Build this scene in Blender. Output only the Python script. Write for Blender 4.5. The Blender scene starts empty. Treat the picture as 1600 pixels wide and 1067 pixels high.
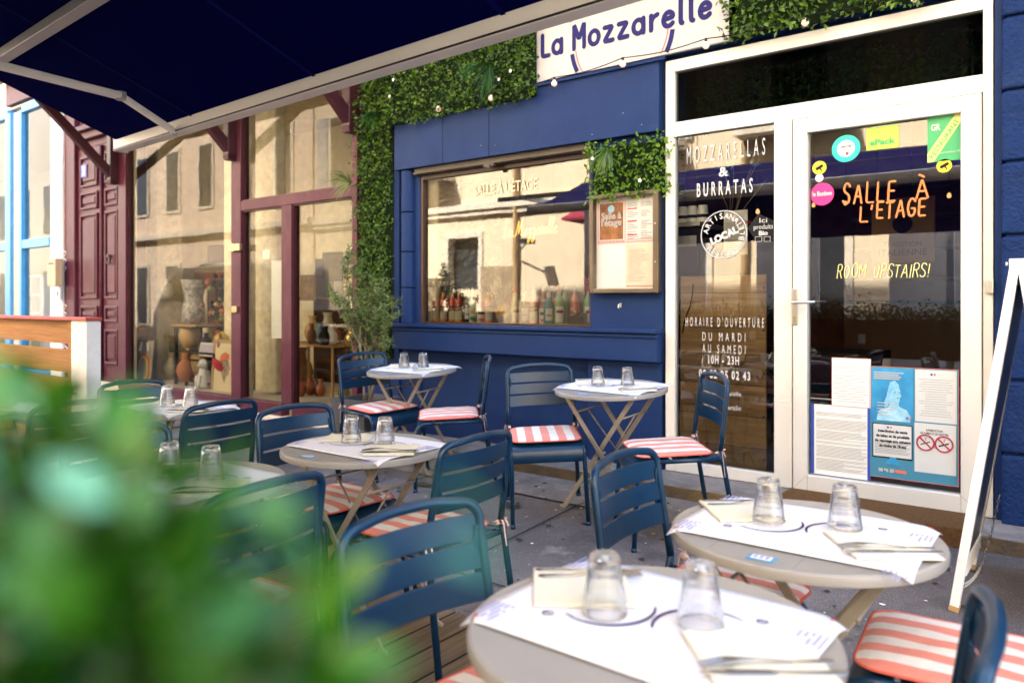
import bpy, bmesh, math, random
from mathutils import Vector, Matrix
R = math.radians
rnd = random.Random(7)
sc = bpy.context.scene
col = sc.collection

# ------------------------------------------------------------------ camera
FPX, HOR, CAMH, CAMP = 1190.0, 473.0, 1.27, 4.53
TH = math.atan2(1538.0, FPX); CT, ST = math.cos(TH), math.sin(TH)
cd = bpy.data.cameras.new('camera'); cam = bpy.data.objects.new('camera', cd); col.objects.link(cam)
cd.sensor_width = 36.0; cd.lens = FPX / 1600 * 36
cd.shift_y = -(533.5 - HOR) / 1600
cd.clip_start = 0.02; cd.clip_end = 500
cam.location = (0, -CAMP, CAMH)
cam.rotation_euler = (R(90), 0, math.pi / 2 - TH)
cd.dof.use_dof = True; cd.dof.focus_distance = 3.4; cd.dof.aperture_fstop = 2.4
sc.camera = cam
cy = sc.cycles
cy.use_denoising = True; cy.max_bounces = 10; cy.diffuse_bounces = 4; cy.glossy_bounces = 4
cy.transmission_bounces = 8; cy.transparent_max_bounces = 16
cy.sample_clamp_indirect = 6.0; cy.caustics_reflective = False; cy.caustics_refractive = True
# ------------------------------------------------------------------ world, sun, exposure
SUN_EL, SUN_AZ = R(48), R(20)           # azimuth: from +Y (behind the restaurant) towards -X
w = bpy.data.worlds.new('World'); sc.world = w; w.use_nodes = True
wn = w.node_tree
sky = wn.nodes.new('ShaderNodeTexSky'); sky.sky_type = 'NISHITA'; sky.sun_disc = False
sky.sun_elevation = SUN_EL; sky.sun_rotation = -SUN_AZ
sky.dust_density = 2.0
wn.links.new(sky.outputs[0], wn.nodes['Background'].inputs[0])
wn.nodes['Background'].inputs[1].default_value = 0.15
sl = bpy.data.lights.new('sun', 'SUN'); sl.energy = 4.4; sl.angle = R(0.53); sl.color = (1.0, 0.94, 0.85)
so = bpy.data.objects.new('sun', sl); col.objects.link(so)
sdir = Vector((-math.sin(SUN_AZ) * math.cos(SUN_EL), math.cos(SUN_AZ) * math.cos(SUN_EL), math.sin(SUN_EL)))
so.rotation_euler = sdir.to_track_quat('Z', 'Y').to_euler(); so.location = (0, 0, 30)
sc.view_settings.view_transform = 'Standard'; sc.view_settings.look = 'None'
sc.view_settings.exposure = 3.33; sc.view_settings.gamma = 1

# ------------------------------------------------------------------ helpers
def P(px, py, p=CAMP):
    """point of the real plane at perpendicular distance p in front of the camera seen at pixel px,py"""
    xi = (px - 800) / FPX
    dx, dy = -CT + ST * xi, ST + CT * xi
    t = p / dy
    return Vector((t * dx, p - CAMP, CAMH + t * (HOR - py) / FPX))
def FX(px, p=CAMP): return P(px, HOR, p).x
def HZ(px, py, p=CAMP): return P(px, py, p).z
def LZ(l, z):
    return (-CT * z + ST * l, -CAMP + ST * z + CT * l)
def ground_z(y):
    d = -y                       # distance from the facade
    if d < 0.36: return 0.11
    if d < 2.2: return 0.11 * (2.2 - d) / 1.84
    return 0.0
def slope_rot(y):                # tilt of things standing on the sloping pavement
    return -math.atan(0.11 / 1.84) if -2.2 < y else 0.0

MATS = {}
def mat(name, color, rough=0.5, metal=0.0, var=0.0, vscale=6.0, bump=0.0, bscale=60.0, spec=0.5, coat=0.0,
        emit=None, estr=0.0, trans=0.0, ior=1.45, rvar=0.0, col2=None, island=0.0, sss=0.0):
    if name in MATS: return MATS[name]
    m = bpy.data.materials.new(name); m.use_nodes = True; MATS[name] = m
    nt = m.node_tree; b = nt.nodes['Principled BSDF']
    b.inputs['Base Color'].default_value = (*color, 1); b.inputs['Roughness'].default_value = rough
    b.inputs['Metallic'].default_value = metal; b.inputs['IOR'].default_value = ior
    b.inputs['Specular IOR Level'].default_value = spec if spec != .5 or rough < .6 else .15
    b.inputs['Coat Weight'].default_value = coat
    b.inputs['Transmission Weight'].default_value = trans
    if emit: b.inputs['Emission Color'].default_value = (*emit, 1); b.inputs['Emission Strength'].default_value = estr
    tc = nt.nodes.new('ShaderNodeTexCoord')
    if var or col2 or rvar or island:
        n = nt.nodes.new('ShaderNodeTexNoise'); n.inputs['Scale'].default_value = vscale; n.inputs['Detail'].default_value = 6
        n.inputs['Roughness'].default_value = 0.65
        nt.links.new(tc.outputs['Object'], n.inputs['Vector'])
        mx = nt.nodes.new('ShaderNodeMix'); mx.data_type = 'RGBA'
        c2 = col2 if col2 else tuple(c * (1 - var) for c in color)
        c1 = color if col2 else tuple(min(1, c * (1 + var)) for c in color)
        mx.inputs[6].default_value = (*c1, 1); mx.inputs[7].default_value = (*c2, 1)
        cr = nt.nodes.new('ShaderNodeMapRange'); cr.inputs[1].default_value = 0.3; cr.inputs[2].default_value = 0.7
        src = n.outputs['Fac']
        if island:
            g = nt.nodes.new('ShaderNodeNewGeometry'); src = g.outputs['Random Per Island']
            cr.inputs[1].default_value = 0; cr.inputs[2].default_value = 1
        nt.links.new(src, cr.inputs[0]); nt.links.new(cr.outputs[0], mx.inputs[0])
        nt.links.new(mx.outputs[2], b.inputs['Base Color'])
        if rvar:
            rr = nt.nodes.new('ShaderNodeMapRange'); rr.inputs[3].default_value = rough - rvar; rr.inputs[4].default_value = rough + rvar
            nt.links.new(n.outputs['Fac'], rr.inputs[0]); nt.links.new(rr.outputs[0], b.inputs['Roughness'])
    if bump:
        n2 = nt.nodes.new('ShaderNodeTexNoise'); n2.inputs['Scale'].default_value = bscale; n2.inputs['Detail'].default_value = 5
        nt.links.new(tc.outputs['Object'], n2.inputs['Vector'])
        bp = nt.nodes.new('ShaderNodeBump'); bp.inputs['Strength'].default_value = bump; bp.inputs['Distance'].default_value = 0.01
        nt.links.new(n2.outputs['Fac'], bp.inputs['Height']); nt.links.new(bp.outputs[0], b.inputs['Normal'])
    return m

def wear(m, color, amount=.5, scale=7.0, lo=.62, hi=.70, stretch=(1, 1, 1), detail=9):
    nt = m.node_tree; b = nt.nodes['Principled BSDF']; inp = b.inputs['Base Color']
    tc = nt.nodes.new('ShaderNodeTexCoord'); mp = nt.nodes.new('ShaderNodeMapping'); mp.inputs['Scale'].default_value = stretch
    n = nt.nodes.new('ShaderNodeTexNoise'); n.inputs['Scale'].default_value = scale; n.inputs['Detail'].default_value = detail; n.inputs['Roughness'].default_value = .7
    nt.links.new(tc.outputs['Object'], mp.inputs[0]); nt.links.new(mp.outputs[0], n.inputs[0])
    mr = nt.nodes.new('ShaderNodeMapRange'); mr.inputs[1].default_value = lo; mr.inputs[2].default_value = hi; mr.inputs[4].default_value = amount; nt.links.new(n.outputs['Fac'], mr.inputs[0])
    mx = nt.nodes.new('ShaderNodeMix'); mx.data_type = 'RGBA'; mx.inputs[6].default_value = inp.default_value; mx.inputs[7].default_value = (*color, 1)
    if inp.links: nt.links.new(inp.links[0].from_socket, mx.inputs[6])
    nt.links.new(mr.outputs[0], mx.inputs[0]); nt.links.new(mx.outputs[2], inp)
def thin_glass(name):
    m = mat(name, (1, 1, 1), .0, trans=1.0, ior=1.45); nt = m.node_tree; t = nt.nodes.new('ShaderNodeBsdfTransparent')
    mx = nt.nodes.new('ShaderNodeMixShader'); mx.inputs[0].default_value = .15; nt.links.new(nt.nodes['Principled BSDF'].outputs[0], mx.inputs[1]); nt.links.new(t.outputs[0], mx.inputs[2]); nt.links.new(mx.outputs[0], nt.nodes['Material Output'].inputs[0])
    return m
def glass_pane_mat(name, refl, tint=(1, 1, 1), rough=0.0):
    m = bpy.data.materials.new(name); m.use_nodes = True; nt = m.node_tree; MATS[name] = m
    nt.nodes.remove(nt.nodes['Principled BSDF'])
    t = nt.nodes.new('ShaderNodeBsdfTransparent'); t.inputs[0].default_value = (*tint, 1)
    g = nt.nodes.new('ShaderNodeBsdfGlossy'); g.inputs['Roughness'].default_value = rough
    fr = nt.nodes.new('ShaderNodeFresnel'); fr.inputs[0].default_value = 1.5
    mp = nt.nodes.new('ShaderNodeMath'); mp.operation = 'MULTIPLY'; mp.inputs[1].default_value = refl
    mp.use_clamp = True
    nt.links.new(fr.outputs[0], mp.inputs[0])
    # slightly wavy float glass
    tc = nt.nodes.new('ShaderNodeTexCoord'); n = nt.nodes.new('ShaderNodeTexNoise'); n.inputs['Scale'].default_value = 1.6
    bp = nt.nodes.new('ShaderNodeBump'); bp.inputs['Strength'].default_value = 0.025; bp.inputs['Distance'].default_value = 0.02
    nt.links.new(tc.outputs['Object'], n.inputs[0]); nt.links.new(n.outputs['Fac'], bp.inputs['Height'])
    nt.links.new(bp.outputs[0], g.inputs['Normal'])
    mx = nt.nodes.new('ShaderNodeMixShader')
    nt.links.new(mp.outputs[0], mx.inputs[0]); nt.links.new(t.outputs[0], mx.inputs[1]); nt.links.new(g.outputs[0], mx.inputs[2])
    nt.links.new(mx.outputs[0], nt.nodes['Material Output'].inputs[0])
    return m

class MB:
    def __init__(s): s.v = []; s.f = []; s.m = []
    def add(s, verts, faces, mi=0):
        o = len(s.v); s.v += [tuple(v) for v in verts]
        s.f += [tuple(i + o for i in f) for f in faces]; s.m += [mi] * len(faces); return s
    def box(s, x0, x1, y0, y1, z0, z1, mi=0):
        if x0 > x1: x0, x1 = x1, x0
        if y0 > y1: y0, y1 = y1, y0
        if z0 > z1: z0, z1 = z1, z0
        v = [(x0,y0,z0),(x1,y0,z0),(x1,y1,z0),(x0,y1,z0),(x0,y0,z1),(x1,y0,z1),(x1,y1,z1),(x0,y1,z1)]
        return s.add(v, [(0,3,2,1),(4,5,6,7),(0,1,5,4),(1,2,6,5),(2,3,7,6),(3,0,4,7)], mi)
    def hexa(s, v, mi=0):
        return s.add(v, [(0,3,2,1),(4,5,6,7),(0,1,5,4),(1,2,6,5),(2,3,7,6),(3,0,4,7)], mi)
    def bar(s, a, b, w, h, up=(0,0,1), mi=0):
        a = Vector(a); b = Vector(b); d = (b - a).normalized(); u = Vector(up)
        if abs(d.dot(u)) > 0.99: u = Vector((0, 1, 0))
        r = d.cross(u).normalized(); u = r.cross(d)
        c = [(-1,-1),(1,-1),(1,1),(-1,1)]
        v = [a + r*i*w/2 + u*j*h/2 for i, j in c] + [b + r*i*w/2 + u*j*h/2 for i, j in c]
        return s.add(v, [(0,3,2,1),(4,5,6,7),(0,1,5,4),(1,2,6,5),(2,3,7,6),(3,0,4,7)], mi)
    def quad(s, a, b, c, d, mi=0): return s.add([a, b, c, d], [(0,1,2,3)], mi)
    def tube(s, pts, r, n=8, mi=0, cap=True, sy=1.0, closed=False):
        pts = [Vector(p) for p in pts]; k = len(pts); rs = r if isinstance(r, (list, tuple)) else [r] * k
        rings = []; prev = None
        for i, p in enumerate(pts):
            if closed: d = pts[(i + 1) % k] - pts[i - 1]
            else: d = (pts[min(i + 1, k - 1)] - pts[max(i - 1, 0)])
            if d.length < 1e-9: d = Vector((0, 0, 1))
            d.normalize()
            if prev is None:
                u = Vector((0, 0, 1)) if abs(d.z) < 0.9 else Vector((0, 1, 0))
                u = (u - d * u.dot(d)).normalized()
            else:
                u = prev - d * prev.dot(d); u.normalize()
            prev = u; q = d.cross(u)
            rings.append([p + (u * math.cos(2*math.pi*j/n) + q * math.sin(2*math.pi*j/n)) * rs[i] for j in range(n)])
        v = [x for rg in rings for x in rg]; f = []
        kk = k if closed else k - 1
        for i in range(kk):
            for j in range(n):
                a, b = i * n + j, i * n + (j + 1) % n; i2 = (i + 1) % k
                f.append((a, b, i2 * n + (j + 1) % n, i2 * n + j))
        if cap and not closed: f.append(tuple(reversed(range(n)))); f.append(tuple(range((k-1)*n, k*n)))
        return s.add(v, f, mi)
    def lathe(s, prof, n=20, c=(0,0,0), mi=0, cap=False):
        v = []; f = []; k = len(prof)
        for r, z in prof:
            for j in range(n): v.append((c[0] + r*math.cos(2*math.pi*j/n), c[1] + r*math.sin(2*math.pi*j/n), c[2] + z))
        for i in range(k - 1):
            for j in range(n):
                f.append((i*n+j, i*n+(j+1)%n, (i+1)*n+(j+1)%n, (i+1)*n+j))
        if cap: f.append(tuple(reversed(range(n)))); f.append(tuple(range((k-1)*n, k*n)))
        return s.add(v, f, mi)
    def build(s, name, mats, parent=None, smooth=False, bevel=0.0, loc=None, rot=None, seg=2):
        me = bpy.data.meshes.new(name); me.from_pydata(s.v, [], s.f)
        if not isinstance(mats, (list, tuple)): mats = [mats]
        for m in mats: me.materials.append(m)
        for i, p in enumerate(me.polygons): p.material_index = s.m[i]
        if smooth:
            me.polygons.foreach_set('use_smooth', [True] * len(me.polygons))
        me.update()
        o = bpy.data.objects.new(name, me); col.objects.link(o)
        if parent: o.parent = parent
        if loc: o.location = loc
        if rot: o.rotation_euler = rot
        if bevel:
            b = o.modifiers.new('bevel', 'BEVEL'); b.width = bevel; b.segments = seg; b.limit_method = 'ANGLE'; b.angle_limit = R(40)
        return o
def smooth_angle(o, a=40):
    o.data.polygons.foreach_set('use_smooth', [True] * len(o.data.polygons))
    o.data.update()
    try: o.data.set_sharp_from_angle(angle=R(a))
    except Exception: pass
    return o
def empty(name, loc=(0,0,0), rz=0.0, rx=0.0):
    o = bpy.data.objects.new(name, None); col.objects.link(o); o.empty_display_size = 0.1
    o.location = loc; o.rotation_euler = (rx, 0, rz); return o
def tag(o, label=None, cat=None, group=None, kind=None):
    if label: o['label'] = label
    if cat: o['category'] = cat
    if group: o['group'] = group
    if kind: o['kind'] = kind
    return o
kids = {}
def children(o): return [c for c in bpy.data.objects if c.parent == o]
def copy_tree(o, parent=None, cache={}):
    c = o.copy(); col.objects.link(c)
    if parent is not None: c.parent = parent
    if o.name not in cache: cache[o.name] = children(o)
    for ch in cache[o.name]: copy_tree(ch, c)
    return c
def arc(c, r, a0, a1, n, ax=0, ay=1):
    out = []
    for i in range(n + 1):
        a = R(a0 + (a1 - a0) * i / n); p = list(c); p[ax] += r * math.cos(a); p[ay] += r * math.sin(a); out.append(tuple(p))
    return out
def round_path(pts, r, n=5):
    pts = [Vector(p) for p in pts]; out = [pts[0]]
    for i in range(1, len(pts) - 1):
        a, b, c = pts[i-1], pts[i], pts[i+1]; d1 = (a - b); d2 = (c - b)
        rr = min(r, d1.length * .49, d2.length * .49); p1 = b + d1.normalized() * rr; p2 = b + d2.normalized() * rr
        for k in range(n + 1):
            t = k / n; out.append(p1 * (1-t)**2 + b * 2*t*(1-t) + p2 * t*t)
    out.append(pts[-1]); return out
# ---- lettering
TXT = {}
def text_mesh(txt, size, xs=1.0, bold=0.0, depth=0.0, align='CENTER', spacing=1.0):
    cu = bpy.data.curves.new('lettering', 'FONT'); cu.body = txt; cu.size = size; cu.align_x = align; cu.offset = bold
    cu.extrude = depth; cu.space_character = spacing; cu.resolution_u = 3
    o = bpy.data.objects.new('lettering', cu); col.objects.link(o)
    dg = bpy.context.evaluated_depsgraph_get(); dg.update()
    me = bpy.data.meshes.new_from_object(o.evaluated_get(dg))
    bpy.data.objects.remove(o); 
    for v in me.vertices: v.co.x *= xs
    return me
def text(txt, loc, size, m, parent=None, rot=(R(90),0,0), xs=1.0, bold=0.0, depth=0.0006, align='CENTER', name='lettering', spacing=1.0):
    me = text_mesh(txt, size, xs, bold, depth, align, spacing); me.materials.clear(); me.materials.append(m)
    o = bpy.data.objects.new(name, me); col.objects.link(o); o.location = loc; o.rotation_euler = rot
    if parent: o.parent = parent
    return o
# stroke letters: unit box 0..1 wide, cap height 1, x height .62; polylines
def circ(cx, cy, rx, ry, a0=0, a1=360, n=16): return [(cx + rx*math.cos(R(a0+(a1-a0)*i/n)), cy + ry*math.sin(R(a0+(a1-a0)*i/n))) for i in range(n+1)]
SK = {
 'L': (.62, [[(0,1),(0,0),(.6,0)]]), 'A': (.8, [[(0,0),(.38,1),(.76,0)],[(.14,.35),(.62,.35)]]),
 'S': (.7, [[(.62,.85),(.45,1),(.2,1),(.04,.8),(.12,.6),(.5,.45),(.62,.25),(.5,.03),(.2,0),(0,.15)]]),
 'E': (.62, [[(.6,1),(0,1),(0,0),(.6,0)],[(0,.52),(.5,.52)]]), 'T': (.66, [[(0,1),(.66,1)],[(.33,1),(.33,0)]]),
 'G': (.75, [[(.68,.85),(.5,1),(.25,1),(.03,.75),(0,.4),(.15,.05),(.45,0),(.68,.2),(.68,.45),(.4,.45)]]),
 'R': (.66, [[(0,0),(0,1),(.45,1),(.6,.85),(.58,.62),(.4,.52),(0,.5)],[(.3,.52),(.64,0)]]),
 'O': (.8, [circ(.38,.5,.38,.5)]), 'M': (.9, [[(0,0),(0,1),(.42,.35),(.84,1),(.84,0)]]),
 'U': (.7, [[(0,1),(0,.3),(.12,.05),(.35,0),(.56,.08),(.64,.3),(.64,1)]]), 'P': (.62, [[(0,0),(0,1),(.45,1),(.58,.82),(.52,.58),(.3,.5),(0,.5)]]),
 'I': (.2, [[(.1,1),(.1,0)]]), '!': (.3, [[(.1,1),(.1,.3)],[(.1,.06),(.1,0)]]), "'": (.3, [[(.12,1),(.08,.78)]]),
 'a': (.62, [circ(.28,.3,.27,.3), [(.55,.62),(.55,0)]]), 'o': (.68, [circ(.3,.31,.3,.31)]),
 'z': (.58, [[(.02,.62),(.5,.62),(0,0),(.52,0)]]), 'r': (.44, [[(0,0),(0,.62)],[(0,.35),(.12,.56),(.36,.62)]]),
 'e': (.64, [[(0,.31),(.56,.36),(.5,.52),(.32,.62),(.12,.56),(0,.36),(.02,.16),(.15,.02),(.34,0),(.52,.1)]]),
 'l': (.3, [[(0,1),(0,.12),(.05,.02),(.16,0)]]), ' ': (.4, []),
}
def strokes_fit(txt, px0, px1, z0, h, r, mb, y, gap=.2, **k):
    x0, x1 = FX(px0), FX(px1); n = len(txt)
    base = sum(SK[{'À':'A','É':'E'}.get(c, c)][0] for c in txt)
    xs = ((x1 - x0) / h - gap*(n-1)) / base
    strokes(txt, x0, z0, h, r, mb, y, xs, gap=gap, **k)
def strokes(txt, x, z, h, r, mb, y=0.0, xs=1.0, gap=.16, wob=0, slant=0, flat=.25, n=6, rise=0):
    for ch in txt:
        acc = None; c = ch
        if ch == 'À': c, acc = 'A', [(.2,1.25),(.5,1.12)]
        if ch == 'É': c, acc = 'E', [(.2,1.12),(.5,1.25)]
        wd, pl = SK[c]; pl = list(pl) + ([acc] if acc else [])
        hh = h * (1 + wob * rnd.uniform(-1, 1)); zz = z + wob * h * .4 * rnd.uniform(-1, 1)
        for pts in pl:
            q = [(x + (a * xs + slant * b) * hh, y, zz + b * hh + rise * (a)) for a, b in pts]
            q = round_path(q, h * .1, 3) if len(q) > 2 else [Vector(t) for t in q]
            o = len(mb.v); mb.tube(q, r, n)
            for i in range(o, len(mb.v)):
                vx, vy, vz = mb.v[i]; mb.v[i] = (vx, y + (vy - y) * flat, vz)
            for e in (q[0], q[-1]):
                mb.add([(e[0] + r*math.cos(t*math.pi/4), y - r*flat*.6, e[2] + r*math.sin(t*math.pi/4)) for t in range(8)], [tuple(range(8))])
        x += (wd * xs + gap) * h
    return x
# ------------------------------------------------------------------ materials
M = {}
M['blue'] = mat('facade_blue_paint', (0.0105, 0.029, 0.105), 0.5, spec=.12, var=0.14, vscale=5, bump=0.06, bscale=90)
M['blue_rough'] = mat('blue_block_paint', (0.006, 0.022, 0.092), 0.6, spec=.12, var=0.18, vscale=8, bump=0.9, bscale=55)
M['white_frame'] = mat('white_lacquered_frame', (0.66, 0.635, 0.59), 0.32, var=0.03, vscale=3)
M['white'] = mat('white_paint', (0.82, 0.81, 0.80), 0.45, var=0.04)
M['white_wood'] = mat('white_painted_wood', (0.80, 0.78, 0.75), 0.5, var=0.06, vscale=15, bump=0.1)
M['plum'] = mat('plum_paint', (0.074, 0.015, 0.030), 0.42, spec=.22, var=0.2, vscale=7, bump=0.08)
M['plum_dark'] = mat('dark_plum_paint', (0.045, 0.008, 0.014), 0.45, var=0.2, vscale=7)
M['sky_blue'] = mat('bright_blue_paint', (0.05, 0.27, 0.62), 0.4, var=0.1)
M['dark'] = mat('dark_metal', (0.02, 0.02, 0.022), 0.45, var=0.2)
M['brown_metal'] = mat('bronze_shutter_metal', (0.055, 0.042, 0.032), 0.5, var=0.25, vscale=8, metal=0.2)
M['window_brown'] = mat('brown_window_frame', (.05,.022,.012), .4)
M['black'] = mat('matt_black', (0.012, 0.012, 0.014), 0.6)
M['steel'] = mat('brushed_steel', (0.55, 0.53, 0.5), 0.28, metal=1.0)
M['cutlery'] = mat('cutlery_steel', (0.27, 0.25, 0.23), 0.22, metal=1.0)
M['chair'] = mat('petrol_blue_metal', (0.0015, 0.024, 0.060), 0.32, var=0.12, vscale=6, bump=0.03, bscale=200, rvar=0.06)
M['table'] = mat('taupe_metal', (0.30, 0.28, 0.255), 0.38, var=0.05, vscale=4, rvar=0.05)
M['table_leg'] = mat('taupe_leg_metal', (0.28, 0.245, 0.20), 0.42, var=0.1, vscale=10)
M['paper'] = mat('white_paper', (0.72, 0.72, 0.78), 0.6, var=0.015)
M['sheet'] = mat('printed_sheet', (0.80, 0.80, 0.77), 0.5, var=0.04, vscale=9)
M['sheet_grey'] = mat('plastic_sleeve_sheet', (0.6, 0.62, 0.62), 0.35)
M['napkin'] = mat('cream_napkin', (0.72, 0.69, 0.57), 0.8, var=0.03, bump=0.15, bscale=250)
M['ink_blue'] = mat('navy_ink', (0.014, 0.014, 0.10), 0.6)
M['ink_pale'] = mat('pale_violet_ink', (0.32, 0.32, 0.55), 0.6)
M['ink_black'] = mat('black_ink', (0.02, 0.02, 0.02), 0.6)
M['ink_grey'] = mat('grey_ink', (0.26, 0.26, 0.27), 0.6)
M['ink_red'] = mat('red_ink', (0.62, 0.03, 0.05), 0.5)
M['ink_coral'] = mat('coral_ink', (0.75, 0.16, 0.12), 0.5)
M['white_vinyl'] = mat('white_vinyl', (0.52, 0.52, 0.52), 0.5)
M['faint_vinyl'] = mat('faded_vinyl', (0.78, 0.66, 0.45), 0.5)
M['orange_chalk'] = mat('orange_chalk', (0.66, 0.22, 0.08), 0.85)
M['yellow_chalk'] = mat('yellow_chalk', (0.80, 0.78, 0.30), 0.85)
M['teal'] = mat('teal_sticker', (0.02, 0.55, 0.42), 0.4)
M['lime'] = mat('lime_sticker', (0.38, 0.72, 0.08), 0.4)
M['green_st'] = mat('green_sticker', (0.05, 0.35, 0.13), 0.4)
M['yellow_st'] = mat('yellow_sticker', (0.85, 0.72, 0.04), 0.4)
M['pink_st'] = mat('pink_sticker', (0.82, 0.03, 0.22), 0.4)
M['cyan_print'] = mat('cyan_print', (0.06, 0.38, 0.66), 0.35, col2=(0.02, 0.18, 0.42), vscale=4)
M['teal_print'] = mat('teal_print', (0.06, 0.24, 0.36), 0.35)
M['pale_blue'] = mat('pale_blue_print', (0.45, 0.72, 0.85), 0.4, col2=(0.15, 0.42, 0.62), vscale=14)
M['wood_panel'] = mat('brown_wood_panel', (0.42, 0.26, 0.12), 0.5)
M['pine'] = mat('honey_pine', (0.36, 0.19, 0.075), 0.5)
M['stone'] = mat('rough_cream_render', (0.72, 0.64, 0.48), 0.9, var=0.2, vscale=9, bump=1.0, bscale=28)
M['interior'] = mat('rust_interior_wall', (0.16, 0.045, 0.02), 0.7, var=0.25)
M['interior_dark'] = mat('dark_interior_wall', (0.03, 0.02, 0.015), 0.8, var=0.2)
M['shop_wall'] = mat('cream_shop_wall', (0.78, 0.70, 0.55), 0.9, var=0.12, bump=0.5, bscale=20)
M['gold'] = mat('gold_foil', (0.75, 0.47, 0.12), 0.28, metal=1.0, var=0.2, vscale=20)
M['bulb'] = mat('lit_bulb', (0.5, 0.35, 0.2), 0.1, emit=(1.0, 0.55, 0.2), estr=0.16)
M['bulb_soft'] = mat('soft_lit_bulb', (0.85, 0.7, 0.6), 0.15, emit=(1.0, 0.62, 0.42), estr=0.05)
M['neon'] = mat('neon_tube', (0.9, 0.5, 0.2), 0.3, emit=(1.0, 0.50, 0.09), estr=0.16)
M['pane'] = glass_pane_mat('window_glass', 3.9, (0.93, 0.94, 0.90))
M['pane_shop'] = glass_pane_mat('old_shop_glass', .85, (0.93, 0.95, 0.90))
M['pane_dark'] = glass_pane_mat('smoked_transom_glass', 0.03, (0.3, 0.32, 0.3))
M['leaf'] = mat('boxwood_leaf', (0.012, 0.042, 0.003), 0.4, col2=(0.10, 0.19, 0.008), island=1)
M['leaf_lime'] = mat('lime_leaf', (0.05, 0.13, 0.006), 0.4, col2=(0.17, 0.30, 0.02), island=1)
M['leaf_dark'] = mat('dark_leaf', (0.008, 0.032, 0.004), 0.5, spec=.1, col2=(0.02, 0.07, 0.008), island=1)
M['leaf_olive'] = mat('olive_leaf', (0.05, 0.085, 0.02), 0.5, spec=.2, col2=(0.16, 0.21, 0.07), island=1)
M['leaf_near'] = mat('glossy_hedge_leaf', (0.0015, 0.020, 0.0015), 0.22, col2=(0.03, 0.13, 0.003), island=1, coat=.15, spec=.3)
M['leaf_sky_gloss'] = mat('painted_sky_gloss_leaf', (0.07, 0.30, 0.27), 0.3, col2=(0.20, 0.42, 0.06), island=1, coat=0.5)  # sky gloss on the bush leaves, painted in as pale teal
M['twig'] = mat('olive_bark', (0.22, 0.17, 0.12), 0.8, var=0.2)
M['pot'] = mat('grey_planter', (0.10, 0.10, 0.11), 0.7, bump=0.4, bscale=80, var=0.1)
M['shaded_underside'] = mat('shaded_awning_underside', (0.0008, 0.0016, 0.06), 0.9, spec=.02)  # same fabric as the top, colour darkened to carry the underside's shade
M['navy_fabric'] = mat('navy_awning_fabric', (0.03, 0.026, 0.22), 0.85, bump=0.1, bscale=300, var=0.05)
M['awning_metal'] = mat('white_awning_aluminium', (0.88, 0.85, 0.80), 0.35, var=0.03)
M['grey_metal'] = mat('grey_aluminium', (0.38, 0.38, 0.38), 0.4, var=0.06)
M['rubber'] = mat('black_rubber', (0.02, 0.02, 0.02), 0.8)

wear(M['blue'], (.018, .04, .12), .6, 1.6, .45, .75, (1, 1, .35)); wear(M['blue'], (.09, .11, .18), .6, 34, .66, .72); wear(M['blue'], (.05, .07, .13), .5, 11, .62, .75, (6, 6, .5))
wear(M['blue_rough'], (.02, .04, .10), .5, 5, .5, .75); wear(M['plum'], (.16, .07, .08), .5, 3, .5, .75, (1, 1, .4)); wear(M['plum'], (.2, .13, .12), .6, 40, .67, .73)
wear(M['chair'], (.05, .09, .13), .6, 45, .68, .75); wear(M['table'], (.16, .14, .12), .5, 12, .62, .72); wear(M['white_frame'], (.5, .46, .4), .5, 6, .60, .80, (1, 1, .4)); wear(M['white_wood'], (.35, .3, .25), .6, 22, .62, .70)
wear(M['table_leg'], (.12, .07, .04), .7, 30, .64, .72)
def translucent(m, col, f):
    nt = m.node_tree; out = nt.nodes['Material Output']; b = nt.nodes['Principled BSDF']; t = nt.nodes.new('ShaderNodeBsdfTranslucent'); t.inputs[0].default_value = (*col, 1)
    mx = nt.nodes.new('ShaderNodeMixShader'); mx.inputs[0].default_value = f; nt.links.new(b.outputs[0], mx.inputs[1]); nt.links.new(t.outputs[0], mx.inputs[2]); nt.links.new(mx.outputs[0], out.inputs[0])
translucent(M['leaf_near'], (.05, .20, .01), .18); translucent(M['leaf_sky_gloss'], (.2, .5, .2), .25); translucent(M['leaf_lime'], (.2, .4, .02), .25); translucent(M['leaf'], (.08, .2, .01), .2)
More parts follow.
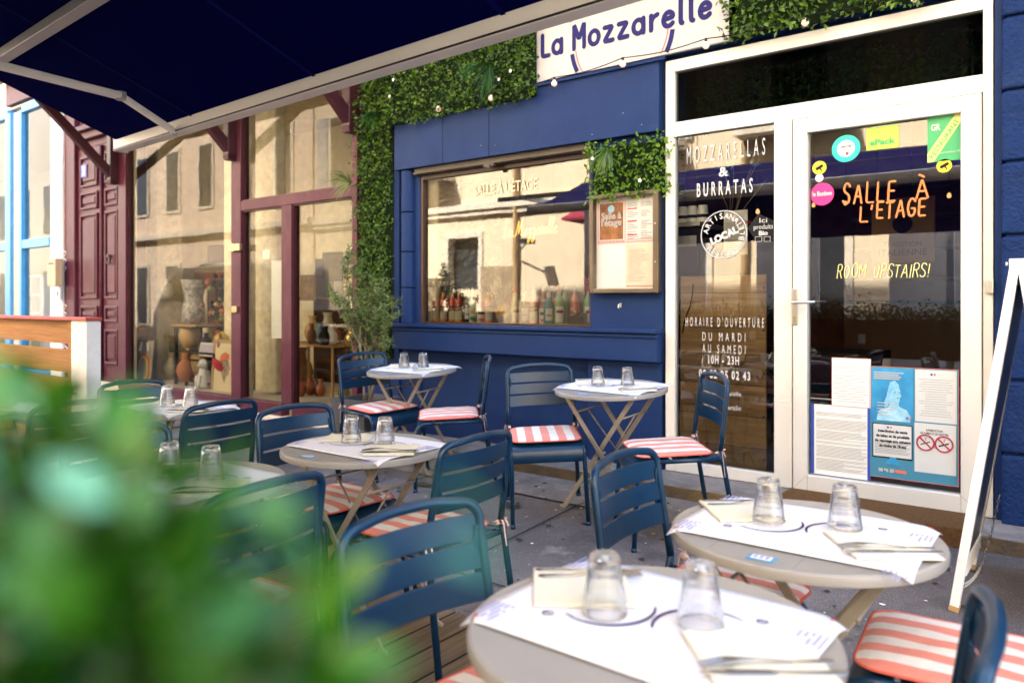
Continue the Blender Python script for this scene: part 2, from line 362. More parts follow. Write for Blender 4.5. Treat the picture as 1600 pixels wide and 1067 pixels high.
def planks_mat(name, c1, c2, axis, width, gap=0.012, rough=0.65, grain=(1, 14, 1)):
    m = bpy.data.materials.new(name); m.use_nodes = True; nt = m.node_tree; b = nt.nodes['Principled BSDF']; MATS[name] = m
    b.inputs['Roughness'].default_value = rough; b.inputs['Specular IOR Level'].default_value = .2
    g = nt.nodes.new('ShaderNodeNewGeometry'); sp = nt.nodes.new('ShaderNodeSeparateXYZ'); nt.links.new(g.outputs['Position'], sp.inputs[0])
    dv = nt.nodes.new('ShaderNodeMath'); dv.operation = 'DIVIDE'; dv.inputs[1].default_value = width; nt.links.new(sp.outputs[axis], dv.inputs[0])
    fl = nt.nodes.new('ShaderNodeMath'); fl.operation = 'FLOOR'; nt.links.new(dv.outputs[0], fl.inputs[0])
    fr = nt.nodes.new('ShaderNodeMath'); fr.operation = 'FRACT'; nt.links.new(dv.outputs[0], fr.inputs[0])
    wn_ = nt.nodes.new('ShaderNodeTexWhiteNoise'); wn_.noise_dimensions = '1D'; nt.links.new(fl.outputs[0], wn_.inputs['W'])
    mp = nt.nodes.new('ShaderNodeMapping'); mp.inputs['Scale'].default_value = grain
    ad = nt.nodes.new('ShaderNodeVectorMath'); ad.operation = 'ADD'
    cb = nt.nodes.new('ShaderNodeCombineXYZ'); nt.links.new(wn_.outputs[0], cb.inputs[0]); nt.links.new(wn_.outputs[0], cb.inputs[1])
    sc_ = nt.nodes.new('ShaderNodeVectorMath'); sc_.operation = 'SCALE'; sc_.inputs[3].default_value = 20; nt.links.new(cb.outputs[0], sc_.inputs[0])
    nt.links.new(g.outputs['Position'], ad.inputs[0]); nt.links.new(sc_.outputs[0], ad.inputs[1])
    nt.links.new(ad.outputs[0], mp.inputs[0])
    n = nt.nodes.new('ShaderNodeTexNoise'); n.inputs['Scale'].default_value = 3; n.inputs['Detail'].default_value = 8; n.inputs['Distortion'].default_value = 0.6
    nt.links.new(mp.outputs[0], n.inputs[0])
    mr = nt.nodes.new('ShaderNodeMapRange'); mr.inputs[1].default_value = .32; mr.inputs[2].default_value = .68; nt.links.new(n.outputs['Fac'], mr.inputs[0])
    mx = nt.nodes.new('ShaderNodeMix'); mx.data_type = 'RGBA'; mx.inputs[6].default_value = (*c1, 1); mx.inputs[7].default_value = (*c2, 1)
    nt.links.new(mr.outputs[0], mx.inputs[0])
    hs = nt.nodes.new('ShaderNodeHueSaturation'); vr = nt.nodes.new('ShaderNodeMapRange'); vr.inputs[3].default_value = .75; vr.inputs[4].default_value = 1.2
    nt.links.new(wn_.outputs[0], vr.inputs[0]); nt.links.new(vr.outputs[0], hs.inputs['Value']); nt.links.new(mx.outputs[2], hs.inputs['Color'])
    cm = nt.nodes.new('ShaderNodeMath'); cm.operation = 'GREATER_THAN'; cm.inputs[1].default_value = gap / width; nt.links.new(fr.outputs[0], cm.inputs[0])
    m2 = nt.nodes.new('ShaderNodeMix'); m2.data_type = 'RGBA'; m2.inputs[6].default_value = (0.012, 0.01, 0.008, 1)
    nt.links.new(cm.outputs[0], m2.inputs[0]); nt.links.new(hs.outputs[0], m2.inputs[7]); nt.links.new(m2.outputs[2], b.inputs['Base Color'])
    bp = nt.nodes.new('ShaderNodeBump'); bp.inputs['Strength'].default_value = .3; nt.links.new(n.outputs['Fac'], bp.inputs['Height']); nt.links.new(bp.outputs[0], b.inputs['Normal'])
    return m
M['deck'] = planks_mat('deck_boards', (0.22, 0.16, 0.10), (0.12, 0.085, 0.055), 0, 0.14, grain=(14, 1, 1))
M['wood_wall'] = planks_mat('horizontal_oak_boards', (0.50, 0.33, 0.17), (0.30, 0.18, 0.085), 2, 0.19, gap=0.003, grain=(1, 1, 9))
M['pine_board'] = planks_mat('pine_board', (0.40, 0.20, 0.075), (0.28, 0.125, 0.045), 2, 5.0, gap=0, grain=(1, 1, 22))

def asphalt():
    m = bpy.data.materials.new('speckled_asphalt'); m.use_nodes = True; nt = m.node_tree; b = nt.nodes['Principled BSDF']
    tc = nt.nodes.new('ShaderNodeTexCoord')
    n1 = nt.nodes.new('ShaderNodeTexNoise'); n1.inputs['Scale'].default_value = 1.3; n1.inputs['Detail'].default_value = 7
    n2 = nt.nodes.new('ShaderNodeTexVoronoi'); n2.inputs['Scale'].default_value = 130
    n3 = nt.nodes.new('ShaderNodeTexNoise'); n3.inputs['Scale'].default_value = 260; n3.inputs['Detail'].default_value = 3
    for n in (n1, n2, n3): nt.links.new(tc.outputs['Object'], n.inputs['Vector'])
    r1 = nt.nodes.new('ShaderNodeValToRGB'); r1.color_ramp.elements[0].position = .35; r1.color_ramp.elements[0].color = (0.13, 0.112, 0.108, 1)
    r1.color_ramp.elements[1].position = .65; r1.color_ramp.elements[1].color = (0.21, 0.185, 0.18, 1)
    nt.links.new(n1.outputs['Fac'], r1.inputs[0])
    r2 = nt.nodes.new('ShaderNodeValToRGB'); r2.color_ramp.elements[0].position = .50; r2.color_ramp.elements[0].color = (0.5, 0.5, 0.5, 1)
    r2.color_ramp.elements[1].position = .72; r2.color_ramp.elements[1].color = (2.1, 2.0, 1.95, 1)
    nt.links.new(n3.outputs['Fac'], r2.inputs[0])
    mu = nt.nodes.new('ShaderNodeMix'); mu.data_type = 'RGBA'; mu.blend_type = 'MULTIPLY'; mu.inputs[0].default_value = .8
    nt.links.new(r1.outputs[0], mu.inputs[6]); nt.links.new(r2.outputs[0], mu.inputs[7])
    nt.links.new(mu.outputs[2], b.inputs['Base Color']); b.inputs['Roughness'].default_value = .72; b.inputs['Specular IOR Level'].default_value = .2
    wear(m, (0.05, 0.044, 0.042), .8, 2.0, .48, .62); wear(m, (0.30, 0.275, 0.25), .7, 4, .57, .70); wear(m, (0.03, 0.028, 0.026), .8, 16, .66, .70)
    bp = nt.nodes.new('ShaderNodeBump'); bp.inputs['Strength'].default_value = .5; bp.inputs['Distance'].default_value = .004
    nt.links.new(n2.outputs['Distance'], bp.inputs['Height']); nt.links.new(bp.outputs[0], b.inputs['Normal'])
    return m
M['asphalt'] = asphalt()
M['concrete'] = mat('worn_concrete', (0.30, 0.265, 0.235), 0.8, col2=(0.15, 0.13, 0.12), vscale=7, bump=0.35, bscale=120)
M['step_edge'] = mat('chipped_ochre_step_edge', (0.075, 0.065, 0.06), 0.9, col2=(0.19, 0.125, 0.055), vscale=7, bump=0.8, bscale=60)
M['stucco'] = mat('cream_stucco', (0.70, 0.58, 0.40), 0.9, var=0.07, vscale=2, bump=0.2, bscale=30)
M['stucco_peach'] = mat('peach_stucco', (0.70, 0.55, 0.41), 0.9, var=0.07, vscale=2, bump=0.2, bscale=30)
M['stucco_white'] = mat('pale_stucco', (0.55, 0.51, 0.44), 0.9, var=0.05, vscale=2)
M['pale_stone'] = mat('pale_stone', (0.66, 0.58, 0.46), 0.85, var=0.15, vscale=5, bump=0.3)
M['rubble'] = mat('stone_blocks', (0.34, 0.26, 0.16), 0.9, var=0.3, vscale=4, bump=1.0, bscale=9)
M['dim_glass'] = mat('dim_window', (0.03, 0.035, 0.04), 0.1)

# ------------------------------------------------------------------ ground, pavement, deck, road
g = MB(); X0, X1 = -45, 14
prof = [(-0.36, 0.11), (-2.2, 0.0)]
g.quad((X0, -2.2, 0), (X1, -2.2, 0), (X1, 1.2, 0.2036 - 0.0), (X0, 1.2, 0.2036))
tag(g.build('pavement', M['asphalt']), kind='structure')
g = MB(); g.quad((-150, -150, -0.20), (150, -150, -0.20), (150, 150, -0.20), (-150, 150, -0.20))
tag(g.build('ground', mat('distant_ground', (0.10, 0.095, 0.09), .9)), kind='structure')
g = MB(); g.box(-45, 14, -9.0, -2.26, -0.198, -0.15)
tag(g.build('road', mat('road_asphalt', (0.07, 0.068, 0.066), .85, var=.2)), kind='structure')
g = MB(); g.box(-45, 14, -2.26, -2.203, -0.19, -0.003)
tag(g.build('kerb', M['concrete']), kind='structure')
g = MB(); g.box(-9.2, 6, -4.95, -2.204, -0.14, 0.004)
tag(g.build('deck', M['deck']), kind='structure')
g = MB(); g.box(-45, 14, -12, -9.0, -0.19, -0.03)
tag(g.build('far_pavement', M['concrete']), kind='structure')
# thin concrete slabs let into the pavement, cracks, access covers
g = MB()
def onslope(x, y, up=0.004): return (x, y, 0.11 * (2.2 + y) / 1.84 + up)
for (xa, xb, ya, yb) in ((-3.62, -2.42, -0.78, -0.37), (-2.41, -1.1, -0.80, -0.37), (-4.9, -3.63, -0.76, -0.37)):
    g.add([onslope(xa, ya), onslope(xb, ya), onslope(xb, yb), onslope(xa, yb)], [(0,1,2,3)])
tag(g.build('concrete_slab_strip', M['concrete']), kind='structure')
g = MB()
def crack(pts, w):
    for a, b in zip(pts, pts[1:]):
        a = Vector(a); b = Vector(b); d = (b - a).normalized(); q = Vector((-d.y, d.x)) * w / 2
        g.add([onslope(*(a+q), .008), onslope(*(a-q), .008), onslope(*(b-q), .008), onslope(*(b+q), .008)], [(0,1,2,3)])
crack([(-3.63,-.76),(-3.62,-1.2),(-3.55,-1.28),(-3.0,-1.3)], .012); crack([(-2.415,-.8),(-2.41,-1.9)], .010)
crack([(-1.1,-.8),(-1.08,-1.5),(-1.12,-2.2)], .010); crack([(-3.62,-.77),(-2.42,-.79),(-1.1,-.81)], .012)
crack([(-2.4,-1.9),(-1.1,-1.92)], .010)
tag(g.build('pavement_crack', M['black']), kind='structure')
for (x, y, s, l) in ((-3.5, -.95, .055, 'small square access cover near the wall, left one'), (-2.75, -1.0, .06, 'small square access cover beneath the round table by the wall')):
    g = MB(); 
    g.add([onslope(x-s, y-s*.6, .012), onslope(x+s, y-s*.6, .012), onslope(x+s, y+s*.6, .012), onslope(x-s, y+s*.6, .012)], [(0,1,2,3)])
    tag(g.build('access_cover', M['brown_metal']), l, 'cover', 'access covers in the pavement')
g = MB()
for i in range(120):
    x = rnd.uniform(-3.4, -.3); y = rnd.uniform(-2.1, -.5); s = rnd.uniform(.003, .011) if i % 5 else rnd.uniform(.012, .022); n = 6; ph = rnd.random()*6
    g.add([onslope(x + s*rnd.uniform(.5,1)*math.cos(ph + k*1.05), y + s*.6*rnd.uniform(.5,1)*math.sin(ph + k*1.05), .006) for k in range(n)], [tuple(range(n))])
tag(g.build('paint_flecks', M['white']), kind='stuff', label='white paint flecks on the pavement', cat='flecks')

g = MB()
for i in range(170):
    x = rnd.uniform(-4.6, -.3); y = rnd.uniform(-2.15, -.45); s = rnd.uniform(.008, .02); ph = rnd.random()*6
    g.add([onslope(x + s*rnd.uniform(.75,1)*math.cos(ph + k*.7), y + s*rnd.uniform(.75,1)*math.sin(ph + k*.7), .0075) for k in range(9)], [tuple(range(9))])
tag(g.build('gum_spots', mat('trodden_gum', (.04,.036,.034), .7)), kind='stuff', label='dark trodden gum spots on the pavement', cat='spots')
for i in range(14):
    x = rnd.uniform(-4.2, -.6); y = rnd.uniform(-2.1, -.42); a = rnd.random()*6; c, s = math.cos(a), math.sin(a); L, W_ = rnd.uniform(.02,.04), .010
    q = [(0,0,.010),(L*.5,W_,.016),(L,0,.014),(L*.5,-W_,.012)]
    o = MB().add([onslope(x + u*c - v*s, y + u*s + v*c, h) for u, v, h in q], [(0,3,2,1)]).build('fallen_leaf', mat('dry_leaf', (.22,.13,.05), .8, var=.3))
    tag(o, 'small dry leaf lying on the pavement', 'leaf', 'dry leaves on the pavement')
# ------------------------------------------------------------------ restaurant building
B = empty('restaurant_building', (-2.6, 0, 0.19))
tag(B, 'blue painted restaurant front with a white framed glass door and picture window', 'building')
B.location = (0, 0, 0)
def part(name, mb, m, parent, **k): return mb.build(name, m, parent, **k)
z = lambda H: CAMH + H
xL, xPi, xP0, xW0, xW1, xB1 = FX(560), FX(607), FX(625), FX(655), FX(922), FX(1037)
xD0, xD1 = FX(1043), FX(1553)
# walls around the picture window
mb = MB()
mb.box(xL, xPi, 0.0, .25, 0, z(2.2)); mb.box(xPi, xP0, -.012, .25, 0, z(1.12)); mb.box(xP0, xW0, 0.012, .3, 0, z(1.12))
mb.box(xW1, xB1, 0.0, .3, z(-.39), z(1.12)); mb.box(xW0, xW1, 0.03, .3, 0, z(-.20)); mb.box(xW1, xB1, -.03, .3, 0, z(-.392))
mb.box(xB1 + .002, xD0 - .012, 0.04, .3, 0, z(2.2)); mb.box(xPi, xB1 + .002, 0.0, .3, z(1.12), z(2.2))
mb.box(xD0 - .012, xD1 + .01, 0.03, .3, z(1.56), z(2.2))
part('wall', mb, M['blue'], B, bevel=.005)
mb = MB()                                        # rounded rusticated strip beside the window
for k, (a, b) in enumerate(((-.17, .12), (.128, .42), (.428, .75), (.758, 1.10))):
    mb.tube([((xP0+xW0)/2 - .01, -.0, z(a)), ((xP0+xW0)/2 - .01, -.0, z(b))], .062, 16)
part('pilaster', mb, M['blue'], B, bevel=.006)
mb = MB(); xs = [xP0 - .005, xP0 + (xB1-xP0)*.225, xP0 + (xB1-xP0)*.42, xB1]
for a, b in zip(xs, xs[1:]): mb.box(a + .0015, b - .0015, -.065, -.002, z(1.11), z(1.572))
part('fascia', mb, M['blue'], B, bevel=.004)
mb = MB(); mb.box(FX(836), xB1 + .05, -.085, -.066, z(1.556), z(1.574)); part('fascia_trim', mb, M['blue'], B)
mb = MB(); mb.box(xP0 - .02, xB1 + .01, -.13, -.035, z(-.20), z(-.17)); mb.box(xP0 + .01, xB1 + .004, -.10, -.03, z(-.385), z(-.202))
mb.box(xP0 + .01, xB1 + .004, -.112, -.1, z(-.23), z(-.21))
part('window_sill', mb, M['blue'], B, bevel=.006)
# door recess lintel
mb = MB(); mb.box(xB1, xD1 + .06, -.05, .02, z(1.585), z(1.66)); part('lintel', mb, M['blue'], B, bevel=.004)
# right rusticated pier
mb = MB(); xr = FX(1555); mb.box(xr, FX(1567), -.03, .3, 0.16, z(2.2)); part('pier_edge', mb, M['blue'], B, bevel=.004)
mb = MB(); zz = [-1.1, -.74, -.38, -.025, .33, .69, 1.04, 1.40, 1.76, 2.2]
for a, b in zip(zz, zz[1:]): mb.box(FX(1567) + .002, 3.6, -.10, .3, z(a) + .006, z(b) - .006)
part('pier_blocks', mb, M['blue_rough'], B, bevel=.014, seg=3)
mb = MB(); mb.box(FX(1567) + .02, 3.6, -.07, .25, .1, z(2.2)); part('pier_joints', mb, M['blue'], B)
mb = MB(); mb.box(xD1 + .002, 3.6, -.125, .3, 0, z(-1.1)); part('pier_plinth', mb, M['concrete'], B, bevel=.01)
# upper storeys (they shade the street)
mb = MB(); mb.box(-5.3, 3.6, .0, 6.0, z(2.2), 13.5); part('upper_wall', mb, M['stucco'], B)
mb = MB(); mb.box(-5.5, 3.6, -.25, 0, z(2.2), z(2.34)); part('string_course', mb, M['pale_stone'], B, bevel=.01)
for i in range(4):
    for s in range(2):
        x = -4.6 + i * 2.2; zc = 4.6 + s * 3.2
        f = MB(); f.box(x - .55, x + .55, -.02, 0, zc, zc + 1.9); fo = part('window', f, M['pale_stone'], B)
        f = MB(); f.box(x - .45, x + .45, -.03, -.021, zc + .1, zc + 1.8); part('pane', f, M['dim_glass'], fo)
# step
mb = MB(); mb.box(xPi - .3, FX(1600) + 2.6, -.36, .3, -.05, .186); part('step', mb, M['concrete'], B, bevel=.012)
mb = MB(); mb.box(xPi - .3, FX(1600) + 2.6, -.372, -.361, -.05, .178); part('step_edge', mb, M['step_edge'], B)

# picture window
W = empty('picture_window'); W.parent = B
mb = MB(); fz0, fz1 = z(-.168), z(1.05)
mb.box(xW0, xW0 + .025, .02, .08, fz0, fz1); mb.box(xW1 - .02, xW1, .02, .08, fz0, fz1)
mb.box(xW0 + .025, xW1 - .02, .02, .08, fz1 - .03, fz1); mb.box(xW0 + .025, xW1 - .02, .02, .08, fz0, fz0 + .012)
part('frame', mb, mat('brown_window_frame', (.22, .08, .03), .4), W)
mb = MB(); mb.box(xW0 - .03, xW1 + .02, -.028, .04, z(1.052), z(1.112)); mb.box(xW0 - .03, xW1 + .02, -.045, -.028, z(1.058), z(1.075))
xm = FX(770); mb.box(xm - .05, xm + .05, -.055, -.028, z(1.035), z(1.06)); mb.box(xm - .02, xm + .02, -.065, -.05, z(1.02), z(1.05))
part('shutter_box', mb, M['brown_metal'], W, bevel=.003)
mb = MB(); mb.quad((xW0 + .02, .05, fz0), (xW1 - .015, .05, fz0), (xW1 - .015, .05, fz1 - .02), (xW0 + .02, .05, fz1 - .02)); part('pane', mb, M['pane'], W)
text("SALLE À L'ÉTAGE", P(783, 300) + Vector((0, .044, 0)), .115, M['faint_vinyl'], W, xs=.72, name='faded_lettering')
# reveal and display ledge
mb = MB(); mb.box(xW0 - .02, xW1 + .02, .082, .62, z(-.24), z(-.172)); part('display_ledge', mb, mat('ledge_wood', (.13,.07,.03), .5), W)
# faded lettering repeated pieces and small hook on the wall
mb = MB(); h = P(970, 478); mb.tube([(h.x, -.002, h.z+.012), (h.x, -.03, h.z+.01), (h.x, -.035, h.z-.012), (h.x+.004, -.02, h.z-.02)], .003, 6); mb.box(h.x-.006, h.x+.006, -.004, 0, h.z-.01, h.z+.02)
part('wall_hook', mb, M['steel'], B)
# small dark fixings scattered over the fascia
mb = MB()
for (px, py) in ((708,178),(757,172),(760,230),(782,230),(933,213),(1010,198),(810,100),(981,180)):
    q = P(px, py); mb.box(q.x-.003, q.x+.003, -.0675, -.0655, q.z-.001, q.z+.0015)
part('paint_chips', mb, M['white'], B)

# interior shell
mb = MB(); mb.box(-5.2, .0, 4.4, 4.5, .19, 3.0); mb.box(-5.25, -5.2, .3, 4.4, .19, 3.0); mb.box(0, .05, .3, 4.4, .19, 3.0)
part('interior_wall', mb, M['interior'], B)
mb = MB(); mb.box(-5.2, 0, .3, 4.4, 2.95, 3.05); part('ceiling', mb, M['interior_dark'], B)
mb = MB(); mb.box(-5.2, 0, .3, 4.4, .12, .187); part('interior_floor', mb, mat('dark_floor', (.05,.03,.02), .4), B)
mb = MB(); mb.box(-2.28, -2.16, .3, 2.6, .19, 2.95); part('partition', mb, M['interior_dark'], B)
mb = MB()
for k in range(9):
    for j in range(2):
        a, b = .3 + j*.17, .3 + (j+1)*.17
q = FX(690)
mb.box(xW0 - .02, FX(672), .09, .95, z(-.17), z(1.15))
part('stone_pier', mb, M['stone'], B, bevel=.02)
# pier roughness as real geometry: displaced grid on its window side
mb = MB(); nx, nz = 16, 60
for i in range(nx + 1):
    for j in range(nz + 1):
        mb.v.append((FX(672) + rnd.uniform(0, .025), .1 + i * .05, z(-.17) + j * 1.3 / nz))
for i in range(nx):
    for j in range(nz):
        a = i*(nz+1)+j; mb.f.append((a, a+1, a+nz+2, a+nz+1)); mb.m.append(0)
part('rough_render', mb, M['stone'], B)
# counter and shelves seen through the door
mb = MB(); mb.box(-1.9, -.3, 3.0, 3.5, .19, 1.25); part('counter', mb, mat('counter_wood', (.12,.05,.02), .4), B)
mb = MB(); mb.box(-1.95, -.25, 2.95, 3.55, 1.252, 1.29); part('counter_top', mb, M['black'], B)
mb = MB()
for k in range(4): mb.box(-2.1, -.1, 4.1, 4.38, 1.5 + k*.32, 1.53 + k*.32)
part('shelf', mb, mat('shelf_wood', (.2,.1,.04), .5), B)
mb = MB(); mb.box(-2.1, -1.2, .9, 1.5, .62, .66); mb.box(-2.1, -1.2, .9, 1.5, .9, .93); mb.box(-2.1,-2.06,.9,1.5,.19,.93); mb.box(-1.24,-1.2,.9,1.5,.19,.93)
part('side_shelf', mb, M['interior_dark'], B, bevel=.004)

# ------------------------------------------------------------------ white glazed front: frame, side light, door, transom
G = empty('entrance_front', (0, 0, 0)); tag(G, 'white framed glazed restaurant entrance with a door, side light and dark transom', 'entrance')
xm0, xm1 = FX(1212), FX(1240)
y0, y1 = -.03, .03
mb = MB()
lt, rt = FX(1057), FX(1537)
mb.box(xD0, lt, y0, y1, z(-1.08), z(1.556)); mb.box(rt, xD1, y0, y1, z(-1.08), z(1.556))
mb.box(lt, rt, y0, y1, z(1.48), z(1.556)); mb.box(lt, rt, y0 - .002, y1, z(1.062), z(1.154))
mb.box(xm0, xm1, y0 - .001, y1, z(-1.08), z(1.062)); mb.box(lt, xm0, y0, y1, z(-1.08), z(-1.01))
part('frame', mb, M['white_frame'], G, bevel=.004)
mb = MB(); mb.box(xm1 + .005, rt - .005, -.012, .03, z(-1.115), z(-1.082)); part('threshold', mb, M['black'], G)
mb = MB(); 
for zz_ in (-.25, .3): pass
q = P(1190, 716); mb.lathe([(0,0),(.006,0),(.006,.002),(0,.002)], 8, (q.x, -.033, q.z))
part('fixing', mb, M['dark'], G)
mb = MB(); mb.quad((lt, .0, z(1.154)), (rt, .0, z(1.154)), (rt, .0, z(1.48)), (lt, .0, z(1.48))); part('transom_pane', mb, M['pane_dark'], G)
mb = MB(); mb.box(lt, rt, .42, .44, z(1.1), z(1.56)); part('transom_backing', mb, M['black'], G)
mb = MB(); mb.quad((lt, .0, z(-1.01)), (xm0, .0, z(-1.01)), (xm0, .0, z(1.064)), (lt, .0, z(1.064))); part('side_pane', mb, M['pane'], G)
D = MB(); d0, d1 = FX(1243), FX(1535.5); g0, g1 = FX(1265), FX(1503); zt, zb = .972, -.983
D.box(d0, g0, -.05, .02, z(-1.078), z(1.056)); D.box(g1, d1, -.05, .02, z(-1.078), z(1.056))
D.box(g0, g1, -.05, .02, z(zt), z(1.056)); D.box(g0, g1, -.05, .02, z(-1.078), z(zb))
D = part('glass_door', D, M['white_frame'], G, bevel=.006, seg=3)
# door furniture
mb = MB(); mb.quad((g0, -.01, z(zb)), (g1, -.01, z(zb)), (g1, -.01, z(zt)), (g0, -.01, z(zt))); part('door_pane', mb, M['pane'], D)
hx = FX(1246.5); q = P(1246, 470)
mb = MB(); mb.tube([(hx, -.052, z(-.10)), (hx, -.052, z(.07))], .017, 14, sy=1)
plate = MB(); plate.box(hx - .016, hx + .016, -.058, -.05, z(-.13), z(.08)); pl = part('handle_plate', plate, M['steel'], D, bevel=.012, seg=4)
mb = MB(); mb.tube(round_path([(hx, -.058, z(.0)), (hx, -.115, z(.0)), (hx + .13, -.115, z(.004))], .02), .0085, 12)
mb.lathe([(.0, .0), (.008, .0)], 8, (hx, -.06, z(-.09)))
part('door_handle', mb, M['steel'], D, smooth=True)
mb = MB(); mb.tube([(hx, -.06, z(-.085)), (hx, -.052, z(-.085))], .008, 12); mb.box(hx-.003, hx+.003, -.061, -.052, z(-.11), z(-.085)); part('keyhole', mb, mat('brass', (.5,.35,.1), .3, metal=1), D)
mb = MB(); mb.tube([(hx, -.061, z(.05)), (hx, -.055, z(.05))], .012, 14); part('lock_rosette', mb, M['steel'], D)
for (px, py) in ((1548, 448),):
    mb = MB(); q = P(px, py); mb.box(q.x - .012, q.x + .016, -.05, -.03, q.z - .035, q.z + .035); part('hinge', mb, M['steel'], G, bevel=.003)
# mitre joints of the door leaf
mb = MB()
for (xa, za, xb, zb_) in ((d0+.004, 1.05, g0, zt), (d1-.004, 1.05, g1, zt), (d0+.004, -1.07, g0, zb), (d1-.004, -1.07, g1, zb)):
    mb.bar((xa, -.0505, z(za)), (xb, -.0505, z(zb_)), .0015, .0015, up=(0,1,0))
part('mitre_joint', mb, M['ink_grey'], D)

# lettering helpers on the glass plane (just outside the pane)
YG = -.016
def on(px, py, y=YG): q = P(px, py); return (q.x, y, q.z)
def hpx(x, d): return d * 7.4 / (x + 738)          # pixel height -> metres on the facade
SX = ST                                             # foreshortening of horizontal pixels is handled by FX
def label_on(txt, px, py, hp, m, parent, wpx=None, y=YG, bold=0, name='lettering', sp=1.0):
    h = hpx(px, hp) / .73
    me = text_mesh(txt, h, 1.0, bold, spacing=sp); wd = max(v.co.x for v in me.vertices) - min(v.co.x for v in me.vertices)
    xs = 1.0
    if wpx: xs = (FX(px + wpx/2) - FX(px - wpx/2)) / wd
    cx = (max(v.co.x for v in me.vertices) + min(v.co.x for v in me.vertices)) / 2
    for v in me.vertices: v.co.x = (v.co.x - cx) * xs
    me.materials.clear(); me.materials.append(m)
    o = bpy.data.objects.new(name, me); col.objects.link(o); o.parent = parent
    q = P(px, py); o.location = (q.x, y, q.z - hpx(px, hp)/2); o.rotation_euler = (R(90), 0, 0); return o
V = M['white_vinyl']
YS = -.006
label_on('MOZZARELLAS', 1133, 236, 27, V, G, 122, YS, sp=1.9)
label_on('&', 1131, 268, 15, V, G, 15, YS, bold=0.0021)
label_on('BURRATAS', 1132, 293, 22, V, G, 87, YS, bold=0.0021, sp=1.7)
label_on("HORAIRE D'OUVERTURE", 1131, 503, 15, V, G, 122, YS, sp=1.9)
label_on('DU MARDI', 1131, 526, 14, V, G, 67, YS, sp=1.9)
label_on('AU SAMEDI', 1131, 545, 14, V, G, 67, YS, sp=1.9)
label_on('10H - 23H', 1131, 562, 13, V, G, 48, YS, bold=0.0018, sp=1.3)
label_on('09 82 25 02 43', 1132, 585, 13, V, G, 80, YS, bold=0.0024, sp=1.3)
label_on('(a) lamozzarelle', 1129, 613, 8, V, G, 58, YS)
label_on('(f) lamozzarelle', 1129, 635, 8, V, G, 58, YS)
# round badge
bc = P(1131, 367); br = hpx(1131, 37)
mb = MB(); mb.tube([(bc.x + br*math.cos(2*math.pi*i/48), YS, bc.z + br*math.sin(2*math.pi*i/48)) for i in range(48)], .0035, 4, closed=True)
part('badge_ring', mb, V, G)
def ring_text(txt, a0, a1, rr, size, flip=False):
    n = len(txt)
    for i, ch in enumerate(txt):
        a = R(a0 + (a1 - a0) * (i + .5) / n)
        me = text_mesh(ch, size, .9, .0008)
        me.materials.clear(); me.materials.append(V)
        rot = a - math.pi/2 if not flip else a + math.pi/2
        for v in me.vertices:
            x, y = v.co.x, v.co.y - (size*.35)
            v.co = (x*math.cos(rot) - y*math.sin(rot), x*math.sin(rot) + y*math.cos(rot), 0)
        yield me, a, rr
def join_meshes(items, m, name, parent, y):
    mb = MB()
    for me, (ox, oz) in items:
        mb.add([(v.co.x + ox, y, v.co.y + oz) for v in me.vertices], [tuple(p.vertices) for p in me.polygons])
    return part(name, mb, m, parent)
items = []
for me, a, rr in ring_text('ARTISANAL', 175, 20, br*.80, .050): items.append((me, (bc.x + rr*math.cos(a), bc.z + rr*math.sin(a))))
for me, a, rr in ring_text('RESPONSABLE', 215, 385, br*.80, .050, True): items.append((me, (bc.x + rr*math.cos(a), bc.z + rr*math.sin(a))))
tilt = R(22)
me = text_mesh('LOCAL', .058, 1.0, .004)
for v in me.vertices:
    x, y = v.co.x, v.co.y - .026; v.co = (x*math.cos(tilt) - y*math.sin(tilt), x*math.sin(tilt) + y*math.cos(tilt), 0)
items.append((me, (bc.x, bc.z)))
join_meshes(items, V, 'badge_lettering', G, YS)
# handwritten words on the door glass
mb = MB(); strokes_fit('SALLE', 1318, 1399, P(1318, 320).z, .108, .0058, mb, YG, wob=.06, slant=.05)
strokes_fit('À', 1433, 1452, P(1433, 310).z, .10, .0058, mb, YG, wob=.04)
part('orange_writing_line', mb, M['orange_chalk'], D)
mb = MB(); strokes_fit("L'", 1345, 1366, P(1350, 347).z, .085, .0056, mb, YG, gap=.12, wob=.05, slant=.05)
strokes_fit('ETAGE', 1371, 1446, P(1372, 342).z, .088, .0056, mb, YG, wob=.06, slant=.05)
part('orange_handwriting', mb, M['orange_chalk'], D)
mb = MB(); strokes_fit('ROOM', 1309, 1353, P(1309, 434).z, .075, .0022, mb, YG, gap=.16, wob=.12, slant=.12)
strokes_fit('UPSTAIRS!', 1366, 1453, P(1366, 434).z, .068, .0022, mb, YG, gap=.14, wob=.12, slant=.15)
part('yellow_handwriting', mb, M['yellow_chalk'], D)
# stickers
def disc(px, py, rp, m, parent, y=YG, name='sticker', n=28, label=None):
    c = P(px, py); r = hpx(px, rp); mb = MB()
    mb.add([(c.x + r*math.cos(2*math.pi*i/n), y, c.z + r*math.sin(2*math.pi*i/n)) for i in range(n)] , [tuple(reversed(range(n)))])
    o = part(name, mb, m, parent); 
    if label: o['label'] = label
    return o
disc(1323, 233, 21, M['teal'], D, label='round teal sticker with a white centre'); disc(1323, 233, 13, M['sheet'], D, YG - .001)
label_on('ZENCHEF', 1323, 230, 4, M['ink_black'], D, 18, YG - .002, bold=0.0007); disc(1325, 241, 2.5, M['ink_red'], D, YG - .002)
mb = MB(); a, b = P(1355, 205), P(1405, 231); mb.box(a.x, b.x, YG, YG + .002, b.z, a.z + .01); o = part('sticker', mb, M['lime'], D); o['label'] = 'lime green rectangular sticker'
label_on('ePack', 1380, 222, 9, M['green_st'], D, 40, YG - .002, bold=0.0014)
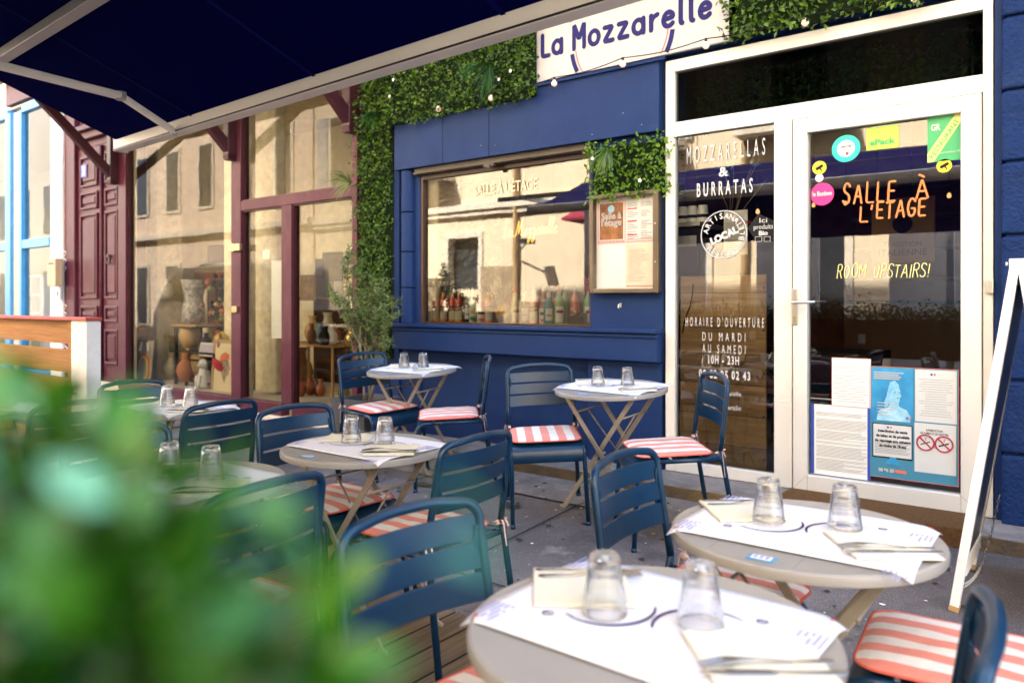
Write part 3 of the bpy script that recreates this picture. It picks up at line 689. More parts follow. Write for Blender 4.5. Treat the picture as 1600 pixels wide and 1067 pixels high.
mb = MB(); a, b = P(1450, 188), P(1503, 250); mb.box(a.x, b.x - .004, YG, YG + .002, b.z, a.z + .01); o = part('sticker', mb, M['green_st'], D); o['label'] = 'green square restaurant plaque sticker with a yellow diagonal band'
mb = MB(); mb.add([(a.x, YG-.001, b.z), (a.x + .028, YG-.001, b.z), (b.x-.004, YG-.001, a.z-.035), (b.x-.004, YG-.001, a.z+.01), (b.x - .026, YG-.001, a.z+.01), (a.x, YG-.001, b.z+.045)], [(0,1,2,3,4,5)])
part('sticker_band', mb, mat('straw_band', (.72,.66,.2), .4), D)
me = text_mesh('RESTAURANT', .036, 1.0, .001); ang = math.atan2((a.z - b.z), (b.x - a.x)) 
for v in me.vertices:
    x, y = v.co.x, v.co.y - .012; v.co = (x*math.cos(ang) - y*math.sin(ang), x*math.sin(ang) + y*math.cos(ang), 0)
join_meshes([(me, ((a.x + b.x)/2, (a.z + b.z)/2))], M['green_st'], 'lettering', D, YG - .002)
label_on('GR', 1463, 200, 10, V, D, 15, YG - .002, bold=0.0014); label_on('Décret du 8 février 1993', 1485, 238, 3.5, V, D, 34, YG - .002)
for (px, py) in ((1281.5, 263), (1476, 260)):
    o = disc(px, py, 10.5, M['yellow_st'], D); o['label'] = 'yellow round sticker with a security camera sign'
    c = P(px, py); mb = MB(); mb.bar((c.x - .018, YG - .0015, c.z - .008), (c.x + .02, YG - .0015, c.z + .012), .002, .016, up=(0,0,1)); mb.bar((c.x + .002, YG - .0015, c.z), (c.x + .014, YG - .0015, c.z - .02), .002, .006)
    part('camera_symbol', mb, M['ink_black'], D)
disc(1281.5, 279, 6, M['sheet'], D, label='small white round sticker'); disc(1286, 304, 17.5, M['pink_st'], D, label='pink round sticker with white script')
label_on('le Bonbon', 1286, 303, 7, V, D, 30, YG - .002, bold=0.0014)
# hanging plates seen behind the badge
c = P(1186, 352)
o = MB(); o.add([(FX(1168), -.002, P(1168, 357).z), (FX(1185), -.002, P(1185,334).z), (FX(1211), -.002, P(1211, 346).z), (FX(1211), -.002, P(1211, 378).z), (FX(1182), -.002, P(1182, 378).z)], [(4,3,2,1,0)])
part('black_tag', o, M['black'], G); 
label_on('Ici', 1193, 344, 8, V, G, 12, -.004); label_on('produits', 1193, 354, 8, V, G, 30, -.004); label_on('Bio', 1193, 364, 7, V, G, 14, -.004, bold=0.0014)
mb = MB()
for (xa, xb) in ((1180, 1191), (1194, 1204)):
    a, b = P(xa, 370), P(xb, 377)
    for e in ((a.x, b.x, a.z, a.z-.002), (a.x, b.x, b.z, b.z-.002), (a.x, a.x+.002, b.z, a.z), (b.x-.002, b.x, b.z, a.z)): mb.box(e[0], e[1], -.004, -.003, e[2], e[3])
part('tag_symbol', mb, V, G)

# ------------------------------------------------------------------ notices on the door
def sheet(px0, px1, pyt, pyb, m, label, lines=0, ink='ink_grey', y=YG - .003, border=None, head=0, bw=.004, pad=.06):
    x0, x1 = FX(px0), FX(px1); zt_, zb_ = HZ(px0, pyt), HZ(px0, pyb)
    mb = MB(); mb.box(x0, x1, y, y + .0012, zb_, zt_)
    o = mb.build('notice_sheet', m); tag(o, label, 'notice', 'notices taped inside the door glass')
    if border:
        mb = MB(); 
        for e in ((x0, x1, zt_ - bw, zt_), (x0, x1, zb_, zb_ + bw), (x0, x0 + bw, zb_ + bw, zt_ - bw), (x1 - bw, x1, zb_ + bw, zt_ - bw)): mb.box(e[0], e[1], y - .001, y, e[2], e[3])
        part('border', mb, M[border] if isinstance(border, str) else border, o)
    if lines:
        mb = MB(); r2 = random.Random(px0); H = zt_ - zb_; Wd = x1 - x0
        for k in range(lines):
            zl = zt_ - H*(pad + head) - (H*(1 - 2*pad - head)) * k / lines
            if r2.random() < .12: continue
            ww = r2.choice([1, 1, .96, .9, .55])
            mb.box(x0 + Wd*pad, x0 + Wd*pad + Wd*(1 - 2*pad)*ww, y - .0008, y - .0003, zl - .0022, zl)
        part('printed_lines', mb, M[ink], o)
    return o, x0, x1, zt_, zb_
s1 = sheet(1301, 1362, 558, 633, M['sheet'], 'off-white typed notice at the upper left of the door papers', 16, border='ink_coral', bw=.0015, head=.04)
s2 = sheet(1272, 1361, 630, 738, M['sheet'], 'large typed sheet with blue side borders at the lower left of the door papers', 44, head=.05)
mb = MB(); mb.box(s2[1] - .012, s2[1] + .006, YG - .0045, YG - .0035, s2[4], s2[3]); mb.box(s2[2] - .014, s2[2], YG - .0045, YG - .0035, s2[4], s2[3]); part('side_border', mb, mat('royal_blue_print', (.04,.08,.4), .4), s2[0])
# the big combined public poster
p_ = sheet(1360, 1499, 571, 742, M['teal_print'], 'large blue public health poster on the lower right of the door glass', 0, border='ink_coral', y=YG - .0025, bw=.0025)
PO = p_[0]
def onp(px0, px1, t, b, m, name, dy, lines=0, head=0, ink='ink_grey', parent=PO, rot=0):
    x0, x1 = FX(px0), FX(px1); zt_, zb_ = HZ(px0, t), HZ(px0, b); y = YG - .0025 - dy
    mb = MB(); mb.box(x0, x1, y - .0006, y, zb_, zt_); o = part(name, mb, m, parent)
    if lines:
        mb = MB(); r2 = random.Random(px0 * 3 + t); H = zt_ - zb_; Wd = x1 - x0
        for k in range(lines):
            zl = zt_ - H*(.08 + head) - (H*(.84 - head)) * k / lines
            ww = r2.choice([.95, .9, .8, .6]); mb.box(x0 + Wd*(.5 - ww*.44), x0 + Wd*(.5 + ww*.44), y - .0014, y - .0008, zl - .002, zl)
        part('printed_lines', mb, M[ink], parent)
    return x0, x1, zt_, zb_, y
a = onp(1363, 1428, 573.5, 656, M['cyan_print'], 'blue_photograph', .001)
mb = MB(); x0, x1, zt_, zb_, y = a; cx = (x0 + x1)/2 + .01; H = zt_ - zb_; y -= .0012     # pale bust of a woman
def blob(pts, dz=0): 
    mb.add([(cx + u*(x1-x0), y - dz, zb_ + v*H) for u, v in pts], [tuple(reversed(range(len(pts))))])
blob([(-.42,.02),(.38,.02),(.40,.12),(.30,.24),(.12,.30),(.10,.40),(-.10,.38),(-.12,.28),(-.34,.22),(-.40,.12)][::-1])
blob([(-.14,.40),(-.17,.52),(-.13,.64),(-.02,.72),(.09,.70),(.15,.60),(.15,.54),(.18,.49),(.14,.46),(.13,.38),(.05,.34),(-.06,.34)][::-1], .0003)
part('statue_picture', mb, M['pale_blue'], PO)
mb = MB(); blob([(-.17,.50),(-.24,.36),(-.22,.26),(-.14,.30),(-.10,.44),(-.06,.58),(.06,.63),(.13,.62),(.12,.70),(.02,.78),(-.10,.74)][::-1], .0006); part('statue_hair', mb, mat('blue_print_mid', (.12,.42,.65), .4, col2=(.3,.6,.8), vscale=30), PO)
mb = MB()
for (u, v, wd_) in ((.02,.55,.05),(.12,.55,.03),(.09,.45,.05)): mb.box(cx + (u-wd_/2)*(x1-x0), cx + (u+wd_/2)*(x1-x0), y-.0012, y-.0008, zb_+v*H, zb_+(v+.012)*H)
part('statue_features', mb, mat('deep_blue_print', (.02,.12,.3), .4), PO)
mb = MB()
for k, ww in enumerate((.72, .6, .66, .62)): mb.box(x0+.012, x0 + .012 + (x1-x0)*ww, y - .002, y - .0012, zt_ - .022 - k*.011, zt_ - .027 - k*.011)
part('poster_heading', mb, V, PO); mb = MB()
for k, ww in enumerate((.5, .55, .5, .35, .4)): mb.box(x0+.03, x0 + .03 + (x1-x0)*ww*.8, y - .002, y - .0015, zb_ + .10 - k*.016, zb_ + .104 - k*.016)
part('poster_lines', mb, V, PO)
b_ = onp(1364.5, 1427, 659, 712, M['black'], 'notice_border', .001); b2 = onp(1366, 1425.5, 660.5, 710, M['sheet_grey'], 'tobacco_notice', .002)
for k, t in enumerate(('Interdiction de vente', 'de tabac et de produits', 'de vapotage aux mineurs', 'de moins de 18 ans')):
    label_on(t, 1396, 673 + k*7.6, 4.2, M['ink_black'], PO, (46, 52, 56, 42)[k], b2[4] - .0015, bold=0.0010)
mb = MB()
for k in range(8): mb.box(b2[0] + .008, b2[1] - .008 - (k % 3)*.01, b2[4] - .0015, b2[4] - .0008, b2[3] + .075 - k*.008, b2[3] + .0775 - k*.008)
part('printed_lines', mb, M['ink_grey'], PO)
c_ = onp(1431, 1496, 576.5, 657, M['sheet_grey'], 'alcohol_notice', .001, 16, .10)
d_ = onp(1430, 1495, 659, 735, M['sheet_grey'], 'smoking_notice', .001)
label_on('INTERDICTION', 1461, 672, 3.4, M['ink_black'], PO, 26, d_[4] - .0015, bold=0.0003); label_on('DE FUMER ET DE VAPOTER', 1461, 677, 3.4, M['ink_black'], PO, 44, d_[4] - .0015, bold=0.0003)
for k, px in enumerate((1447, 1476)):
    c = P(px, 690.5 + k*3); r = .040; y = d_[4] - .002
    mb = MB(); mb.tube([(c.x + r*math.cos(t*.2618), y, c.z + r*math.sin(t*.2618)) for t in range(24)], .0042, 5, closed=True)
    mb.bar((c.x - r*.7, y, c.z + r*.7), (c.x + r*.7, y, c.z - r*.7), .003, .007, up=(0,0,1)); part('prohibition_ring', mb, mat('prohibition_red', (.42,.03,.08), .5), PO)
    mb = MB(); mb.bar((c.x - .024, y + .0012, c.z - .012), (c.x + .022, y + .0012, c.z + .006), .001, .008 if k else .005, up=(0,0,1)); mb.tube([(c.x+.004, y+.001, c.z+.012),(c.x-.002, y+.001, c.z+.018),(c.x+.006, y+.001, c.z+.026)], .0015, 4)
    part('cigarette_symbol', mb, M['ink_black'], PO)
for (px, py) in ((1391, 667), (1459, 585), (1421, 653)):
    c = P(px, py); mb = MB(); mb.box(c.x - .012, c.x - .002, d_[4] - .002, d_[4] - .0015, c.z - .005, c.z + .006); part('flag_mark', mb, mat('royal_blue_print', (0,0,0)), PO)
    mb = MB(); mb.box(c.x + .003, c.x + .012, d_[4] - .002, d_[4] - .0015, c.z - .005, c.z + .006); part('flag_mark', mb, M['ink_coral'], PO)
mb = MB(); c = P(1396, 722); mb.add([(c.x - .04, b2[4], c.z - .01), (c.x + .04, b2[4], c.z - .012), (c.x + .012, b2[4], c.z + .035), (c.x - .006, b2[4], c.z + .035)], [(0,1,2,3)]); part('poster_emblem', mb, M['cyan_print'], PO)
label_on('38 96 35', 1386, 733, 5, V, PO, 24, b2[4] - .001, bold=0.0014)
mb = MB(); c = P(1408, 736); mb.box(c.x - .028, c.x + .03, b2[4] - .0006, b2[4], c.z - .008, c.z + .008); part('poster_chip', mb, M['ink_coral'], PO)

# ------------------------------------------------------------------ timber boarding, coffee machine, cups behind the side light
mb = MB(); mb.box(FX(1058), FX(1192), .05, .07, z(-1.03), z(.17))
o = mb.build('timber_screen', M['wood_wall']); tag(o, 'brown oak board screen standing behind the side light glass', 'screen')
mb = MB()
for k in range(5): mb.tube([(FX(1189), .049, z(-.95 + k*.26)), (FX(1189), .046, z(-.95 + k*.26))], .006, 8)
part('screw_head', mb, M['dark'], o)
mb = MB(); mb.tube(round_path([(FX(1079), .04, z(.12)), (FX(1076), .04, z(.0)), (FX(1066), .04, z(-.1)), (FX(1062), .04, z(-.2))], .05), .0035, 6)
tag(mb.build('hanging_cable', M['black']), 'thin black cable hanging down the left of the timber screen', 'cable')
cmx0, cmx1 = FX(1060, CAMP + .3), FX(1108, CAMP + .3)
C = empty('coffee_machine', (0,0,0)); tag(C, 'black espresso machine standing behind the side light', 'coffee machine')
mb = MB(); mb.box(cmx0, cmx1, .15, .55, z(.18), z(.50)); part('body', mb, M['black'], C, bevel=.015)
mb = MB(); mb.box(cmx0 - .005, cmx1 + .01, .13, .56, z(.50), z(.53)); part('warming_tray', mb, mat('pale_metal', (.5,.47,.42), .35, metal=.7), C, bevel=.004)
mb = MB(); mb.box(cmx0 + .03, cmx1 - .02, .142, .149, z(.37), z(.44)); part('control_panel', mb, M['grey_metal'], C, bevel=.003)
mb = MB(); mb.tube([(FX(1112, 4.8), .2, z(.0)), (FX(1112, 4.8), .2, z(.42))], .05, 16); part('grinder_tube', mb, M['dark'], C, smooth=True)
def cup(x, y, zz_, lab):
    mb = MB(); mb.lathe([(0, 0), (.046, 0), (.043, .008), (.030, .105), (.030, .112), (0, .112)], 20, (0, 0, 0)); o = mb.build('paper_cup', M['white'], smooth=False, loc=(x, y, zz_)); smooth_angle(o)
    mb = MB(); mb.lathe([(.0412, .03), (.0385, .052)], 20); part('printed_band', mb, M['ink_black'], o)
    tag(o, lab, 'cup', 'white cups stacked upside down on the coffee machine')
cup(FX(1075, 4.83), .22, z(.53), 'white upturned cup at the left end of the coffee machine top')
cup(FX(1090, 4.83), .22, z(.53), 'white upturned cup in the middle of the coffee machine top')
cup(FX(1106, 4.83), .22, z(.53), 'white upturned cup nearest the round badge')
S = empty('price_list', (0,0,0)); tag(S, 'white printed price list propped behind the round badge on the side light', 'price list')
mb = MB(); x0, x1 = FX(1131, 4.65), FX(1168, 4.65); mb.box(x0, x1, .12, .122, z(.30), z(.58)); part('card', mb, M['sheet'], S)
mb = MB()
for k in range(14): mb.box(x0 + .012, x1 - .012 - (k*7 % 4)*.012, .1185, .1195, z(.50 - k*.013), z(.503 - k*.013))
part('printed_lines', mb, M['ink_grey'], S)
me_ = label_on('CARTE DES PIZZAS', 1149, 345, 5, M['ink_red'], S, 28, .118)
# small figure plants / dried stems behind the side light
mb = MB()
for k in range(7): mb.tube([(FX(1142,4.75), .2, z(.45)), (FX(1138 + k*5, 4.75), .2, z(.62 + .05*(k%3))), (FX(1120 + k*12, 4.75), .2 + .02*k, z(.80 + .06*(k % 3)))], .0025, 5)
o = mb.build('dried_branches', M['twig'], smooth=True); tag(o, 'thin branches rising behind the round badge', 'branches')
mb = MB(); r3 = random.Random(4)
for k in range(16):
    c = Vector((FX(1120 + r3.random()*62, 4.75), .2, z(.86 + r3.random()*.10))); a = r3.uniform(-1.2, 1.2); L = .07
    d = Vector((math.cos(a), 0, math.sin(a) - .3)) * L * (1 if r3.random() > .5 else -1); n_ = Vector((-d.z, 0, d.x)) * .16
    mb.add([c, c + d*.5 + n_, c + d, c + d*.5 - n_], [(0,1,2,3)])
part('leaves', mb, mat('blue_green_leaf', (.03,.16,.2), .5), o)

# interior hanging lamps
for i, (px, py, pd) in enumerate(((1271,321,6.6),(1321,318,7.0),(1370,320,7.4),(1424,316,6.9),(1483,306,6.2),(1184,331,5.6))):
    q = P(px, py, pd); L = empty('pendant_lamp', (q.x, q.y, q.z)); 
    mb = MB(); mb.lathe([(0,-.018),(.011,-.014),(.015,-.003),(.012,.011),(.006,.02),(0,.022)], 14); part('bulb', mb, M['bulb'], L, smooth=True)
    mb = MB(); mb.tube([(0,0,.03),(0,0,2.93 - q.z)], .004, 5); mb.tube([(0,0,.03),(0,0,.06)], .012, 8); part('cord', mb, M['black'], L)
    tag(L, ('pendant bulb seen just right of the pink sticker', 'pendant bulb seen behind the start of the orange writing', 'pendant bulb seen through the middle of the orange writing',
            'pendant bulb seen under the accented letter of the orange writing', 'pendant bulb seen below the right camera sticker', 'pendant bulb seen above the black tag in the side light')[i], 'lamp', 'bulbs hanging inside the restaurant')
# wall plaque behind the writing
q = P(1410, 350, 6.4); mb = MB(); mb.box(q.x - .22, q.x + .22, q.y, q.y + .02, q.z - .3, q.z + .2)
o = mb.build('wall_plaque', mat('aged_card', (.45,.26,.10), .6, var=.15), bevel=.01); tag(o, 'tan framed plaque hanging inside behind the orange writing', 'plaque')
mb = MB(); mb.lathe([(0,0),(.07,0),(.07,.004),(0,.004)], 20); oo = part('plaque_figure', mb, M['interior_dark'], o); oo.rotation_euler = (R(90),0,0); oo.location = (q.x, q.y - .001, q.z)
text('ITALIENNE', (q.x, q.y - .002, q.z - .24), .07, M['interior_dark'], o)
text('TRADITION', (q.x, q.y - .002, q.z - .17), .05, M['interior_dark'], o)

# ------------------------------------------------------------------ window display: bottles, pineapple vase, neon
def bottle_mesh(kind):
    body = {'bitter': [(0,0),(.036,0),(.039,.006),(.036,.05),(.037,.12),(.040,.17),(.034,.195),(.016,.225),(.0135,.27),(.0145,.29)],
            'slim': [(0,0),(.034,0),(.037,.005),(.037,.17),(.03,.2),(.014,.23),(.013,.285)],
            'square': [(0,0),(.036,0),(.04,.006),(.038,.15),(.03,.18),(.015,.20),(.0145,.245)]}[kind]
    return body
bottles = [(671,'bitter','r','a'),(683,'bitter','r','a'),(693.5,'bitter','r','a'),(706,'bitter','r','a'),(718,'bitter','r','a'),(729,'slim','d','b'),(740.5,'slim','c','g'),(753,'slim','p','w'),(766,'bitter','r','a'),
           (806,'slim','c','m'),(820,'square','w','s'),(834,'bitter','r','a'),(847.5,'slim','p','w'),(859,'square','t','s'),(873,'slim','g','m'),(918,'slim','g','m')]
liq = {'r': (.62,.04,.012), 'd': (.03,.02,.02), 'c': (.42,.52,.28), 'p': (.20,.02,.05), 'w': (.22,.08,.02), 't': (.02,.30,.36), 'g': (.12,.38,.10)}
def liqmat(k):
    return mat('bottle_glass_' + {'r':'red_orange','d':'smoke','c':'clear','p':'purple','w':'amber','t':'teal','g':'green'}[k], liq[k], .06, coat=1.0, spec=.8)
caps = {'a': M['ink_blue'], 'b': mat('cork', (.55,.36,.2), .8), 'g': M['steel'], 'w': M['white'], 'm': M['ink_red'], 's': M['white']}
blabels = ['', 'red aperitif bottle']
lab_txt = {'r': 'red orange aperitif bottle with a dark cap', 'd': 'dark spirit bottle with a small square label', 'c': 'clear bottle with a pale label', 'p': 'purple syrup bottle with a white label', 'w': 'amber bottle with a white square label', 't': 'short teal gin bottle', 'g': 'green vermouth bottle with an arched white label'}
ords = {671:'nearest the stone pier', 683:'second from the stone pier', 693.5:'third from the stone pier', 706:'fourth from the stone pier', 718:'fifth from the stone pier', 729:'right of the row of five red bottles', 740.5:'fourth to the left of the pineapple vase', 753:'beside the last red bottle left of the pineapple', 766:'just left of the pineapple vase', 806:'just right of the pineapple vase', 820:'second to the right of the pineapple vase', 834:'third to the right of the pineapple vase', 847.5:'fourth to the right of the pineapple vase', 859:'beside the purple syrup bottle', 873:'right of the teal bottle', 918:'at the right end of the window'}
for (px, kd, k, lb) in bottles:
    q = P(px, 505, CAMP + .13); prof = bottle_mesh(kd); zb0 = z(-.172)
    o = MB().lathe(prof, 20).build('bottle', liqmat(k), smooth=True, loc=(q.x, .13 + rnd.uniform(-.02,.02), zb0), rot=(0,0,R(38)+rnd.uniform(-.15,.15)))
    tag(o, lab_txt[k] + ' ' + ords[px], 'bottle', 'bottles lined up along the window ledge')
    top = prof[-1][1]; r = prof[-1][0] + .0015
    part('cap', MB().lathe([(r, top-.035),(r, top+.012),(0, top+.013)], 14), caps[lb], o, smooth=False)
    # front label: a curved patch
    def patch(z0, z1, rr, a0, a1, m, name, slope=0):
        mb = MB(); n = 8
        for i in range(n+1):
            a = R(a0 + (a1-a0)*i/n); mb.v += [(rr*math.sin(a), -rr*math.cos(a), z0 + slope*(i/n-.5)), (rr*math.sin(a), -rr*math.cos(a), z1 + slope*(i/n-.5))]
        for i in range(n): mb.f.append((2*i, 2*i+2, 2*i+3, 2*i+1)); mb.m.append(0)
        return part(name, mb, m, o)
    if lb == 'a':
        patch(.02, .125, .0405, -45, 45, mat('pale_label', (.75,.76,.6), .5), 'label'); patch(.108, .145, .0425, -55, 55, M['ink_blue'], 'label_band', .012)
        patch(.116, .135, .0432, -38, 38, mat('orange_print', (.85,.4,.05), .5), 'label_print', .010)
        patch(.02, .035, .0412, -45, 45, mat('orange_print', (.85,.4,.05), .5), 'label_foot'); patch(.228,.262,.0165,-180,180, mat('yellow_foil',(.7,.5,.08),.4),'neck_band')
    elif lb == 'm':
        patch(.03, .145, .0385, -52, 52, M['sheet'], 'label'); patch(.095, .118, .0392, -30, 30, M['ink_red'], 'label_print'); patch(.10, .113, .0396, -42, 42, M['ink_blue'], 'label_print')
    elif lb == 'w':
        patch(.01, .13, .0385, -60, 60, M['white'], 'label'); patch(.08, .1, .0392, -40, 40, M['ink_black'], 'label_print'); patch(.03, .05, .0392, -30, 30, M['ink_coral'], 'label_print'); patch(.232,.255,.0165,-180,180,M['ink_red'],'neck_band')
    elif lb == 'g':
        patch(.02, .14, .0385, -45, 45, mat('mint_label', (.65,.8,.66), .5), 'label'); patch(.085, .11, .0392, -30, 30, mat('orange_print', (0,0,0)), 'label_print'); patch(.03,.06,.0392,-30,30,M['green_st'],'label_print')
    else:
        patch(.04, .13, .0405, -40, 40, M['white'], 'label'); patch(.07, .085, .041, -25, 25, M['ink_grey'], 'label_print')
for i in range(15):
    px = 672 + i*16.2 + rnd.uniform(-2, 2)
    if 776 < px < 797: continue
    kd = rnd.choice(['bitter', 'slim', 'slim', 'square']); q = P(px, 505, CAMP + .25); prof = bottle_mesh(kd)
    o = MB().lathe(prof, 16).build('bottle', liqmat(rnd.choice('rdpdgr')), smooth=True, loc=(q.x, .25, z(-.172)), rot=(0, 0, R(38)))
    tag(o, 'dark bottle in the back row of the window display, half hidden by the front bottles', 'bottle', 'back row bottles in the window display')
    top = prof[-1][1]; r = prof[-1][0] + .0015; part('cap', MB().lathe([(r, top-.035),(r, top+.012),(0, top+.013)], 12), rnd.choice([M['ink_blue'], M['black'], M['ink_red']]), o)
# gold pineapple vase with dried leaves
q = P(787, 505, CAMP + .17); PV = empty('pineapple_vase', (q.x, .17, z(-.172))); tag(PV, 'gold wire pineapple vase holding dried palm leaves in the window', 'vase')
mb = MB()
for k in range(26):
    a0 = k * 2*math.pi/26
    for sgn in (1, -1):
        pts = []
        for j in range(13):
            t = j/12; r = .058*math.sin(math.pi*(.10 + .82*t))**.75 + .004; a = a0 + sgn*t*1.3; pts.append((r*math.cos(a), r*math.sin(a), .004 + t*.17))
        mb.tube(pts, .0016, 4)
part('wire_body', mb, M['gold'], PV); part('body', MB().lathe([(0,0),(.03,0),(.054,.05),(.053,.1),(.025,.165),(.02,.18)], 18), M['gold'], PV, smooth=True)
mb = MB(); r4 = random.Random(9)
for k in range(26):
    a = r4.random()*6.28; L = r4.uniform(.08, .19); sp = r4.uniform(.2, .7)
    b0 = Vector((0,0,.165)); tip = Vector((math.cos(a)*L*sp, math.sin(a)*L*sp, .165 + L)); mid = (b0+tip)/2 + Vector((0,0,.012)); sd = Vector((-math.sin(a), math.cos(a), 0))*.012
    mb.add([b0, mid+sd, tip, mid-sd], [(0,1,2,3)])
part('crown_leaves', mb, M['gold'], PV)
mb = MB()
for k in range(9):
    a = R(-75 + k*13); L = .16 + .05*math.sin(k*2.1); c = Vector((-.03, -.01, .24)); tip = c + Vector((math.sin(a)*L*.55 - .03, 0, math.cos(a)*L*.75)); sd = Vector((math.cos(a), 0, -math.sin(a)))*.014
    mb.add([c, (c+tip)/2+sd, tip, (c+tip)/2-sd], [(0,1,2,3)])
part('dried_palm', mb, mat('bleached_palm', (.75,.66,.5), .8), PV)
mb = MB()
for k in range(12):
    a = r4.uniform(-.5, .5); L = r4.uniform(.25, .48); mb.tube([(0,0,.18), (L*math.sin(a)*.5, 0, .18+L*.5), (L*math.sin(a)*1.1, 0, .18+L)], .0012, 4)
part('dried_stems', mb, mat('straw', (.5,.36,.16), .8), PV, smooth=True)
# black folded card with a diamond mark at the right of the display
mb = MB(); a, b = P(890, 489, 4.62), P(917, 512, 4.62); mb.box(a.x, b.x, .09, .094, z(-.168), a.z); o = mb.build('black_card', M['black']); tag(o, 'black card with white marks standing at the right end of the window display', 'card')
mb = MB(); c = Vector(((a.x*.3+b.x*.7), .088, z(-.115)))
for s in (.045, .03):
    pts = [(c.x, .088, c.z + s), (c.x + s*.8, .088, c.z), (c.x, .088, c.z - s), (c.x - s*.8, .088, c.z)]; mb.tube(pts, .0022, 4, closed=True)
mb.bar((a.x+.01, .088, z(-.04)), (a.x+.06, .088, z(-.07)), .002, .012, up=(0,0,1)); mb.bar((a.x+.005, .088, z(-.09)), (a.x+.05, .088, z(-.08)), .002, .006, up=(0,0,1))
part('white_mark', mb, V, o)
# pink flower at the window edge
mb = MB(); q = P(917, 439, 4.68); r4 = random.Random(3)
for k in range(24):
    a, b = r4.random()*6.28, r4.uniform(-1.2, 1.4); d = Vector((math.cos(a)*math.cos(b), math.sin(a)*math.cos(b), math.sin(b))) * .03; s = d.cross(Vector((.3,.5,.7))).normalized()*.012
    mb.add([q, q+d*.6+s, q+d, q+d*.6-s], [(0,1,2,3)])
o = mb.build('pink_flower', M['pink_st']); tag(o, 'pink flower standing at the right edge of the picture window', 'flower'); part('stem', MB().tube([(q.x,q.y,q.z),(q.x+.01,q.y,z(-.17))], .003, 6), M['leaf_dark'], o)
# neon sign
N = empty('neon_sign', (0,0,0)); tag(N, 'glowing orange neon script sign hanging in the picture window', 'neon sign')
YN = .30; pN = CAMP + YN
cur = bpy.data.curves
x0 = FX(786, pN); x1 = FX(872, pN); q0 = P(790, 370, pN)
mb = MB()
SCR = {'L': (.62, [[(.55,.9),(.35,1.02),(.2,.8),(.18,.35),(.02,.05),(.12,-.04),(.4,.06),(.66,.12)]]),
 'M': (1.0, [[(-.05,.0),(.08,.1),(.2,.6),(.3,1.0),(.34,.6),(.36,.1),(.5,.6),(.68,1.02),(.68,.5),(.72,.06),(.86,.04),(.98,.18)]]),
 'a': (.5, [[(.42,.38),(.25,.46),(.06,.32),(.03,.1),(.15,0),(.32,.12),(.42,.42),(.40,.1),(.46,.01),(.56,.12)]]),
 'o': (.46, [[(.25,.44),(.06,.34),(.02,.12),(.16,0),(.34,.1),(.37,.3),(.25,.44),(.34,.34),(.5,.36)]]),
 'z': (.46, [[(.0,.34),(.16,.46),(.32,.36),(.24,.2),(.1,.08),(.28,.04),(.28,-.22),(.12,-.42),(.0,-.3),(.2,-.08),(.5,.14)]]),
 'r': (.36, [[(.0,.12),(.12,.5),(.16,.38),(.32,.4),(.24,.1),(.32,.0),(.42,.12)]]),
 'e': (.4, [[(.0,.12),(.2,.22),(.32,.36),(.2,.46),(.07,.3),(.06,.08),(.2,.0),(.42,.14)]]),
 'l': (.32, [[(.0,.12),(.2,.5),(.3,.9),(.18,1.0),(.1,.7),(.1,.15),(.2,.0),(.36,.12)]])}
def script(txt, x, z0, h, mb, y, r, xs=1.0, rise=0.0):
    X_ = x
    for ch in txt:
        if ch == ' ': X_ += .28*h*xs; continue
        wd, pl = SCR[ch]
        for pts in pl:
            mb.tube(round_path([(X_ + (a + .18*b)*h*xs, y, z0 + b*h + rise*(X_ - x)) for a, b in pts], h*.12, 3), r, 7)
        X_ += wd*h*xs*.98
    return X_
hN = .135; wtot = (.62+.5+.28+1+.46+.46*2+.5+.36+.4+.32*2+.4)
script('La Mozzarelle', x0, q0.z - .01, hN, mb, YN, .0045, xs=(x1-x0)/(wtot*hN), rise=.02)
part('neon_tube', mb, M['neon'], N, smooth=True)
mb = MB(); mb.tube([(x0+.05, YN+.01, q0.z+.1), (x0+.05, YN+.01, z(1.1))], .0015, 4); mb.tube([(x1-.05, YN+.01, q0.z+.1), (x1-.05, YN+.01, z(1.1))], .0015, 4); mb.tube([(x0+.1, YN+.02, q0.z), (x0+.15, YN+.05, z(-.1)), (x0+.1, YN+.1, z(-.17))], .002, 5)
part('hanging_wire', mb, M['dark'], N)
# ------------------------------------------------------------------ menu case
mx0, mx1 = FX(921, 4.47), FX(1028, 4.47); zt_, zb_ = HZ(921, 306, 4.47), HZ(921, 458.5, 4.47)
C = empty('menu_case', (0,0,0)); tag(C, 'bronze framed glazed menu case hanging on the blue wall', 'menu case')
mb = MB(); fw = .028
mb.box(mx0, mx0 + fw, -.06, -.003, zb_, zt_); mb.box(mx1 - fw*1.4, mx1, -.06, -.003, zb_, zt_)
mb.box(mx0 + fw, mx1 - fw*1.4, -.06, -.003, zt_ - fw, zt_); mb.box(mx0 + fw, mx1 - fw*1.4, -.06, -.003, zb_, zb_ + fw*1.1)
part('frame', mb, mat('bronze_frame', (.16,.125,.085), .3, metal=.6, var=.2), C, bevel=.005)
ix0, ix1, iz0, iz1 = mx0 + fw, mx1 - fw*1.4, zb_ + fw*1.1, zt_ - fw
mb = MB(); mb.box(ix0, ix1, -.012, -.008, iz0, iz1); part('backing', mb, M['white'], C)
for k, (px, py) in enumerate(((1024, 349), (1024, 409))):
    q = P(px, py, 4.47); mb = MB(); mb.tube([(q.x, -.061, q.z), (q.x, -.066, q.z)], .006, 10); part('lock', mb, M['steel'], C)
Wd, Hh = ix1 - ix0, iz1 - iz0
def ms(u0, u1, v0, v1, m, name, dy=.0, parent=C):
    mb = MB(); mb.box(ix0 + u0*Wd, ix0 + u1*Wd, -.0135 - dy - .0006, -.0135 - dy, iz0 + v0*Hh, iz0 + v1*Hh); return part(name, mb, m, parent)
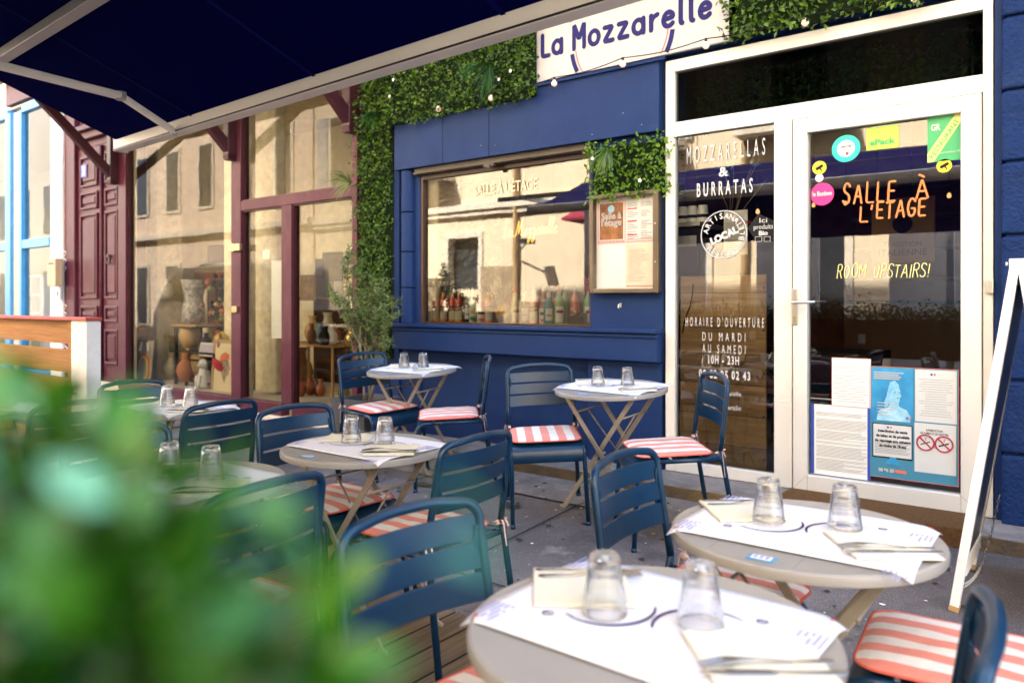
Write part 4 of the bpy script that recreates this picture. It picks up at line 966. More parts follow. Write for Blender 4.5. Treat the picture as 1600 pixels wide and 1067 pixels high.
page = ms(.02, .5, .50, .985, M['sheet'], 'menu_page'); page2 = ms(.51, .985, .50, .985, M['sheet'], 'menu_page'); page3 = ms(.02, .5, .015, .49, M['white'], 'menu_page'); page4 = ms(.51, .985, .015, .49, mat('cream_page', (.8,.68,.52), .5, var=.1, vscale=5), 'menu_page')
photo = ms(.06, .465, .545, .95, mat('food_photograph', (.55,.22,.07), .5, col2=(.10,.045,.025), vscale=16), 'menu_photograph', .001)
mb = MB(); pc = (ix0 + .26*Wd, iz0 + .885*Hh); mb.add([(pc[0] + .026*math.cos(i*.3927), -.0162, pc[1] + .026*math.sin(i*.3927)) for i in range(16)], [tuple(reversed(range(16)))]); part('menu_badge', mb, M['pale_blue'], C)
for k, t in enumerate(('Salle à', "l'étage")): text(t, (ix0 + .262*Wd, -.0165, iz0 + (.775 - k*.075)*Hh), .062, V, C, bold=.0015, name='menu_lettering')
mb = MB()
for j in range(18):
    u = .05 + j*.0245
    for (va, vb, s) in ((.955,.975,0),(.505,.535,0)): mb.box(ix0 + u*Wd, ix0 + (u+.012)*Wd, -.0165, -.0155, iz0 + va*Hh, iz0 + vb*Hh)
    u = .53 + j*.0245
    for (va, vb, s) in ((.972,.983,0),(.505,.518,0),(.53,.54,0),(.02,.035,0)): mb.box(ix0 + u*Wd, ix0 + (u+.012)*Wd, -.0165, -.0155, iz0 + va*Hh, iz0 + vb*Hh)
for u in (.495, .965, .03): mb.box(ix0 + u*Wd, ix0 + (u+.008)*Wd, -.0163, -.0155, iz0 + .5*Hh, iz0 + .975*Hh)
part('red_check_border', mb, M['ink_coral'], C)
mb = MB(); r2 = random.Random(5)
for k in range(22):
    v = .93 - k*.0185
    if k in (3, 4, 9, 10, 16): continue
    for u0 in (.54, .76): mb.box(ix0 + u0*Wd, ix0 + (u0 + r2.uniform(.08, .19))*Wd, -.0163, -.0155, iz0 + v*Hh, iz0 + (v+.005)*Hh)
for k in range(18):
    v = .42 - k*.02; mb.box(ix0 + .56*Wd, ix0 + (.56 + r2.uniform(.15, .34))*Wd, -.0163, -.0155, iz0 + v*Hh, iz0 + (v+.003)*Hh)
part('menu_lines', mb, M['ink_grey'], C)
mb = MB()
for v in (.865, .73, .58): mb.box(ix0 + .54*Wd, ix0 + .70*Wd, -.0166, -.0156, iz0 + v*Hh, iz0 + (v+.012)*Hh)
part('menu_headings', mb, M['ink_red'], C)
mb = MB(); mb.quad((ix0, -.05, iz0), (ix1, -.05, iz0), (ix1, -.05, iz1), (ix0, -.05, iz1)); part('glazing', mb, glass_pane_mat('menu_glass', .5), C)

# ------------------------------------------------------------------ main sign
ps = CAMP - .07
S = empty('shop_sign', (0,0,0)); tag(S, 'white restaurant sign board with rounded navy lettering above the blue front', 'sign')
sx0, sx1 = FX(832, ps), FX(1150, ps); mb = MB(); mb.box(sx0, sx1, -.07, -.002, HZ(832, 131, ps), z(2.35)); part('board', mb, mat('white_sign_board', (.40,.385,.39), .4), S, bevel=.003)
ys = -.072; base = HZ(847, 93, ps); cap = HZ(847, 54, ps) - base
def sl(ch, pxa, pxb, h=None, r=.0165):
    h = h or cap; xa, xb = FX(pxa, ps) + r, FX(pxb, ps) - r
    wd = SK[ch][0]; mx_ = max(p[0] for l in SK[ch][1] for p in l)
    strokes(ch, xa, base + r, h - 2*r, r, mbL, ys, (xb - xa) / (mx_ * (h - 2*r)), gap=0, flat=.12, n=10)
mbL = MB()
for ch, a, b in (('L',845,861),('a',861,880.5),('o',918,939),('z',941,961),('z',963,984),('a',986,1009),('r',1014,1031),('e',1033,1056),('l',1060,1070),('l',1076,1087),('e',1090,1114)): sl(ch, a, b, cap*1.02)
sl('M', 894, 916, cap*1.13)
part('lettering', mbL, M['ink_blue'], S)
mb = MB(); ce = (FX(969, ps), HZ(969, 55, ps)); re_ = .40
def arcband(mb, r0, r1, a0, a1, n=18):
    for i in range(n):
        t0, t1 = R(a0 + (a1-a0)*i/n), R(a0 + (a1-a0)*(i+1)/n)
        mb.add([(ce[0]+r*math.cos(t), ys - .001, ce[1]+r*math.sin(t)) for r, t in ((r0,t0),(r1,t0),(r1,t1),(r0,t1))], [(0,1,2,3)])
arcband(mb, .368, .40, 188, 208.5); arcband(mb, .368, .40, 331.5, 353)
part('emblem_arc', mb, M['ink_blue'], S)
mb = MB(); arcband(mb, .348, .354, 186, 212); arcband(mb, .348, .354, 328, 355); part('emblem_line', mb, M['ink_red'], S)
mb = MB(); a, b = P(889, 36, ps), P(897, 26, ps); mb.hexa([(a.x, ys-.002, a.z), (a.x+.03, ys-.002, a.z), (a.x+.03, ys, a.z), (a.x, ys, a.z), (a.x+.012, ys-.002, b.z), (a.x+.042, ys-.002, b.z), (a.x+.042, ys, b.z), (a.x+.012, ys, b.z)])
part('emblem_top', mb, M['ink_blue'], S)

# ------------------------------------------------------------------ leaves
def leaf_quad(mb, c, d, n, L, W, fold=.25):
    d = d.normalized(); s = d.cross(n)
    if s.length < 1e-4: s = Vector((1,0,0))
    s.normalize(); n = s.cross(d).normalized()
    a = c; t = c + d*L; m = c + d*L*.5; up = n*W*fold
    mb.add([a, m + s*W/2 + up, t, m - s*W/2 + up, m], [(0,4,1),(4,2,1),(0,3,4),(4,3,2)] )
def rv(r): 
    while 1:
        v = Vector((r.uniform(-1,1), r.uniform(-1,1), r.uniform(-1,1)))
        if .05 < v.length < 1: return v.normalized()
def green_panel(name_, label, x0, x1, z0, z1, y0, thick, m, seed, dens=3600, L=(.018,.034), edge=.03, spikes=(), blooms=0):
    r = random.Random(seed); th = empty(name_, (0,0,0)); tag(th, label, 'green wall', 'artificial foliage panels on the restaurant front')
    mb = MB(); mb.box(x0, x1, y0 - .015, y0, z0, z1); part('backing_grid', mb, mat('dark_grid', (.006,.014,.004), .9), th)
    mb = MB(); n = int((x1-x0)*(z1-z0)*dens)
    for i in range(n):
        x, zc = r.uniform(x0-edge, x1+edge), r.uniform(z0-edge, z1+edge)
        lump = .5 + .5*math.sin(x*23 + 2*math.sin(zc*17)) * math.sin(zc*19 + 1.5*math.sin(x*13))
        y = y0 - .012 - thick*(.25 + .75*lump)*r.random()**.6
        d = rv(r); d.y = -abs(d.y)*.9; d.z -= .1
        leaf_quad(mb, Vector((x, y, zc)), d, rv(r)*1.1 + Vector((0,-.6,.6)), r.uniform(*L), r.uniform(*L)*.62)
    part('leaves', mb, m, th)
    for (sx, sz, sl_, k, mm, down) in spikes:
        mb = MB()
        for i in range(k):
            a = r.uniform(0, 6.28); d = Vector((math.cos(a)*.8, -.7 - .3*r.random(), math.sin(a)*.8 - (.9 if down else -.1))).normalized(); L_ = sl_*r.uniform(.6, 1.1); s = d.cross(Vector((0,-1,.2))).normalized()*.0045
            b0 = Vector((sx, y0 - thick, sz)); mid = b0 + d*L_*.55; tip = b0 + d*L_ + Vector((0, 0, -L_*.28))
            mb.add([b0 - s*.4, b0 + s*.4, mid + s, tip, mid - s], [(0,1,2,4),(4,2,3)])
        part('grass_tuft', mb, M[mm], th)
    if blooms:
        mb = MB()
        for i in range(blooms):
            c = Vector((r.uniform(x0+.05,x1-.05), y0 - thick - .02, r.uniform(z0+.05,min(z1, z0+.5)-.05)))
            for k in range(5):
                a = k*1.257; d = Vector((math.cos(a), -.3, math.sin(a))); leaf_quad(mb, c, d, Vector((0,-1,0)), .016, .012)
        part('white_blooms', mb, M['white'], th)
    return th
xg0, xg1, xg2 = FX(563, 4.48), FX(606, 4.45), FX(834, 4.42)
green_panel('foliage_panel', 'artificial boxwood hedge panel left of the restaurant sign', xg1, xg2, HZ(700,176,4.42), z(2.3), -.075, .11, M['leaf'], 1, 3400, L=(.016,.046),
    spikes=((FX(790), HZ(790,110), .30, 60, 'leaf_dark', True), (FX(622), HZ(622,120), .22, 40, 'leaf', False), (FX(612), HZ(612,185), .2, 40, 'leaf_dark', True)), blooms=5)
green_panel('foliage_column', 'tall artificial boxwood column at the left edge of the blue front', xg0, xg1, HZ(585, 560, 4.45), z(2.3), -.004, .16, M['leaf'], 2, 4200, L=(.016,.044), edge=.008,
    spikes=((FX(572), HZ(572,290), .24, 50, 'leaf_olive', False),), blooms=0)
green_panel('foliage_panel', 'bright green foliage panel above the menu case', FX(914,4.4), FX(1034,4.4), HZ(970,303,4.4), HZ(970,222,4.4), -.012, .11, M['leaf_lime'], 3, 3000, L=(.024,.046),
    spikes=((FX(965), HZ(965,235), .2, 50, 'leaf', True),), blooms=2)
green_panel('foliage_panel', 'artificial foliage panel right of the restaurant sign above the door', FX(1133,4.4), FX(1480,4.4), HZ(1135,60,4.4), z(2.4), -.055, .14, M['leaf'], 4, 2600, L=(.026,.05),
    spikes=(), blooms=0)
# dark ivy behind the transom glass
mb = MB(); r = random.Random(8)
for i in range(1500):
    x, zc = r.uniform(FX(1060), FX(1535)), r.uniform(z(1.15), z(1.5)); leaf_quad(mb, Vector((x, r.uniform(.2,.4), zc)), rv(r), rv(r), .05, .03)
part('transom_foliage', mb, M['leaf_dark'], G)

# ------------------------------------------------------------------ string lights
SLt = empty('string_lights', (0,0,0)); tag(SLt, 'string of warm globe bulbs along the underside of the sign', 'string lights')
pts = []; bl = [(685,171),(767,154),(866,131),(973,101),(1103,72),(1258,36),(1430,-2)]
pb = CAMP - .13
for i, (px, py) in enumerate(bl):
    q = P(px, py, pb); pts.append(q + Vector((0, 0, .035)))
    mb = MB(); mb.lathe([(0,-.021),(.012,-.018),(.0205,-.006),(.0205,.004),(.013,.016),(.009,.024),(0,.025)], 16); part('bulb', mb, M['bulb_soft'], SLt, smooth=True, loc=q)
    mb = MB(); mb.tube([(0,0,.022),(0,0,.045)], .009, 8); part('socket', mb, M['black'], SLt, loc=q)
cable = []
for a, b in zip(pts, pts[1:]):
    for k in range(8):
        t = k/8; cable.append(a*(1-t) + b*t + Vector((0,0,-.02*math.sin(math.pi*t) + .008)))
part('cable', MB().tube(cable, .0035, 5), M['black'], SLt, smooth=True)

# ------------------------------------------------------------------ awning (free-standing, over the deck)
A = empty('awning', (-3.5, -3.0, 0)); A.location = (0,0,0); tag(A, 'navy awning with a white front bar and folding arms over the terrace', 'awning')
pB = 2.35; H0 = 1.03; K_ = .377; pC = 1.22
XA0, XA1 = -5.02, -.55
def aw(x, p, dz=0): return (x, p - CAMP, z(H0 + (pB - p)*K_) + dz)
mb = MB()
nX, nP = 60, 14
for i in range(nX+1):
    for j in range(nP+1):
        x = XA0 + .02 + (XA1 - XA0 - .04)*i/nX; p = pB - .02 - (pB - pC)*j/nP
        mb.v.append(aw(x, p, -.006*math.sin(math.pi*j/nP)*(1+.5*math.sin(x*2.1))))
for i in range(nX):
    for j in range(nP): a = i*(nP+1)+j; mb.f.append((a, a+nP+1, a+nP+2, a+1)); mb.m.append(0)
o = part('shaded_underside', mb, M['shaded_underside'], A, smooth=True)
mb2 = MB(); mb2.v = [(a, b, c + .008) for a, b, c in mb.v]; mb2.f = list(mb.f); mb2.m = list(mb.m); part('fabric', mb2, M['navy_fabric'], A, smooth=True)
for xs_ in (-4.0, -2.85, -1.7):
    mb = MB(); n_ = 12
    for j in range(n_+1): mb.v += [aw(xs_ - .012, pB - .03 - (pB - pC - .02)*j/n_, -.010), aw(xs_ + .012, pB - .03 - (pB - pC - .02)*j/n_, -.010)]
    for j in range(n_): mb.f.append((2*j, 2*j+1, 2*j+3, 2*j+2)); mb.m.append(0)
    part('seam', mb, mat('awning_seam', (.002,.004,.10), .8, spec=.05), A)
mb = MB(); prof = [(-.045,-.055),(.03,-.055),(.042,-.035),(.045,.0),(.04,.03),(.01,.045),(-.02,.04),(-.045,.01)]
yb = pB - CAMP; zb0 = z(H0)
vv = []
for x in (XA0, XA1): vv += [(x, yb + a, zb0 + b) for a, b in prof]
n = len(prof); mb.add(vv, [tuple(range(n)), tuple(reversed(range(n, 2*n)))] + [(i, i+n, (i+1)%n+n, (i+1)%n) for i in range(n)])
mb.box(XA0, XA1, yb + .043, yb + .050, zb0 - .025, zb0 - .021)
o = part('front_bar', mb, M['awning_metal'], A, bevel=.006)
mb = MB(); mb.box(XA0 - .008, XA0, yb - .047, yb + .05, zb0 - .058, zb0 + .048); part('end_cap', mb, M['grey_metal'], A, bevel=.006)
mb = MB(); mb.box(XA0, XA1, yb - .05, yb - .045, zb0 - .052, zb0 - .045); part('bar_groove', mb, M['dark'], A)
# cassette beam, second slope, posts
mb = MB(); mb.box(XA0 - 1.0, XA1, 1.56 - CAMP - .03, 1.56 - CAMP + .03, z(1.33) - .05, z(1.33) + .0); part('cross_beam', mb, M['grey_metal'], A, bevel=.004)
mb = MB()
for i in range(nX+1):
    for j in range(7):
        x = XA0 + (XA1 - XA0)*i/nX; p = pC - j*.27; mb.v.append((x, p - CAMP, z(H0 + (pB - pC)*K_) - j*.11 - .01))
for i in range(nX):
    for j in range(6): a = i*7+j; mb.f.append((a, a+7, a+8, a+1)); mb.m.append(0)
o = part('rear_fabric', mb, M['navy_fabric'], A, smooth=True); sm = o.modifiers.new('thickness', 'SOLIDIFY'); sm.thickness = .003
mb = MB(); mb.box(XA0, XA1, pC - CAMP - .05, pC - CAMP + .02, z(1.39), z(1.47)); part('ridge_cassette', mb, M['grey_metal'], A, bevel=.01)
for x in (-5.9, -1.2):
    mb = MB(); yq = -5.05; mb.box(x - .04, x + .04, yq - .04, yq + .04, .004, z(1.40)); mb.box(x - .12, x + .12, yq - .12, yq + .12, .004, .02); mb.box(x - .03, x + .03, yq + .04, pC - CAMP, z(1.34), z(1.40)); part('post', mb, M['white'], A, bevel=.004)
def arm(e, a0, a1):
    mb = MB(); mb.bar(a0, e, .055, .035); o = part('folding_arm', mb, M['awning_metal'], A, bevel=.008)
    mb = MB(); mb.bar(e, a1, .042, .028); part('forearm', mb, M['awning_metal'], o, bevel=.006)
    for q_, h_, r_ in ((e, .022, .028), (a1, .02, .016)): part('joint', MB().tube([Vector(q_) + Vector((0,0,-h_)), Vector(q_) + Vector((0,0,h_))], r_, 16), M['grey_metal'], o, bevel=.003)
E = P(203, 152, 1.98); E0 = P(0, 98, 1.36); arm(tuple(E), tuple(E + (E0 - E)*1.7), tuple(P(283, 208, 2.31)))
mb = MB(); q = P(284, 207, 2.33); mb.tube(arc((q.x, q.y, q.z - .012), .022, -60, 200, 10, 0, 2), .005, 6); part('bar_hook', mb, M['awning_metal'], A, smooth=True)
ca = Vector((XA0, pB - CAMP, 0)); ra = Matrix.Rotation(R(-2.6), 3, 'Z'); A.location = ca - ra @ ca; A.rotation_euler = (0, 0, R(-2.6))

# ------------------------------------------------------------------ olive tree in a grey pot
q = LZ(-1.0, 5.75); ox, oy = FX(572, 4.2), -.33
q = P(572, 662, 4.1); ox, oy = q.x, q.y; gz = ground_z(oy) + .07
PT = empty('grey_planter', (ox, oy, gz - .06)); tag(PT, 'square dark grey planter with an olive tree left of the blue front', 'planter')
mb = MB()
for s in ((-1,0),(1,0),(0,-1),(0,1)):
    if s[0]: mb.hexa([(s[0]*.15-.012, -.16,0),(s[0]*.15+.012,-.16,0),(s[0]*.15+.012,.16,0),(s[0]*.15-.012,.16,0),(s[0]*.19-.012,-.2,.40),(s[0]*.19+.012,-.2,.40),(s[0]*.19+.012,.2,.40),(s[0]*.19-.012,.2,.40)])
    else: mb.hexa([(-.138, s[1]*.15-.012,0),(.138, s[1]*.15-.012,0),(.138, s[1]*.15+.012,0),(-.138, s[1]*.15+.012,0),(-.178, s[1]*.19-.012,.40),(.178, s[1]*.19-.012,.40),(.178, s[1]*.19+.012,.40),(-.178, s[1]*.19+.012,.40)])
part('pot', mb, M['pot'], PT); part('soil', MB().box(-.17,.17,-.17,.17,.30,.35), mat('dark_soil', (.03,.02,.013), .95, bump=1, bscale=40), PT)
OT = empty('olive_tree', (ox, oy, gz + .29)); tag(OT, 'thin multi stemmed olive tree growing from the grey planter', 'tree')
r = random.Random(21); mbT = MB(); mbl = MB()
def branch(p, d, L, rad, lvl):
    pts = [p]; q = p.copy(); dd = d.copy(); n = 5
    for i in range(n):
        dd = (dd + Vector((r.uniform(-.2,.2), r.uniform(-.15,.15), r.uniform(-.05,.18)))).normalized(); q = q + dd*L/n; pts.append(q.copy())
    mbT.tube(pts, [rad*(1 - .6*i/n) for i in range(n+1)], 6)
    if lvl < 3:
        for k in range(3 if lvl else 3):
            i = r.randint(2, n); a = r.uniform(0, 6.28); nd = (dd + Vector((math.cos(a), math.sin(a)*.6, r.uniform(.0,.5)))*.75).normalized(); branch(pts[i], nd, L*r.uniform(.42,.62), rad*.5, lvl+1)
    if lvl >= 1:
        for i in range(26 if lvl == 3 else 12):
            t = r.random()*n; i0 = min(int(t), n-1); c = pts[i0].lerp(pts[i0+1], t - i0); dr = (rv(r) + Vector((0,0,.3))).normalized()
            leaf_quad(mbl, c, dr, rv(r), r.uniform(.03,.055), .011, .1)
for (dx, dy, L) in ((-.10,-.05,.62),(.05,.0,.72),(.32,-.05,.72),(-.25,.0,.6),(.5,-.1,.55),(-.02,-.12,.5)):
    branch(Vector((r.uniform(-.04,.04), r.uniform(-.04,.04), .0)), Vector((dx, dy, 1)).normalized(), L, .011, 0)
part('trunk', mbT, M['twig'], OT, smooth=True); part('crown', mbl, M['leaf_olive'], OT)
# ------------------------------------------------------------------ placing furniture on the real ground
def seat_lz(l, zz): x, y = LZ(l, zz); return x, y
def solve(px, py, h):
    x, y = 0, -1
    for _ in range(20):
        H = CAMH - (ground_z(y) + h); dz = FPX*H/(py - HOR); x, y = LZ((px-800)/FPX*dz, dz)
    return x, y
def yaw_lz(l, zz): X = -CT*zz + ST*l; Y = ST*zz + CT*l; return math.atan2(Y, X)
def place(o, x, y, yaw, lift=0.0):
    t = math.atan(0.11/1.84) if -2.2 < y < -.3 else 0
    o.matrix_world = Matrix.Translation((x, y, ground_z(y) + lift)) @ Matrix.Rotation(t, 4, 'X') @ Matrix.Rotation(yaw, 4, 'Z')
    loc, rot, _ = o.matrix_world.decompose(); o.location = loc; o.rotation_euler = rot.to_euler()
def local(o, v):        # a point in a placed thing's frame -> world placement basis
    return o.location + o.rotation_euler.to_matrix() @ Vector(v)

# ------------------------------------------------------------------ chair
def make_chair():
    t = empty('bistro_chair'); m = M['chair']; r = .0125
    for s in (-1, 1):
        mb = MB(); mb.tube(round_path([(.235, s*.205, 0), (.200, s*.198, .405), (.165, s*.195, .430), (.10, s*.193, .430)], .05, 6), r, 12); mb.tube([(.236, s*.205, -.002), (.2345, s*.205, .02)], .015, 12)
        part('leg', mb, m, t, smooth=True)
        mb = MB(); mb.tube([(-.285, s*.215, 0), (-.225, s*.203, .40), (-.212, s*.20, .47)], r, 12); mb.tube([(-.286, s*.215, -.002), (-.283, s*.215, .02)], .015, 12)
        part('leg', mb, m, t, smooth=True)
    mb = MB(); pts = [(-.212, -.20, .47), (-.232, -.195, .60), (-.262, -.190, .795), (-.285, -.06, .812), (-.285, .06, .812), (-.262, .190, .795), (-.232, .195, .60), (-.212, .20, .47)]
    p2 = round_path(pts, .045, 7); mb.tube(p2, r, 12); part('back_frame', mb, m, t, smooth=True)
    mb = MB()
    for s in (-1, 1): mb.tube([(.10, s*.193, .430), (-.219, s*.201, .430)], r*.9, 10)
    mb.tube([(-.214, -.196, .425), (-.214, .196, .425)], r*.8, 8); mb.tube([(.17, -.19, .405), (.17, .19, .405)], r*.7, 8)
    part('seat_frame', mb, m, t, smooth=True)
    # curved back slats with narrow slits
    mb = MB(); nY = 14
    def xb(zz, y): return -.212 - (zz - .47)*.155 - .026*(1 - (y/.19)**2)
    for (a, b) in ((.712, .770), (.645, .703), (.572, .636)):
        v0 = len(mb.v)
        for i in range(nY+1):
            y = -.186 + .372*i/nY; e = abs(y/.186)
            cut = .004 * (1 if e < .86 else 1 - (e-.86)/.14*1.6)
            for (zz, dx) in ((a + cut*.0, .003), (b, .003), (b, -.003), (a, -.003)):
                mb.v.append((xb(zz, y) + dx, y, zz))
        for i in range(nY):
            o = v0 + i*4
            for j in range(4): mb.f.append((o+j, o+(j+1)%4, o+4+(j+1)%4, o+4+j)); mb.m.append(0)
        mb.f.append((v0, v0+3, v0+2, v0+1)); mb.m.append(0); o = v0 + nY*4; mb.f.append((o, o+1, o+2, o+3)); mb.m.append(0)
    for s in (-1, 1):          # solid ends of the slats
        mb.box(-.2225 - .030, -.2225 - .024, s*.170, s*.188, .60, .745)
    o = part('backrest', mb, m, t, bevel=.002); smooth_angle(o, 35)
    # seat slats and rolled front apron
    mb = MB()
    for k in range(4):
        x0 = -.20 + k*.078; mb.box(x0, x0 + .062, -.184, .184, .433, .438)
    pr = [(.112, .438), (.165, .436), (.196, .424), (.212, .400), (.216, .365), (.212, .345)]; v0 = len(mb.v)
    for s in (-1, 1):
        for (x, zz) in pr: mb.v.append((x, s*.19, zz))
        for (x, zz) in reversed(pr): mb.v.append((x - .004, s*.19, zz - .004))
    n = 12
    for i in range(n): mb.f.append((v0+i, v0+(i+1)%n, v0+n+(i+1)%n, v0+n+i)); mb.m.append(0)
    mb.f.append(tuple(range(v0+n-1, v0-1, -1))); mb.m.append(0); mb.f.append(tuple(range(v0+n, v0+2*n))); mb.m.append(0)
    o = part('seat', mb, m, t, bevel=.0015); smooth_angle(o, 40)
    return t
def cushion_material():
    m = bpy.data.materials.new('coral_striped_cotton'); m.use_nodes = True; nt = m.node_tree; b = nt.nodes['Principled BSDF']; b.inputs['Roughness'].default_value = .85
    b.inputs['Sheen Weight'].default_value = .2
    tc = nt.nodes.new('ShaderNodeTexCoord'); sp = nt.nodes.new('ShaderNodeSeparateXYZ'); nt.links.new(tc.outputs['Object'], sp.inputs[0])
    nz = nt.nodes.new('ShaderNodeTexNoise'); nz.inputs['Scale'].default_value = 9; nt.links.new(tc.outputs['Object'], nz.inputs[0])
    a = nt.nodes.new('ShaderNodeMath'); a.operation = 'MULTIPLY_ADD'; a.inputs[1].default_value = 1/.088; a.inputs[2].default_value = .22; nt.links.new(sp.outputs[1], a.inputs[0])
    w_ = nt.nodes.new('ShaderNodeMath'); w_.operation = 'MULTIPLY_ADD'; w_.inputs[1].default_value = .10; nt.links.new(nz.outputs['Fac'], w_.inputs[0]); nt.links.new(a.outputs[0], w_.inputs[2])
    f = nt.nodes.new('ShaderNodeMath'); f.operation = 'FRACT'; nt.links.new(w_.outputs[0], f.inputs[0])
    r_ = nt.nodes.new('ShaderNodeValToRGB'); e = r_.color_ramp.elements; e[0].position = 0; e[0].color = (.72, .215, .16, 1); e[1].position = .495; e[1].color = (.72, .215, .16, 1)
    for pos, c in ((.505, (.74, .68, .63, 1)), (.99, (.74, .68, .63, 1)), (1.0, (.72, .215, .16, 1))): q = e.new(pos); q.color = c
    nt.links.new(f.outputs[0], r_.inputs[0])
    n2 = nt.nodes.new('ShaderNodeTexNoise'); n2.inputs['Scale'].default_value = 26; n2.inputs['Detail'].default_value = 5; nt.links.new(tc.outputs['Object'], n2.inputs[0])
    mr = nt.nodes.new('ShaderNodeMapRange'); mr.inputs[3].default_value = .82; mr.inputs[4].default_value = 1.12; nt.links.new(n2.outputs['Fac'], mr.inputs[0])
    hs = nt.nodes.new('ShaderNodeHueSaturation'); nt.links.new(mr.outputs[0], hs.inputs['Value']); nt.links.new(r_.outputs[0], hs.inputs['Color'])
    nt.links.new(hs.outputs[0], b.inputs['Base Color'])
    bp = nt.nodes.new('ShaderNodeBump'); bp.inputs['Strength'].default_value = .5; bp.inputs['Distance'].default_value = .006; nt.links.new(n2.outputs['Fac'], bp.inputs['Height']); nt.links.new(bp.outputs[0], b.inputs['Normal'])
    return m
M['cushion'] = cushion_material(); M['piping'] = mat('coral_piping', (.62, .12, .08), .8); M['ribbon'] = mat('coral_ribbon', (.75, .30, .22), .8, col2=(.8,.68,.6), vscale=40)
def make_cushion():
    N_ = 22; mb = MB(); hx = .19; r = random.Random(2)
    def sq(u, v):    # rounded square
        x, y = u*hx, v*hx
        k = max(abs(u), abs(v)); 
        if k > 0: 
            c = .055/hx; au, av = abs(u), abs(v)
            if au > 1-c and av > 1-c:
                du, dv = au-(1-c), av-(1-c); d = math.hypot(du, dv); mxx = max(du, dv)
                if d > 0: f = mxx/d; x = math.copysign((1-c + du*f)*hx, u); y = math.copysign((1-c + dv*f)*hx, v)
        return x, y
    for top in (1, -1):
        v0 = len(mb.v)
        for i in range(N_+1):
            for j in range(N_+1):
                u, v = -1 + 2*i/N_, -1 + 2*j/N_; x, y = sq(u, v); pf = (1 - abs(u)**5)*(1 - abs(v)**5)
                th = .016*pf**.6 + (.0015*math.sin(9*u+2)*math.cos(8*v) + .001*math.sin(23*v+u*5))*pf
                mb.v.append((x, y, .018 + (th if top > 0 else -.014*pf**.5)))
        for i in range(N_):
            for j in range(N_):
                a = v0 + i*(N_+1)+j; f = (a, a+N_+1, a+N_+2, a+1); mb.f.append(f if top > 0 else f[::-1]); mb.m.append(0)
    c = mb.build('seat_cushion', M['cushion'], smooth=True)
    mb = MB(); pts = []
    for (cx, cy_, a0) in ((1,1,0),(-1,1,90),(-1,-1,180),(1,-1,270)):
        for k in range(6): a = R(a0 + 18*k); pts.append((cx*.135 + .056*math.cos(a), cy_*.135 + .056*math.sin(a), .018))
    mb.tube(pts, .0035, 6, closed=True); part('piping', mb, M['piping'], c, smooth=True)
    for s in (-1, 1):
        mb = MB(); b0 = Vector((-.195, s*.186, .02)); rr = random.Random(3+s)
        for (dx, dy, L, up) in ((-.045, s*.02, .03, .02), (-.04, s*.035, .025, -.015), (-.05, s*.01, .09, -.08), (-.035, s*.03, .11, -.115)):
            e = b0 + Vector((dx, dy, up)); mid = b0 + Vector((dx*.7, dy*.8, .018)); P3 = round_path([b0, mid, e], .03, 5)
            for a, b in zip(P3, P3[1:]): mb.bar(a, b, .007, .0015, up=(1,0,.2))
        mb.tube([(-.205, s*.19, .02), (-.228, s*.20, .02)], .008, 8); part('ribbon_tie', mb, M['ribbon'], c)
    return c
chair0, cush0 = make_chair(), make_cushion()
F_X, F_mX = 0.0, math.pi
CH = [  # x, y, yaw, chair label, cushion label, group
 (*seat_lz(-.90, 5.41), yaw_lz(.65, -.76), 'petrol blue chair beside the olive tree, left of the round table under the sill', 'striped cushion on the chair beside the olive tree'),
 (*solve(706, 641, .47), yaw_lz(-.97, -.12), 'petrol blue chair seen edge-on, right of the round table under the sill', 'striped cushion on the chair seen edge-on under the sill'),
 (*solve(855, 672, .47), yaw_lz(.04, -1), 'petrol blue chair facing the viewer in front of the blue wall', 'striped cushion whose stripes run straight towards the viewer'),
 (*solve(1045, 692, .47), yaw_lz(-.985, -.06), 'petrol blue chair in front of the phone number on the side light', 'striped cushion on the chair in front of the side light'),
 (*seat_lz(.55, 2.13), yaw_lz(.78, -.62), 'petrol blue chair with its back to us left of the table by the entrance', 'striped cushion half hidden between the two nearest tables'),
 (*seat_lz(1.03, 1.77), yaw_lz(-.84, .54), 'chair with its seat in the bottom right corner, right of the table by the entrance', 'large striped cushion in the bottom right corner'),
 (*seat_lz(.455, 1.245), yaw_lz(-.85, .53), 'chair whose curved back top rises at the bottom right edge', 'cushion tucked under the nearest table from the right'),
 (*seat_lz(-.03, 1.50), yaw_lz(.70, -.714), 'petrol blue chair at the bottom centre, left of the nearest table', 'cushion showing red at the bottom edge left of the nearest table'),
 (*seat_lz(-.33, 2.79), yaw_lz(-.80, .60), 'petrol blue chair with long hanging cushion ribbons in the middle of the terrace', 'striped cushion with long ribbons hanging behind'),
 (*seat_lz(-.85, 2.10), yaw_lz(-.84, .54), 'dark blue chair half veiled by the leaves, right of the table behind the bush', 'cushion of the chair half veiled by the leaves'),
 (*seat_lz(-.75, 3.19), yaw_lz(.79, -.61), 'dark blue chair left of the middle table, its seat under the table', 'striped cushion under the middle table'),
 (*seat_lz(-1.56, 3.66), yaw_lz(-.84, .54), 'dark blue chair with its back to us, right of the far left table', 'striped cushion with orange stripes beside the far left table'),
 (*seat_lz(-1.99, 4.27), yaw_lz(.8, -.6), 'farthest left chair behind the far left table, next to the pine barrier', 'cushion on the farthest left chair behind its table'),
 (*seat_lz(-1.24, 2.64), yaw_lz(.8, -.6), 'chair whose top rail curves behind the green leaves on the left', 'cushion of the chair hidden behind the leaves on the left'),
 (*seat_lz(-2.22, 3.68), yaw_lz(-.8, .6), 'chair at the left edge in front of the pine barrier, blurred by leaves', 'cushion of the blurred chair at the left edge'),
]
